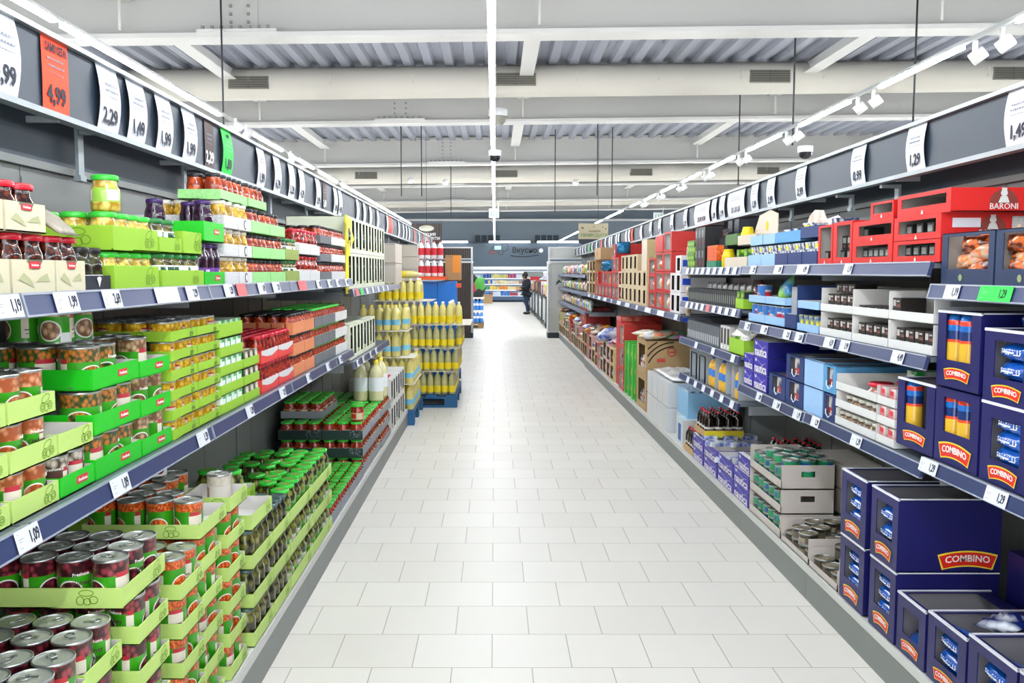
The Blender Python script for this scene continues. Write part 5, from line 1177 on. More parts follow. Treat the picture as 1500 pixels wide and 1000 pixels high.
for k, (a, b_, m_) in enumerate(((3.86, 4.1, NAV2), (4.1, 4.46, LBL2), (4.47, 4.67, LBL), (4.68, 4.9, LBL))):
    zz = z + .11 + (.0 if k else .01)
    tray_stack('R', 1.43, a, b_, zz, 1, .1, .055, m_, fish if k % 2 else fish2, 'fish tin box', '%s upper blue carton on the fish boxes' % od(k), 3, .36, traydesc='blue display carton', rot=0, top_ny=2)
for i in range(6): (fish2, fish)[i % 2].put(T(1.52 + .02 * (i % 2), 3.93 + i * .13, z + .11 + .045 + (0 if i % 3 else .02), R(-90 + 7 * i)), 'loose fish tin box in the upper blue cartons, %s' % od(i), 'loose fish boxes')
KR = M('kraft_card', 'b89a70', .7); KRP = M('kraft_pale', 'd8cab8', .65); SKIN_ = pack_mat('picture_card', 'dcb49a', 'e8dcd0', None, 12, .6)
b = MB(); pts = [(-.3, 0), (.28, 0), (.3, .16), (.2, .2), (.05, .19), (.0, .24), (-.12, .25), (-.2, .22), (-.3, .1)]; b.prism(pts, 0, .004)
tag(link('display_backboard', b.mesh('display_backboard', [SKIN_]), mw=slot('R', 1.72, 4.3, 4.9, z + .05)), 'pinkish printed backboard standing behind the blue cartons', 'backboard')
b = MB(); b.prism([(-.24, 0), (.24, 0), (.24, .3), (.1, .33), (-.1, .31), (-.22, .2)], 0, .004); o = link('display_backboard', b.mesh('display_backboard', [KRP]), mw=slot('R', 1.6, 4.95, 5.45, z - .003)); tag(o, 'curved beige backboard with yellow flower print', 'backboard')
link('flower_print', MB().lathe([(0, 0), (.03, 0)], 8).xf(Matrix.Rotation(R(90), 4, 'X')).mesh('flower_print', [M('flower_yellow', 'e8c020', .6)]), parent=o, loc=(.05, -.001, .24))
# white trays of dark tins on the second shelf
PALE_ = M('print_pale', 'bcb4b0', .5); PINK_ = M('print_brick', '7c4a44', .5)
dtin = brick('dark_tin_box', [M('dark_tin_box', '241e1d', .4)], .062, .09, .036, accent=[(-.42, -.12, .2, .8, PALE_), (.02, .42, .1, .38, PINK_), (.0, .3, .6, .75, PALE_)])
z = 1.227
for k, (a, b_) in enumerate(((2.825, 3.145), (3.15, 3.465), (3.47, 3.81))):
    for L in range(2):
        w = b_ - a - .003; S = slot('R', 1.425, a, b_, z + L * .104)
        me = cached(('wt', round(w, 3)), lambda: (lambda t_: t_[0].mesh('white_display_tray', t_[1]))(tray_mesh(w, .4, .032, WCARD, KRAFTIN, lipback=.1, lips=.1)))
        o = link('white_display_tray', me, mw=S); tag(o, 'white display tray of dark tins, %s level, %s from the croissants' % (['lower', 'upper'][L], od(k)), 'tray', 'white trays of dark tins')
        rn = random.Random(k * 2 + L)
        for t_ in range(2):
            for i in range(4):
                if L == 1 and (i in {0: (0, 1, 2), 1: (1, 2), 2: ()}[k] if False else (k == 0 and i > 1) or (k == 1 and (t_ == 1 or i == 0))): pass
                if L == 1 and k == 0 and i > 0: continue
                if L == 1 and k == 1 and t_ == 1: continue
                dtin.put(S @ T(w / 2 - .036 - i * .068 if True else 0, .008, .004 + .0365 * t_) if L == 0 or k else S @ T(-w / 2 + .04, .008, .004 + .0365 * t_), 'dark tin box, %s row, %s along, %s white tray %s' % (od(t_), od(i), od(k), ['below', 'above'][L]), 'dark tin boxes')
for i in range(3): dtin.put(slot('R', 1.47, 3.47, 3.81, z + .186 + .0) @ T(.05 - i * .064, .0, 0), 'dark tin box piled over the third white tray, %s' % od(i), 'dark tin boxes')
# navy + light blue cartons of second shelf
ycan = brick('yellow_tin', [pack_mat('yellow_tin', 'e8dc20', '2a5c9c', None, 30, .4)], .05, .06, .07)
rbt = can('red_blue_tub', can_label('rb_label', '8a4a3a', 'e0d0c0', 40, base='3f7fd0', band=2, patch='d83848', logo='e8ecf4'), .08, .095)
for L in range(2):
    tray_stack('R', 1.425, 3.83, 4.1, z + L * .105, 1, .1, .035, LBL, ycan, 'yellow fish tin', '%s blue lipped display' % ['lower', 'upper'][L], 4, .36, traydesc='light blue carton', rot=0, top_ny=1, lipback=.1, top_cells=None if L == 0 else set())
tag(link('navy_side_board', MB().box(-.003, .003, 0, .36, 0, .21).mesh('navy_side_board', [NAV2]), mw=slot('R', 1.425, 4.1, 4.11, z)), 'dark navy side board of the blue lipped display', 'carton side'); C.objects[-1].name
for q, (a, b_) in enumerate(((4.28, 4.59), (4.595, 4.89))):
    tray_stack('R', 1.425, a, b_, z, 1, .1, .045, LBL, rbt, 'blue and red tub', '%s light blue carton below' % ['nearer', 'further'][q], 3, .36, traydesc='light blue carton', top_ny=2)
    tray_stack('R', 1.425, a, b_, z + .105, 1, .1, .04, LBL, rbt, 'blue and red tub', '%s light blue carton above' % ['nearer', 'further'][q], 3, .36, traydesc='light blue carton', top_ny=2, top_cells={(1, 1)} if q == 0 else {(1, 0)})
PB1 = Proto('snack_bag', 'bag', MB().pillow(.2, .12, .05, 0, 9, (0, 0, .06), 2, .25).mesh('snack_bag', [pack_mat('bag_blue_green', '2c7fc8', '8cc850', None, 12, .2)])); PB2 = Proto('snack_bag', 'bag', MB().pillow(.2, .12, .05, 0, 9, (0, 0, .05), 5, .3).mesh('snack_bag_red', [pack_mat('bag_crimson', 'a8183c', '701028', None, 12, .2)]))
PB1.put(slot('R', 1.47, 4.3, 4.55, z + .12) @ T(0, 0, .0, 0, R(-15), R(-20)), 'blue and green snack bag leaning in the light blue carton', 'snack bags'); PB2.put(slot('R', 1.5, 4.85, 5.05, z + .1) @ T(0, 0, 0, 0, R(-15), R(20)), 'crimson snack bag lying at the shelf end', 'snack bags')
tag(link('grey_divider_board', MB().box(-.09, .09, 0, .004, 0, .2).mesh('grey_divider_board', [M('divider_grey', 'a9a9ac', .5)]), mw=slot('R', 1.46, 4.11, 4.28, z)), 'plain grey cardboard back between the blue cartons', 'board')
tray_stack('R', 1.425, 4.115, 4.275, z, 1, .1, .07, NAV2, fish, 'fish tin box', 'the small navy carton, second shelf', 2, .3, traydesc='navy carton', rot=0, top_ny=1, top_cells={(0, 0)})
# third shelf: nut trays, blue cartons, novfem boxes
z = .87
nutj = jar('nut_jar', jar_mat('nut_jar_m', 'a08058', '5c4028', 55), M('clear_lid', 'b8b4a8', .3), .055, .055, .95); redlj = jar('red_lid_nut_jar', jar_mat('red_nut_jar_m', '9a5c48', 'b89080', 40), RLID, .095, .06, .95)
for L in range(3):
    n = 5
    w = .385; S = slot('R', 1.425, 3.225, 3.61, z + L * .072)
    me = cached('nt', lambda: (lambda t_: t_[0].mesh('white_nut_tray', t_[1]))(tray_mesh(w, .36, .032, WCARD, KRAFTIN, lipback=.065, lips=.065)))
    tag(link('white_nut_tray', me, mw=S), 'white tray of nut jars, %s from below, right third shelf' % od(L), 'tray', 'white nut trays')
    if L < 2: place_rows(S, nutj, 'small nut jar', 'white nut tray %s up' % od(L), w - .01, 6, 2, .004, '', cells={(i, j) for i in range(6) for j in range(2) if (L == 0 or i > 0)})
    else: redlj.put(S @ T(-w / 2 + .3, .055, .004), 'red lidded jar in the top nut tray', 'single jars'); redlj.put(S @ T(-w / 2 + .3, .16, .004), 'red lidded jar behind the first in the top nut tray', 'single jars')
pch = brick('white_pouch_pack', [pack_mat('pouch_white', 'e4e0dc', 'c87a7a', None, 16, .4)], .05, .08, .062, accent=[(-.3, .2, .6, .85, LOGOR)])
for L in range(3):
    w = .145; S = slot('R', 1.425, 3.07, 3.218, z + L * .072)
    me = cached('nt2', lambda: (lambda t_: t_[0].mesh('small_white_tray', t_[1]))(tray_mesh(w, .36, .03, WCARD, KRAFTIN, lipback=.065, lips=.03)))
    tag(link('small_white_tray', me, mw=S), 'small white tray of pouches, %s from below' % od(L), 'tray', 'small white trays')
    for i in range(2): pch.put(S @ T(-.036 + .072 * i, .006, .004), 'white pouch pack in small tray, %s level, %s' % (od(L), ['near', 'far'][i]), 'white pouch packs')
gpk.put(slot('R', 1.5, 3.07, 3.218, z + .216 - .0) @ T(.03, 0, 0), 'green vegetable pack on the highest small white tray', 'single packs')
striped = brick('striped_towel_pack', [NT('striped', .5)], .05, .09, .15) if False else Proto('red_blue_pack', 'pack', MB().box(-.03, .03, 0, .08, 0, .12).mesh('red_blue_pack', [pack_mat('rb_pack', '1c2c5c', 'e8e4e4', 'b83a3c', 16, .3)]), [], .12, .07)
z = .864
for k, (a, b_, L, m_, full) in enumerate(((4.0, 4.24, 0, NAV2, 1), (4.0, 4.24, 1, NAV2, 1), (3.76, 3.99, 1, LBL, 2), (3.76, 3.99, 0, LBL, 2), (3.62, 3.75, 0, NAV2, 1), (3.62, 3.75, 1, LBL2, 1), (4.25, 4.5, 0, NAV2, 1))):
    w = b_ - a - .003; h = .118; S = slot('R', 1.427, a, b_, z + L * .122)
    me, pa = windowbox(w, .36, h, (-w * .28, w * .28, h * .25, h * .92) if full == 1 else (-w * .01, w * .01, h * .5, h * .55), m_, NAVYIN, topopen=True)
    o = link('blue_carton', me, mw=S); tag(o, 'blue carton on the right third shelf, %s of seven, %s layer' % (od(k), ['lower', 'upper'][L]), 'carton', 'blue cartons on the third shelf')
    if full == 1:
        Proto('red_blue_pack', 'pack', striped.root, [], .1).put(S @ Matrix.Diagonal((1, 1, .9, 1)) @ T(.0, .012, .004), 'striped pack in the %s blue carton of the third shelf' % od(k), 'striped packs')
        b = MB().tube([(-.03, -.002, .05), (-.028, -.003, .03), (0, -.003, .016), (.028, -.003, .03), (.03, -.002, .05)], .0022, 5); link('cord_handle', b.mesh('cord_handle', [WHT]), parent=o)
NOVB = M('violet_blue_card', '3325a8', .45); NOVS = M('violet_side', '15157a', .45); SWG = M('swoosh_grey', '8f90c8', .5)
def nov(X0, y0, y1, z, h, lab, depth=.36, top=False, openb=False):
    w = y1 - y0 - .003; S = slot('R', X0, y0, y1, z); b = MB()
    if openb:
        t_, ms = tray_mesh(w, depth, h, NOVB); me = t_.mesh('violet_carton', ms)
    else: me = cached(('nov', round(w, 2), h, depth), lambda: MB().box(-w / 2, w / 2, 0, depth, 0, h, 0, mm={'x': 1, 'X': 1, 'Z': 2}).mesh('violet_carton', [NOVB, NOVS, WCARD]))
    o = link('violet_carton', me, mw=S); tag(o, lab, 'carton', 'violet blue cartons')
    def mk():
        m = text_mesh('nautica', .07, TW_, .012).copy(); wd = max(v.co.x for v in m.vertices) - min(v.co.x for v in m.vertices)
        for v in m.vertices: v.co.x *= w * .84 / wd; v.co.z *= min(1, w / .2)
        return m
    link('lettering', cached(('novt', round(w, 2)), mk), parent=o, loc=(.0, -.001, h * .3))
    b = MB().ribbon([Vector((-w * .35 + w * .7 * k / 8, h * (.68 + .1 * math.sin(k / 8 * 6.28 + .5)))) for k in range(9)], .006, -.001); link('swoosh', b.mesh('swoosh', [SWG]), parent=o)
    b = MB(); b.quad([(-w * .41, -.0012, h * .95), (-w * .38, -.0012, h * .76), (-w * .33, -.0012, h * .66), (-w * .33, -.0012, h * .82)]); b.quad([(-w * .33, -.0012, h * .82), (-w * .33, -.0012, h * .66), (-w * .28, -.0012, h * .76), (-w * .25, -.0012, h * .95)]); link('butterfly_print', b.mesh('butterfly_print', [WHT]), parent=o)
    return o
for L in range(3):
    if L < 3: nov(1.427, 4.53, 4.775, .864 + L * .09, .088, 'violet box with white lettering, nearer column, %s up, third shelf' % od(L))
    if L < 2: nov(1.427, 4.785, 4.96, .864 + L * .09, .088, 'violet box with white lettering, further column, %s up, third shelf' % od(L))
for k, (a, b_) in enumerate(((4.855, 5.17), (5.18, 5.55), (5.565, 5.92), (5.935, 6.25))):
    for L in range(2): nov(1.44, a, b_, .16 + L * .092, .09, 'violet carton on the base shelf, column %s, %s layer' % (['one', 'two', 'three', 'four'][k], ['lower', 'upper'][L]), openb=(L == 1 and k in (1, 2)))
nov(1.445, 4.855, 5.1, .346, .09, 'violet carton standing highest on the base shelf', .03)
pad = brick('blue_white_pack', [pack_mat('blue_white_pack', '1c4cb8', 'e8eef6', None, 20, .3)], .1, .1, .03)
for i in range(12): pad.put(T(1.52 + .11 * (i % 3), 5.25 + .25 * (i // 3), .345 if (i // 3) in (2, 3) else .28, .3 * i), 'blue and white pack on the violet cartons, %s' % od(i), 'blue and white packs')
# tuna crates and pate cans on the base
TAN = M('tan_crate', 'cfc6be', .65); tun = can('tuna_can', can_label('tuna_label', '8ac8e8', '2a9a5c', 20, base='1f9a62', band=.9, patch='2c50b8', logo='2c50b8', bowl=False), .085, .045)
def crate(X0, y0, y1, z, h, w_lip, lab, hole=True, depth=.27):
    w = y1 - y0 - .003; S = slot('R', X0, y0, y1, z); b = MB(); th = .004
    b.box(-w / 2, w / 2, 0, depth, 0, th, 0, mm={'Z': 1}); b.box(-w / 2, w / 2, 0, th, 0, w_lip, 0, mm={'Y': 1}); b.box(-w / 2, w / 2, depth - th, depth, 0, h, 0)
    b.box(-w / 2, -w / 2 + th, 0, depth, 0, h, 0)
    x0, x1 = w / 2 - th, w / 2
    if hole:
        a, c, d0, d1 = depth * .37, depth * .63, h * .5, h * .74
        b.box(x0, x1, 0, a, 0, h); b.box(x0, x1, c, depth, 0, h); b.box(x0, x1, a, c, 0, d0); b.box(x0, x1, a, c, d1, h)
    else: b.box(x0, x1, 0, depth, 0, h)
    o = link('tan_crate', b.mesh('tan_crate', [TAN, KRAFTIN]), mw=S); tag(o, lab, 'crate', 'tan crates of tuna'); return S, w
for L in range(3):
    S, w = crate(1.437, 4.295, 4.83, .16 + L * .126, .122, .042, 'tan crate of green tuna cans, %s from below' % od(L), hole=L > 0)
    for i in range(6):
        for j in range(3 if L == 2 else 1):
            for t_ in range(2):
                tun.put(S @ T(-w / 2 + .046 + i * .0885, .052 + j * .087, .004 + t_ * .046, i * 1.3 + j), 'green tuna can, %s along, %s row, %s tier, %s crate' % (od(i), od(j), ['lower', 'upper'][t_], od(L)), 'green tuna cans')
for i in range(9): tun.put(T(1.5 + .09 * (i % 3), 4.36 + .13 * (i // 3), .16 + 2 * .126 + .004 + .093, i), 'green tuna can piled highest on the crates, %s' % od(i), 'green tuna cans on top')
for L in range(2):
    o = link('tan_crate', MB().box(-.2, .2, 0, .2, 0, .12).mesh('tan_crate_closed', [TAN]), mw=slot('R', 1.74, 4.3, 4.7, .16 + .126 * (L + 1))); tag(o, 'closed tan crate behind the tuna crates, %s' % ['lower', 'upper'][L], 'crate')
patem = can_label('pate_label', '5c5648', '2c2a26', 70, base='6c6454', band=.7, patch='a89c84', logo='4a4438', bowl=False); pate = can('pate_can', patem, .088, .052, M('pate_lid', '9c8e70', .4, .5))
S, w = crate(1.437, 3.9, 4.28, .16, .12, .03, 'low white crate of dark pate cans, further', hole=False, depth=.4)
for i in range(4):
    for j in range(4):
        for t_ in range(2):
            if t_ and (i + j) % 3 == 0: continue
            pate.put(S @ T(-w / 2 + .05 + i * .092, .05 + j * .093, .004 + t_ * .053, i), 'dark pate can, %s along, %s row, %s tier, further white crate' % (od(i), od(j), ['lower', 'upper'][t_]), 'dark pate cans')
S, w = crate(1.437, 3.56, 3.89, .16, .09, .03, 'low white crate of dark pate cans, nearer', hole=False, depth=.4)
for i in range(3):
    for j in range(4):
        for t_ in range(1 if j < 1 else 2): pate.put(S @ T(-w / 2 + .05 + i * .1, .05 + j * .093, .004 + t_ * .053, i), 'dark pate can, %s along, %s row, %s tier, nearer white crate' % (od(i), od(j), ['lower', 'upper'][t_]), 'dark pate cans')
tag(link('white_front_board', MB().box(-.003, .003, 0, .4, 0, .15).mesh('white_front_board', [WCARD]), mw=slot('R', 1.44, 3.545, 3.555, .16)), 'white torn side board in front of the pate cans', 'board')

# ---- far right bay (five to six and a half metres away)
def fill_row(side, X0, y0, y1, z, protos, desc, wher, dep=1, gap=.004, grp=None, seed=1, jitter=.0):
    rn = random.Random(seed); y = y0; k = 0
    while True:
        p, nm = rn.choice(protos)
        if y + p.w > y1: break
        for j in range(dep):
            p.put(slot(side, X0, y, y + p.w, z) @ T(0, (p.d / 2 if p.w == p.d and not p.root.get('flat') else 0) + .004 + j * (p.d + .01), 0, 0, 0, rn.uniform(-jitter, jitter)), '%s, %s along%s, %s' % (nm, od(k), ', second row' if j else '', wher), grp or (nm + ' ' + wher))
        y += p.w + gap; k += 1
def PB(name, cat, w, d, h, mats, accent=None):
    p = brick(name, mats, w, d, h, cat, accent); p.root['flat'] = 1; p.w = w; return p
def bagp(name, c1, c2, w, h, t, sc_=14, seed=1):
    me = MB().pillow(w, h, t, 0, 8, (0, t / 2, h / 2), seed, .2).mesh(name, [pack_mat(name + c1 + c2, c1, c2, None, sc_, .22)]); me['flat'] = 1
    return Proto(name, 'bag', me, [], h, t, w * .95)
blk = PB('black_box', 'box', .09, .12, .14, [M('black_pack', '16181c', .4)], [(-.4, -.05, .5, .85, M('print_grey', '8c8e92', .5)), (.05, .4, .1, .4, M('print_darkred', '6a2c34', .5))]); blk2 = PB('black_box', 'box', .11, .2, .2, [BLKC])
gpk2 = PB('grey_pack', 'pack', .05, .1, .13, [M('grey_pk', '5f646b', .4)], [(-.4, .2, .1, .5, M('print_grey2', 'b0b4ba', .5))]); dpk = PB('dark_pack', 'pack', .045, .1, .1, [M('dark_pk', '22262a', .4)], [(-.3, .1, .2, .7, M('print_grey3', '868c84', .5))])
grd = PB('grinder_tube', 'tube', .042, .05, .1, [pack_mat('orange_tube', 'f8862c', 'e8521c', None, 60, .4)], None); grd2 = PB('grinder_tube', 'tube', .042, .05, .045, [M('teal_base', '2f8a6c', .4)])
yp = jar('yellow_pot', M('yellow_pot', 'e8d010', .35), M('yellow_pot', 'e8d010', .35), .085, .115, .7, cat='pot'); lgp = PB('green_pack', 'pack', .05, .1, .1, [pack_mat('lg_pk', 'b8e03c', '3c7a2c', None, 30, .4)])
z = 1.527
fill_row('R', 1.43, 6.3, 6.54, z, [(lgp, 'lime green pack')], '', 'lower end of the far top shelf', 1); fill_row('R', 1.43, 6.3, 6.54, z + .1, [(lgp, 'lime green pack')], '', 'upper layer at the far top shelf end', 1)
for L in range(2): fill_row('R', 1.43, 5.98, 6.28, z + L * .141, [(blk, 'black printed box')], '', 'far top shelf, %s layer' % ['lower', 'upper'][L])
for k in range(2): blk2.put(slot('R', 1.6, 5.75 + k * .16, 5.86 + k * .16, z + .12) , 'tall plain black box on the far top shelf, %s' % od(k), 'tall black boxes')
blk2.put(slot('R', 1.6, 5.75, 5.86, z - .079), 'plain black box under the tall black boxes', 'tall black boxes') if False else None
for k in range(5): grd2.put(slot('R', 1.43, 5.66 + k * .05, 5.7 + k * .05, z), 'teal holder of an orange tube, %s' % od(k), 'teal holders'); grd.put(slot('R', 1.433, 5.66 + k * .05, 5.7 + k * .05, z + .046), 'orange tube in a teal holder, %s' % od(k), 'orange tubes')
blk2.put(slot('R', 1.52, 5.72, 5.83, z), 'plain black box behind the orange tubes', 'tall black boxes'); blk2.put(slot('R', 1.52, 5.84, 5.95, z), 'plain black box behind the black packs', 'tall black boxes')
GRNC = M('leaf_green_card', '4c7a3c', .5)
tray_stack('R', 1.5, 5.42, 5.7, z + .14, 1, .1, .07, GRNC, yp, 'x', 'high green carton', 1, .2, top_empty=True, traydesc='dark leaf green carton'); blk2.put(slot('R', 1.52, 5.5, 5.61, z - .06), 'black box carrying the green carton', 'tall black boxes') if False else None
yp.put(slot('R', 1.43, 5.47, 5.56, z) @ T(0, .045, 0), 'bright yellow pot on the far top shelf, front', 'yellow pots'); yp.put(slot('R', 1.5, 5.36, 5.45, z + .134) @ T(0, .06, 0), 'bright yellow pot higher up on the cartons', 'yellow pots')
tray_stack('R', 1.43, 4.96, 5.44, z, 1, .1, .06, KRP, lgp, 'lime green pack', 'beige flower carton', 6, .3, traydesc='beige carton with yellow flower', rot=0, top_ny=1, top_cells={(3, 0), (5, 0)})
tray_stack('R', 1.48, 4.96, 5.34, z + .13, 1, .1, .06, KRP, lgp, 'lime green pack', 'upper beige flower carton', 5, .3, traydesc='beige carton with yellow flower', rot=0, top_empty=True)
tag(link('brown_divider', MB().box(-.17, .17, 0, .004, 0, .13).mesh('brown_divider', [M('kraft_dark', '6e5634', .7)]), mw=slot('R', 1.55, 4.98, 5.34, z)), 'brown cardboard divider between beige cartons', 'board')
fill_row('R', 1.43, 5.0, 6.5, 1.284, [(dpk, 'small dark pack')], '', 'far second shelf', 1)
for k in range(10): tag(link('clear_packaging', cached(('cl', k % 2), lambda: MB().pillow(.1, .14, .03, 0, 7, (0, 0, .07), 11, .35).mesh('clear_packaging', [M('clear_film', 'c4c4c2', .2, coat=.5)])), mw=slot('R', 1.56, 5.0 + k * .14, 5.12 + k * .14, 1.285)), 'grey plastic packaging at the back of the far second shelf, %s' % od(k), 'packaging', 'grey packagings')
tray_stack('R', 1.425, 4.99, 5.16, 1.284, 1, .1, .06, LIME, lgp, 'lime green pack', 'lime carton at the far second shelf end', 2, .2, traydesc='lime green carton', rot=0, top_ny=1)
fill_row('R', 1.43, 5.55, 6.5, 1.015, [(gpk2, 'tall grey pack')], '', 'far third shelf', 1, seed=4)
WD = PB('white_striped_box', 'box', .07, .12, .15, [M('white_striped', 'cfccc8', .4)], [(-.3, .3, .25, .9, M('print_charcoal', '3a3634', .5)), (-.2, .2, .05, .2, M('print_white', 'f0f0f0', .5))]); fill_row('R', 1.43, 5.3, 5.55, 1.015, [(WD, 'white box with dark print')], '', 'far third shelf', 1)
tray_stack('R', 1.43, 4.98, 5.3, 1.015, 1, .1, .09, LIME, lgp, 'lime green pack', 'lime carton on the far third shelf', 4, .3, traydesc='lime green carton', rot=0, top_ny=1, top_cells={(1, 0)})
NEWS = Proto('crumpled_leaflet', 'leaflet', MB().pillow(.2, .16, .02, 0, 8, (0, 0, 0), 13, .5).mesh('crumpled_leaflet', [pack_mat('newsprint', 'c8c6c0', 'e8e6e2', None, 60, .6)])); NEWS.put(T(1.5, 5.16, 1.15, R(-80), R(-40), .3), 'crumpled printed leaflet lying on the lime carton', 'leaflets')
DIV = M('divider_plastic', 'b4bac0', .25, coat=.3)
ybot = bottle('yellow_bottle', M('yellow_drink', 'f0b838', .3), M('cap_blue', '2458c8', .4), M('label_blue', '3c78c8', .5), .065, .19, (.35, .6))
ybot.w = .065
for k, y in enumerate((5.12, 5.42, 5.5, 5.68, 5.76)): ybot.put(slot('R', 1.43, y, y + .065, .744) @ T(0, .035, 0), 'yellow bottle with blue cap on the lowest far shelf, %s' % od(k), 'yellow bottles')
for k, y in enumerate((5.08, 5.22, 5.36, 5.62, 5.88, 6.1, 6.35)): tag(link('shelf_divider', MB().box(-.0015, .0015, 0, .38, 0, .2).mesh('shelf_divider', [DIV]), mw=slot('R', 1.43, y, y, .744)), 'pale plastic shelf divider, %s from the near end' % od(k), 'divider', 'plastic dividers')
for k, y in enumerate((5.95, 6.2)): tag(link('wire_bracket', MB().tube([(-.08, 0, 0), (-.08, 0, .17), (-.07, 0, .18), (.07, 0, .18), (.08, 0, .17), (.08, 0, 0)], .005, 6).mesh('wire_bracket', [BLK]), mw=slot('R', 1.425, y - .08, y + .08, .744)), 'black wire bracket on the lowest far shelf, %s' % ['near', 'far'][k], 'bracket')
for k in range(2): tag(link('white_back_carton', MB().box(-.1, .1, 0, .2, 0, .19).mesh('white_back_carton', [M('carton_offwhite', 'cfd2d4', .6)]), mw=slot('R', 1.5, 5.9 + k * .26, 6.1 + k * .26, .744)), 'plain off white carton behind the wire brackets, %s' % ['near', 'far'][k], 'carton')
# ---- base beyond the violet cartons
colab = M('cola_label', 'd8d4cc', .4); cola = bottle('cola_bottle', M('cola_dark', '1c0c0a', .12, coat=.6), RLID, colab, .066, .17, (.3, .4))
YTR = M('yellow_tray', 'f0dc28', .5); KTR = M('kraft_tray', 'c8a070', .6)
o = link('cola_tray', tray_mesh(.42, .3, .05, KTR, YTR)[0].mesh('cola_tray', [KTR, YTR]), mw=slot('R', 1.445, 5.95, 6.25, .38)); tag(o, 'kraft tray of cola bottles on the violet cartons', 'tray')
bpy.data.objects.remove(o)
def cola_tray(X0, y0, z, lab, k0):
    S = slot('R', X0, y0, y0 + .3, z); b, ms = tray_mesh(.3, .27, .05, KTR, KRAFTIN); b.box(.1505, .1515, 0, .27, .0, .045, 2)
    o = link('cola_tray', b.mesh('cola_tray', ms + [YTR]), mw=S); tag(o, lab, 'tray', 'cola trays')
    for i in range(4):
        for j in range(4): cola.put(S @ T(-.11 + .072 * i, .04 + .067 * j, .004, i), 'cola bottle %s across, %s back, %s' % (od(i), od(j), lab.replace('yellow edged kraft tray', 'tray').replace('shelf floor', 'shelf')), 'cola bottles')
cola_tray(1.445, 5.93, .36, 'yellow edged kraft tray on the violet cartons', 0)
cola_tray(1.7, 5.1, .3, 'yellow edged kraft tray in the shadow at the back', 1)
cola_tray(1.44, 6.27, .158, 'yellow edged kraft tray on the base shelf floor', 2)
nov(1.68, 4.86, 5.09, .2, .09, 'violet carton far back below the dark tray')
SKY = M('sky_box', '8cc0e4', .5); SKYP = M('sky_box_pale', 'd4e2ea', .5); BRT = pack_mat('dark_blue_tops', '1c2c6a', 'a8c8e0', None, 30, .3)
def rbox(X0, y0, y1, z, h, d, m, lab, cat='box', name='display_box', grp=None, deco=(), sm=None):
    w = y1 - y0 - .004; S = slot('R', X0, y0, y1, z)
    o = link(name, MB().box(-w / 2, w / 2, 0, d, 0, h, 0, mm={'x': 1, 'X': 1}).mesh(name, [m, sm or m]), mw=S); tag(o, lab, cat, grp)
    for (nm, x0, x1, z0, z1, mt) in deco: link(nm, MB().box(w * x0, w * x1, -.002, 0, h * z0, h * z1).mesh(nm, [mt]), parent=o)
    return o
rbox(1.445, 6.62, 6.85, .16, .2, .3, SKYP, 'pale box with blue bottle print on the base shelf', deco=[('printed_bottle', -.2, .2, .15, .8, M('print_blue', '2c4c9c', .5))], sm=WCARD)
rbox(1.5, 6.7, 7.1, .36, .2, .32, SKY, 'sky blue box topped with dark blue tops', sm=SKY); rbox(1.5, 6.7, 7.1, .561, .02, .32, BRT, 'layer of dark blue tops on the sky blue box', 'tops')
rbox(1.5, 6.86, 7.12, .16, .2, .32, SKYP, 'pale blue box below the sky blue box')
WRAP = M('white_wrap', 'd9dcde', .35, coat=.3); 
for L in range(2):
    for k in range(4): 
        b = MB(); b.box(-.12, .12, 0, .36, 0, .205); me = b.mesh('wrapped_sugar_block', [WRAP])
        o = link('wrapped_sugar_block', me, mw=slot('R', 1.445, 7.2 + k * .25, 7.44 + k * .25, .16 + L * .21)); tag(o, 'white shrink wrapped block on the base shelf, %s layer, %s along' % (['lower', 'upper'][L], od(k)), 'wrapped pack', 'white wrapped blocks'); bv = o.modifiers.new('b', 'BEVEL'); bv.width = .02; bv.segments = 2
tag(link('loose_white_wrap', MB().pillow(.9, .36, .06, 0, 12, (0, 0, 0), 21, .6).mesh('loose_white_wrap', [M('film_white', 'eef2f4', .2, coat=.6)]), mw=T(1.65, 7.62, .6, R(90), R(90), 0)), 'crumpled white film lying over the wrapped blocks', 'film')
KRB = M('kraft_box', 'b7986c', .7); KRD = M('kraft_stripe', '2a1c14', .6)
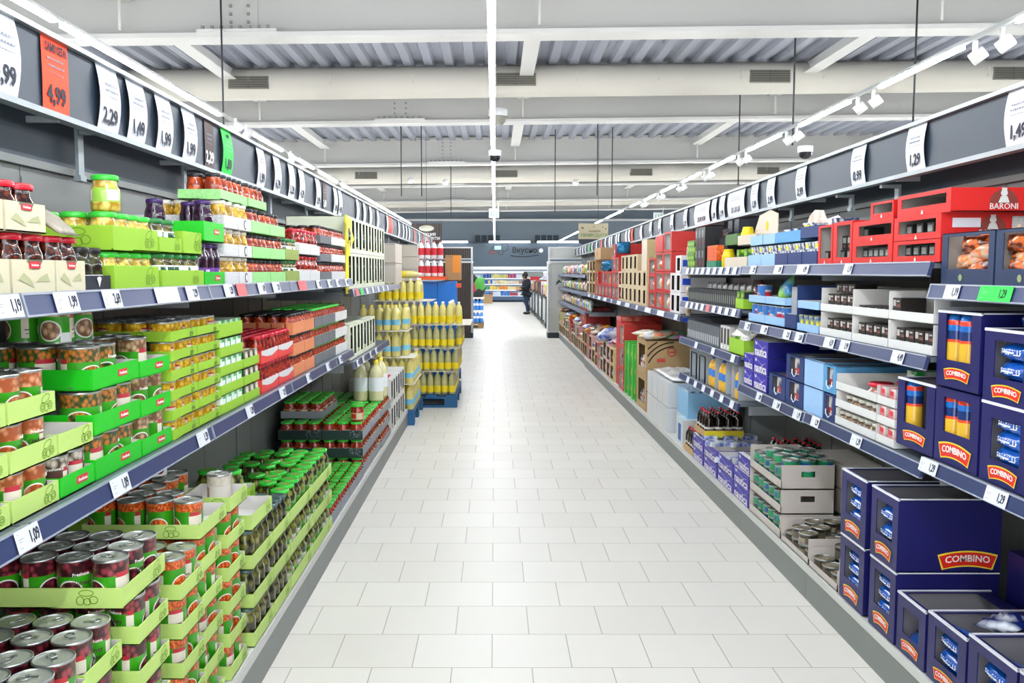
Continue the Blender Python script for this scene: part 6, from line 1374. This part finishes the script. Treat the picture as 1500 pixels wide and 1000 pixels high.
for L in range(2):
    y0, y1 = 8.26, 8.82; h = .34; S = slot('R', 1.445, y0, y1, .16 + L * .345)
    w = y1 - y0; me, _ = windowbox(w, .46, h, (-w * .3, w * .35, h * .2, h * .85), KRB, M('kraft_inside', '8f7450', .8), topopen=L == 1)
    o = link('large_kraft_carton', me, mw=S); tag(o, 'large kraft carton with dark stripes, %s one' % ['lower', 'upper'][L], 'carton')
    b = MB()
    for q, rr_ in enumerate((.27, .31, .35)):
        b.ribbon([Vector((.26 - rr_ * math.cos(t * math.pi / 20), rr_ * math.sin(t * math.pi / 20) * 1.05)) for t in range(0, 21) if rr_ * math.sin(t * math.pi / 20) * 1.05 < h - .012 and .26 - rr_ * math.cos(t * math.pi / 20) > .004 and .26 - rr_ * math.cos(t * math.pi / 20) < .455 and t < 11], .014, 0)
    q_ = link('stripe_print', b.mesh('stripe_print', [KRD]), parent=o); q_.matrix_local = Matrix.Translation((w / 2 + .001, .0, 0)) @ Matrix.Rotation(R(90), 4, 'Z')
    b = MB().lathe([(.035, 0), (.045, 0)], 16).xf(Matrix.Translation((.24, -.001, h * .68)) @ Matrix.Rotation(R(90), 4, 'X')); b.box(.1, .18, -.0015, 0, h * .4, h * .5); b.box(.21, .27, -.0015, 0, h * .66, h * .7)
    q_ = link('red_print', b.mesh('red_print', [M('print_red', 'd0483c', .6)]), parent=o); q_.matrix_local = Matrix.Translation((w / 2 + .001, 0, 0)) @ Matrix.Rotation(R(90), 4, 'Z')
    for k in range(4):
        p = bagp('treat_bag', 'e8e4e0', 'e08838' if k % 2 else '3c4a6c', .13, .16, .07, 18, k); p.put(S @ T(-w * .25 + k * w * .16, .02, .01), 'white and orange bag inside the %s kraft carton, %s' % (['lower', 'upper'][L], od(k)), 'bags in kraft cartons')
for k in range(7):
    me = cached(('cb', k % 3), lambda: MB().pillow(.26, .18, .05, 0, 8, (0, 0, 0), 31 + k, .3).mesh('colourful_bag', [pack_mat('colb%d' % k, ['e8c890', 'e87a5c', 'a85c9c'][k % 3], ['f0f0f0', 'f8e8c8', '6cb070'][k % 3], None, 14, .25)]))
    tag(link('colourful_bag', me, mw=T(1.5 + .12 * (k % 3), 8.3 + .22 * (k // 3), .885 + .02 * (k % 2), .7 * k, R(85))), 'colourful bag lying on the kraft cartons, %s' % od(k), 'bag', 'bags on the kraft cartons')
GRY = pack_mat('green_yellow_panel', 'f0d848', '3cb83c', None, 10, .4); GRNP = M('panel_green', '3fb840', .4); REDB = M('red_display', 'c8302a', .45); REDD = M('red_display_dark', 'a02420', .5)
for k, (a, b_) in enumerate(((8.9, 9.14), (9.15, 9.4), (9.41, 9.66))):
    for L in range(3):
        p = bagp('crisp_bag', 'f4dc4c', 'e8a83c', .155, .17, .07, 16, k + L); p.put(slot('R', 1.46, a, b_, .165 + L * .19) @ T(.02, 0, 0), 'yellow bag in green display column %s, %s level' % (['one', 'two', 'three'][k], od(L)), 'yellow bags in green columns')
    b = MB().box(-.12, -.07, 0, .38, 0, .58).box(.11, .12, 0, .38, 0, .58).box(-.12, .12, .37, .38, 0, .58)
    tag(link('green_display_column', b.mesh('green_display_column', [GRNP]), mw=slot('R', 1.445, a, b_, .16)), 'bright green display column, %s from the kraft cartons' % od(k), 'display', 'green display columns')
def redcol(y0, y1, z, n, h, lab, m, bagc, X0=1.445, d=.42, topped=True, win=(.12, .88, .1, .9), seed=0):
    for L in range(n):
        w = y1 - y0 - .004; S = slot('R', X0, y0, y1, z + L * h)
        me, _ = cached(('rc', round(w, 2), round(h, 3), m.name, d, win), lambda: windowbox(w, d, h - .003, (-w / 2 + w * win[0], -w / 2 + w * win[1], h * win[2], h * win[3]), m, KRAFTIN if m is REDB else M('kraft_inside', '8f7450', .8), topopen=False))
        o = link('display_carton', me, mw=S); tag(o, lab_fit('%s, %s level' % (lab, od(L))), 'display carton', lab + 's')
        if bagc:
            k = (L + seed) % len(bagc)
            p = cached(('rcb', round(w, 2), bagc[k]), lambda: bagp('sweet_bag', bagc[k][0], bagc[k][1], w * .8, h * .7, .08, 18, k)); p.put(S @ T(0, .015, .006), lab_fit('bag inside the %s, %s level' % (lab, od(L))), 'bags inside display cartons')
redcol(9.72, 10.1, .16, 3, .25, 'red display carton on the base, first along', REDB, [('c83028', 'e8c8b0'), ('6a1c18', '2c0c0c')])
PINKR = pack_mat('pink_packs', 'f09880', 'c83c34', None, 12, .4)
rbox(1.47, 10.14, 10.5, .16, .42, .45, REDB, 'red carton under the tall red carton'); rbox(1.47, 10.14, 10.5, .585, .34, .5, REDB, 'tall red carton seen from its side', sm=REDB); rbox(1.47, 10.14, 10.5, .927, .05, .5, PINKR, 'layer of salmon packs on the tall red carton', 'packs')
cols = [('b8282c', 'e8d0c0'), ('2c58b8', 'e8ecf4'), ('e8c83c', 'b83c20'), ('e8e0d4', 'a8582c'), ('3c2c5c', 'c8a8d0'), ('d8d0b8', '5c4428'), ('3c8c4c', 'f0e890')]
mm = [REDB, BEIGE, KRB, M('pink_card', 'dca8a0', .6), M('pale_yellow_card', 'd8cc98', .6)]
y = 10.55; rn = random.Random(12); k = 0
while y < 19.3:
    w_ = rn.uniform(.26, .42); m_ = rn.choice(mm); n = rn.choice((1, 2, 2)) if y > 12 else 2; h = rn.uniform(.17, .22)
    redcol(y, y + w_, .16, n, h, '%s display carton on the right base beyond the green columns' % od(k), m_, [rn.choice(cols), rn.choice(cols)])
    top = .16 + n * h
    for q in range(2):
        c2 = rn.choice(cols); me = cached(('lb', c2), lambda: MB().pillow(.28, .2, .08, 0, 8, (0, 0, 0), 41 + k, .35).mesh('loose_bag', [pack_mat('lb%d' % k, c2[0], c2[1], None, 12, .25)]))
        tag(link('loose_bag', me, mw=T(1.58 + .12 * q, y + w_ / 2, top + .05, k + q, R(80))), 'loose bag on display carton %s of the right base, %s one' % (od(k), ['front', 'back'][q]), 'bag', 'loose bags on the base cartons')
    y += w_ + .01; k += 1
rbox(1.5, 14.3, 15.3, .56, .34, .4, REDD, 'red box with gold emblem lying high on the base goods', deco=[('gold_emblem', -.05, .08, .4, .55, M('gold', 'd8a848', .4))], sm=REDB)
BLW = Proto('blue_white_bag', 'bag', MB().pillow(.5, .35, .12, 0, 10, (0, 0, 0), 51, .4).mesh('blue_white_bag', [pack_mat('bwbag', '2458c8', 'f0f0f4', None, 8, .2)]))
BLW.put(T(1.6, 11.4, .66, .3, R(75)), 'blue and white bag heaped on the base cartons, nearer', 'blue and white bags'); BLW.put(T(1.6, 12.0, .66, 1.3, R(80)), 'blue and white bag heaped on the base cartons, further', 'blue and white bags')
# ---- long shelf at 1.17 m from 6.6 to 13.8 m
z = 1.174
WR = M('white_red_box', 'e2dedd', .5)
for L, (n, hh) in enumerate(((2, .16), (2, .15), (1, .13))):
    for q in range(n):
        a = 6.72 + q * .2
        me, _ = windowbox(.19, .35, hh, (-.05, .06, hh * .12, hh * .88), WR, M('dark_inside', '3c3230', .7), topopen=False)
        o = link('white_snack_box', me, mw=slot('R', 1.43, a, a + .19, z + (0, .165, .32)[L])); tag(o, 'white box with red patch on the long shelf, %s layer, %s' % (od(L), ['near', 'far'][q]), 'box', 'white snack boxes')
rbox(1.43, 6.72, 6.92, z + .32, .13, .35, WR, 'white box with red side patch topmost', sm=WR) if False else None
link('red_patch', MB().box(-.002, 0, 0, .1, 0, .06).mesh('red_patch', [LOGOR]), loc=(1.52, 6.715, z + .36)); q = C.objects[-1]
for q in [o for o in C.objects if o.name == 'red_patch']: q.rotation_euler = (0, 0, R(-90)); tag(q, 'red printed patch on the side of the topmost white box', 'sticker')
for L in range(4): redcol(7.16, 7.5, z + L * .165, 1, .162, 'tall red carton stack first along, %s layer' % od(L), REDB, None if L > 1 else [('e8a03c', 'e8e0d8')])
rbox(1.44, 7.51, 7.85, z + .5, .14, .5, REDB, 'wide red carton on top of the red stacks', sm=REDB)
for L in range(3): redcol(7.51, 7.85, z + L * .165, 1, .162, 'red carton stack second along, %s layer' % od(L), REDB, [('e8a03c', 'd83c28'), ('f0c040', 'e8e0d8')], seed=L)
for L in range(3): redcol(7.87, 8.2, z + L * .15, 1, .148, 'red carton stack third along, %s layer' % od(L), REDB, [('b8242c', '3c8c4c'), ('e8e0d8', 'c83c28')], seed=L)
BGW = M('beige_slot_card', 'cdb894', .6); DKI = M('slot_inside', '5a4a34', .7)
k = 0
for a in (8.22, 8.5, 8.78, 9.06, 9.34, 9.62):
    for L in range(3 if a > 8.7 else 2):
        w = .27; h = .165; S = slot('R', 1.43, a, a + w, z + L * .168)
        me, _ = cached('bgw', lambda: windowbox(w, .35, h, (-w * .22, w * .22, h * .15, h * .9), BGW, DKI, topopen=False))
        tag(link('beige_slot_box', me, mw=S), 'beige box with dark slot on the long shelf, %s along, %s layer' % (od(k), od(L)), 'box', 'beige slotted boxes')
    k += 1
o = rbox(1.46, 8.72, 9.1, z + .505, .34, .45, KRP, 'large beige box with pepper print on top', sm=M('beige_yellow', 'c8b888', .6)) if False else rbox(1.46, 8.4, 8.7, z + .337, .3, .48, KRP, 'large beige box with red and green pepper print', sm=M('beige_yellow', 'c8b888', .6))
b = MB().pillow(.12, .025, .006, 0, 6, (0, 0, 0), 1, .1); q_ = link('pepper_print', b.mesh('pepper_print', [pack_mat('peppers', 'c8382c', '3c8c3c', None, 18, .5)]), parent=o); q_.matrix_local = Matrix.Translation((.15, .18, .2)) @ Matrix.Rotation(R(90), 4, 'Z')
BLB = Proto('blue_foil_ball', 'bag', MB().pillow(.16, .14, .1, 0, 8, (0, 0, .07), 61, .3).mesh('blue_foil_ball', [M('foil_teal', '2c7ca8', .2, .5)]))
BLB.put(T(1.5, 10.2, z + .535, 0), 'teal foil bag near the top of the red column', 'teal bags')
for k, (a, m_, n) in enumerate(((9.92, KRP, 2), (10.2, REDB, 3), (10.5, REDB, 4), (10.85, REDB, 2), (11.2, REDB, 2), (11.55, REDB, 2), (11.9, REDB, 1), (12.25, REDB, 2), (12.6, KRB, 3), (13.0, KRB, 3), (13.4, KRP, 3))):
    redcol(a, a + .3, z, n, .165, '%s far carton stack along the long shelf' % od(k), m_, [rn.choice(cols), rn.choice(cols)], seed=k)
rbox(1.45, 12.0, 12.7, z + .5, .16, .4, KRB, 'brown box with red patch high on the long shelf', deco=[('red_patch', -.1, .05, .3, .7, LOGOR)], sm=KRB)
for k in range(3): BLB.put(T(1.5, 11.2 + .3 * k, z + .335, k), 'dark blue foil bag over the red cartons, %s' % od(k), 'teal bags')
for zz, nm in ((.862, 'lowest'), (1.162, 'middle'), (1.452, 'top')):
    y = 13.9; k = 0
    while y < 19.3:
        c2 = rn.choice(cols + [('c8e04c', '6ca03c'), ('4c9c4c', 'f0f0e8')]); hh = rn.uniform(.13, .2)
        me = cached(('fb', c2), lambda: MB().pillow(.25, .18, .09, 0, 7, (0, .05, .09), 71, .2).mesh('far_bag', [pack_mat('fb' + c2[0], c2[0], c2[1], None, 12, .25)]))
        tag(link('snack_pouch', me, mw=slot('R', 1.49, y, y + .26, zz)), 'small pouch on the %s shelf near the far end, %s along' % (nm, od(k)), 'pouch', 'pouches near the far end'); y += .28; k += 1
# blue hanging clips with brown packs at the shelf gap
CLIP = M('clip_blue', '1c48c0', .35)
for k in range(4):
    b = MB(); y = 6.6 + .015 * (k % 2)
    p = bagp('hanging_pack', 'a8825c', 'e8e4d8', .09, .14, .03, 20, k); p.put(T(1.46 + .0 * k, 6.64, .98 + .14 * k + .17 , R(-90)), 'brown and white pack on the hanging strip, %s up' % od(k), 'packs on the hanging strip')
    tag(link('blue_clip', MB().box(-.03, .03, -.005, .01, 0, .05).mesh('blue_clip', [CLIP]), loc=(1.45, 6.6, 1.12 + .14 * k)), 'blue clip of the hanging strip at the shelf joint, %s up' % od(k), 'clip', 'blue clips')

# ================================================================ THE FAR AISLE
# chiller
CH = M('chiller_blue', '4c6480', .4); CHW = M('chiller_white_glow', 'c9d6e2', .4, emit=.12); CHT = M('chiller_light', 'f2f8ff', .4, emit=1.3)  # chiller back wall and shelves glow faintly, imitating lamp light on them
t = empty('open_chiller', (1.0, 43.7, 0), 'long open chiller with lit white shelves below the bulkhead', 'chiller')
link('base', MB().box(-4, 3, -.35, .8, 0, .3).mesh('base', [CH]), parent=t); link('back_wall', MB().box(-4, 3, .75, .8, .3, 1.6).mesh('back_wall', [CHW]), parent=t); link('kick_strip', MB().box(-4, 3, -.36, -.34, 0, .1).mesh('kick_strip', [M('kick_dark', '1c2a3a', .5)]), parent=t)
link('canopy_lamp', MB().box(-4, 3, -.1, .0, 1.44, 1.5).mesh('canopy_lamp', [CHT]), parent=t); link('canopy_stripe', MB().box(-4, 1.6, -.52, -.5, 1.56, 1.6).mesh('canopy_stripe', [M('stripe_dark', '4a5866', .5)]), parent=t)
for k in range(4):
    s_ = link('shelf', MB().box(-4, 3, -.2 - .05 * (3 - k), .75, .3 + k * .29, .32 + k * .29).mesh('shelf', [CHW]), parent=t)
    link('shelf_lamp', MB().box(-4, 3, -.2 - .05 * (3 - k), -.17 - .05 * (3 - k), .285 + k * .29, .3 + k * .29).mesh('shelf_lamp', [CHT]), parent=s_)
pal = [['2458b0', '2c6cc8', 'dce8f4', '3c7cd0', 'c8384c', 'e8e8f0', 'a83c5c', '3060c0'], ['f0f0ec', '3c9c6c', 'f0c83c', 'e8923c', 'f0dca0', 'e8a85c', 'f0e8d0', 'e88c4c'], ['8cc0e4', '2458c0', 'f0c858', 'f0e4b0', 'e8d8c0', 'c88c6c', 'f0f0e8', 'e8c860'], ['dce8f4', '2c50a0', 'e8e080', 'd8c858', 'a83c6c', 'f0f4f4', 'a0d0e0', '4c2c5c']]
rn = random.Random(5)
pm = {}
for k in range(4):
    x = -1.05; i = 0
    while x < 2.3:
        ww = rn.uniform(.1, .17); col = pal[k][min(7, int((x + 1.05) / 3.35 * 8))] if rn.random() < .75 else rn.choice(pal[k]); hh = rn.uniform(.13, .22)
        me = MB().box(-ww / 2 + .01, ww / 2 - .01, 0, .2, 0, hh).mesh('chilled_pack', [M('ch' + col, col, .5)])
        tag(link('chilled_pack', me, loc=(x + ww / 2, 43.52 - .05 * (3 - k), .322 + k * .29)), 'chilled pack on the %s chiller shelf, %s along' % (['lowest', 'second', 'third', 'top'][k], od(i)), 'pack', 'chilled packs on the %s shelf' % ['lowest', 'second', 'third', 'top'][k]); x += ww; i += 1
# goods left of the opening
WB = M('water_blue', '3c8ce0', .25, coat=.4)
pallet(-1.2, -.3, 23.1, 24.2, 'wooden pallet under the blue water packs at the far opening', WOODP)
wbt = bottle('water_bottle', WB, CAPW, M('label_white2', 'e8f0f8', .5), .1, .3, (.4, .6))
for L in range(2):
    for i in range(6):
        for j in range(2): wbt.put(T(-.86 + .1 * i, 23.2 + .1 * j, .146 + .34 * L, i), 'blue water bottle at the far opening, %s layer, %s along, %s row' % (['lower', 'upper'][L], od(i), od(j)), 'blue water bottles')
    tag(link('white_layer_sheet', MB().box(-.92, -.29, 23.12, 23.5, .446 + .34 * L, .486 + .34 * L).mesh('white_layer_sheet', [WHT]), ), 'white sheet on the %s water layer' % ['lower', 'upper'][L], 'sheet')
for k, (x, z_, c1) in enumerate(((-.62, .9, 'c82c4c'), (-.42, 1.0, '4ca03c'), (-.45, .78, '1c2420'), (-.68, 1.12, '14181c'))):
    tag(link('hanging_bag', MB().pillow(.3, .4, .15, 0, 8, (0, 0, 0), 80 + k, .25).mesh('hanging_bag', [M('hb' + c1, c1, .5)]), loc=(x, 23.3, z_ + .15), rot=(0, R(20 * (k - 1)), 0)), ['crimson bag at the far opening', 'green and white bag at the far opening', 'black bag low at the far opening', 'black bag high at the far opening'][k], 'bag')
o = cbox(-.6, -.12, 41.4, 41.8, 0, .43, KRB, 'small brown cardboard box standing on the floor before the chiller')
# metal shopping crates on the right and things over them
DKM = M('dark_metal', '23282c', .45, .3)
for k in range(8):
    y0 = 23.2 + k * 2.2; x0 = 1.32
    t = empty('promotion_bin', (1.85, y0 + 1, 0), 'black framed promotion bin in the far aisle, %s from the near end' % od(k), 'bin', 'promotion bins in the far aisle')
    b = MB()
    for zz in (.06, .8): b.box(-.52, -.48, -1.05, 1.05, zz, zz + .04); b.box(.48, .52, -1.05, 1.05, zz, zz + .04); b.box(-.5, .5, -1.05, -1.01, zz, zz + .04)
    link('frame', b.mesh('frame', [DKM]), parent=t)
    b = MB()
    for q in range(5): y_ = -1.03 + q * .51; b.box(-.505, -.5, y_, y_ + .03, 0, .82)
    for q in range(3): b.box(-.5 + q * .49, -.47 + q * .49, -1.045, -1.02, 0, .82)
    link('bars', b.mesh('bars', [DKM]), parent=t)
    link('basket', MB().box(-.46, .46, -1.0, 1.0, .12, .76).mesh('basket', [M('basket_grey', 'dfe4e6', .5)]), parent=t)
    for q in range(5):
        c1 = rn.choice(['3c4c3c', '5c4438', 'c8d83c', 'd8d8d8', '3c4c6c', 'b83040', 'e0a0a8']); tag(link('boxed_offer', MB().box(-.3, .3, 0, .3, 0, rn.uniform(.2, .45)).mesh('boxed_offer', [M('bo' + c1, c1, .5)]), loc=(1.75, y0 + .1 + .4 * q, .76)), 'boxed offer item in promotion bin %s, %s' % (od(k), od(q)), 'box', 'offer items in the bins')
tag(link('display_rack', MB().box(1.25, 1.32, 38, 38.02, 0, .1).mesh('display_rack', [DKM])), 'x', 'x'); bpy.data.objects.remove(bpy.data.objects['display_rack'])
t = empty('poster_stand', (1.62, 36.5, 0), 'tall stand with grey top and red poster beside the person', 'stand')
link('post', MB().box(-.03, .03, 0, .06, 0, 1.5).mesh('post', [DKM]), parent=t); link('poster', MB().box(-.15, .25, -.02, 0, .75, 1.3).mesh('poster', [M('poster_red', 'b81c34', .5)]), parent=t); link('top_board', MB().box(-.42, .4, -.02, 0, 1.3, 1.5).mesh('top_board', [M('poster_grey', '7c8480', .5)]), parent=t); link('lower_poster', MB().box(-.1, .3, -.02, 0, .4, .74).mesh('lower_poster', [M('poster_pink', 'e8a0a8', .5)]), parent=t)
t = link('violet_rack', MB().box(-.3, .35, 0, .3, .0, 1.45).mesh('violet_rack', [pack_mat('violet_goods', '8c88c8', 'd8d8ec', None, 9, .5)]), loc=(2.35, 37, 0)); tag(t, 'rack of violet goods beyond the poster stand', 'rack')
tag(link('white_pillar_bin', MB().lathe([(0, 0), (.16, 0), (.16, .35), (.14, .5), (.08, .58), (0, .6)], 16).mesh('white_pillar_bin', [WHT]), loc=(1.62, 36, 0)), 'white rounded bin beside the person', 'bin')
q = bpy.data.objects['white_pillar_bin']; q.location = (1.78 - .25, 40.5, 0); q.location.x = 1.9 * 1.0; q.location = (2.0, 40.5, 0) if False else (1.95 - .1, 38.5, 0); q.location = (1.55, 27.8, 0) if False else (1.53, 38.6, 0)

# ---- the person
def person():
    COAT = M('coat_dark', '10141f', .8); JEAN = M('jeans', '22344e', .8, noise=.15, scale=30); SKN = M('skin', 'c89878', .55); HAIR = M('hair_dark', '140f0e', .6); SHOE = M('shoes', '3a2c28', .6)
    X, Y = 1.13, 30.9
    t = empty('person', (X, Y, 0), 'person in dark hooded coat and blue jeans looking into the bins', 'person', rz=R(-75))
    # local: faces -y; built in metres, height 1.5
    J = {'pel': (0, 0, .8, .135), 'sp': (0, -.01, .98, .14), 'ch': (0, -.02, 1.12, .15), 'nk': (0, -.05, 1.24, .06), 'hd': (0, -.08, 1.33, .08), 'hd2': (0, -.085, 1.42, .075),
         'sl': (.14, -.02, 1.17, .07), 'el': (.2, -.06, .95, .05), 'wl': (.13, -.25, .9, .035), 'hl': (.11, -.31, .9, .03),
         'sr': (-.14, -.02, 1.17, .07), 'er': (-.2, -.05, .94, .05), 'wr': (-.12, -.24, .86, .035), 'hr': (-.1, -.3, .86, .03),
         'hpl': (.075, 0, .72, .095), 'kl': (.085, -.03, .42, .065), 'al': (.085, .02, .07, .045), 'tl': (.09, -.1, .035, .035),
         'hpr': (-.075, 0, .72, .095), 'kr': (-.09, .02, .42, .065), 'ar': (-.1, .1, .08, .045), 'tr': (-.1, -.02, .035, .035)}
    E_ = [('pel', 'sp'), ('sp', 'ch'), ('ch', 'nk'), ('nk', 'hd'), ('hd', 'hd2'), ('ch', 'sl'), ('sl', 'el'), ('el', 'wl'), ('wl', 'hl'), ('ch', 'sr'), ('sr', 'er'), ('er', 'wr'), ('wr', 'hr'), ('pel', 'hpl'), ('hpl', 'kl'), ('kl', 'al'), ('al', 'tl'), ('pel', 'hpr'), ('hpr', 'kr'), ('kr', 'ar'), ('ar', 'tr')]
    for sd, hnd in (('l', 'hl'), ('r', 'hr')):
        hx, hy, hz, _ = J[hnd]; sg = 1 if sd == 'l' else -1
        for f in range(4): J['f%s%d' % (sd, f)] = (hx + (f - 1.5) * .018, hy - .05, hz + .0, .009); J['g%s%d' % (sd, f)] = (hx + (f - 1.5) * .02, hy - .08 + .005 * abs(f - 1), hz - .03, .008); E_ += [(hnd, 'f%s%d' % (sd, f)), ('f%s%d' % (sd, f), 'g%s%d' % (sd, f))]
        J['t' + sd + 'h'] = (hx - sg * .04, hy - .02, hz + .01, .01); E_.append((hnd, 't' + sd + 'h'))
    def skin(name, names, edges, grow, mat, root):
        me = bpy.data.meshes.new(name); idx = {n: i for i, n in enumerate(names)}
        me.from_pydata([J[n][:3] for n in names], [(idx[a], idx[b]) for a, b in edges], []); me.materials.append(mat)
        o = link(name, me, parent=t); m = o.modifiers.new('skin', 'SKIN'); m.use_smooth_shade = True
        for n, i in idx.items(): me.skin_vertices[0].data[i].radius = (J[n][3] + grow, J[n][3] * (.85 if n in ('pel', 'sp', 'ch') else 1) + grow); me.skin_vertices[0].data[i].use_root = n == root
        o.modifiers.new('sub', 'SUBSURF').render_levels = 2; return o
    skin('body', list(J), E_, 0, SKN, 'pel')
    J['ht'] = (0, -.03, .66, .155); cn = ['pel', 'sp', 'ch', 'nk', 'sl', 'el', 'wl', 'sr', 'er', 'wr', 'ht']
    skin('coat', cn, [('ht', 'pel'), ('pel', 'sp'), ('sp', 'ch'), ('ch', 'nk'), ('ch', 'sl'), ('sl', 'el'), ('el', 'wl'), ('ch', 'sr'), ('sr', 'er'), ('er', 'wr')], .04, COAT, 'pel')
    jn = ['pel', 'hpl', 'kl', 'al', 'hpr', 'kr', 'ar']; skin('jeans', jn, [('pel', 'hpl'), ('hpl', 'kl'), ('kl', 'al'), ('pel', 'hpr'), ('hpr', 'kr'), ('kr', 'ar')], .012, JEAN, 'pel')
    for sd in 'lr':
        a, b_ = J['a' + sd], J['t' + sd]; b = MB().pillow(.1, .26, .09, 0, 8, (0, 0, 0), 3, .02); b.xf(Matrix.Translation(((a[0] + b_[0]) / 2, (a[1] + b_[1]) / 2, .045)) @ Matrix.Rotation(R(90), 4, 'X')); link('shoe', b.mesh('shoe', [SHOE]), parent=t)
    b = MB().lathe([(0, .115), (.06, .1), (.096, .05), (.1, 0), (.09, -.07), (.07, -.1)], 16); b.xf(Matrix.Translation((0, -.062, 1.39)) @ Matrix.Rotation(R(-25), 4, 'X') @ Matrix.Diagonal((.95, 1.0, 1, 1))); link('hair', b.mesh('hair', [HAIR]), parent=t)
    b = MB().lathe([(0, 0), (.013, .005), (.008, .03), (0, .04)], 8).xf(Matrix.Translation((0, -.165, 1.365))); link('nose', b.mesh('nose', [SKN]), parent=t)
    for sx in (-.03, .03): link('eye', MB().lathe([(0, -.008), (.008, 0), (0, .008)], 8).mesh('eye', [BLK]), parent=t, loc=(sx, -.155, 1.4))
    link('mouth', MB().box(-.02, .02, -.004, 0, 0, .006).mesh('mouth', [M('lips', 'a0605a', .5)]), parent=t, loc=(0, -.158, 1.335))
    return t
person()
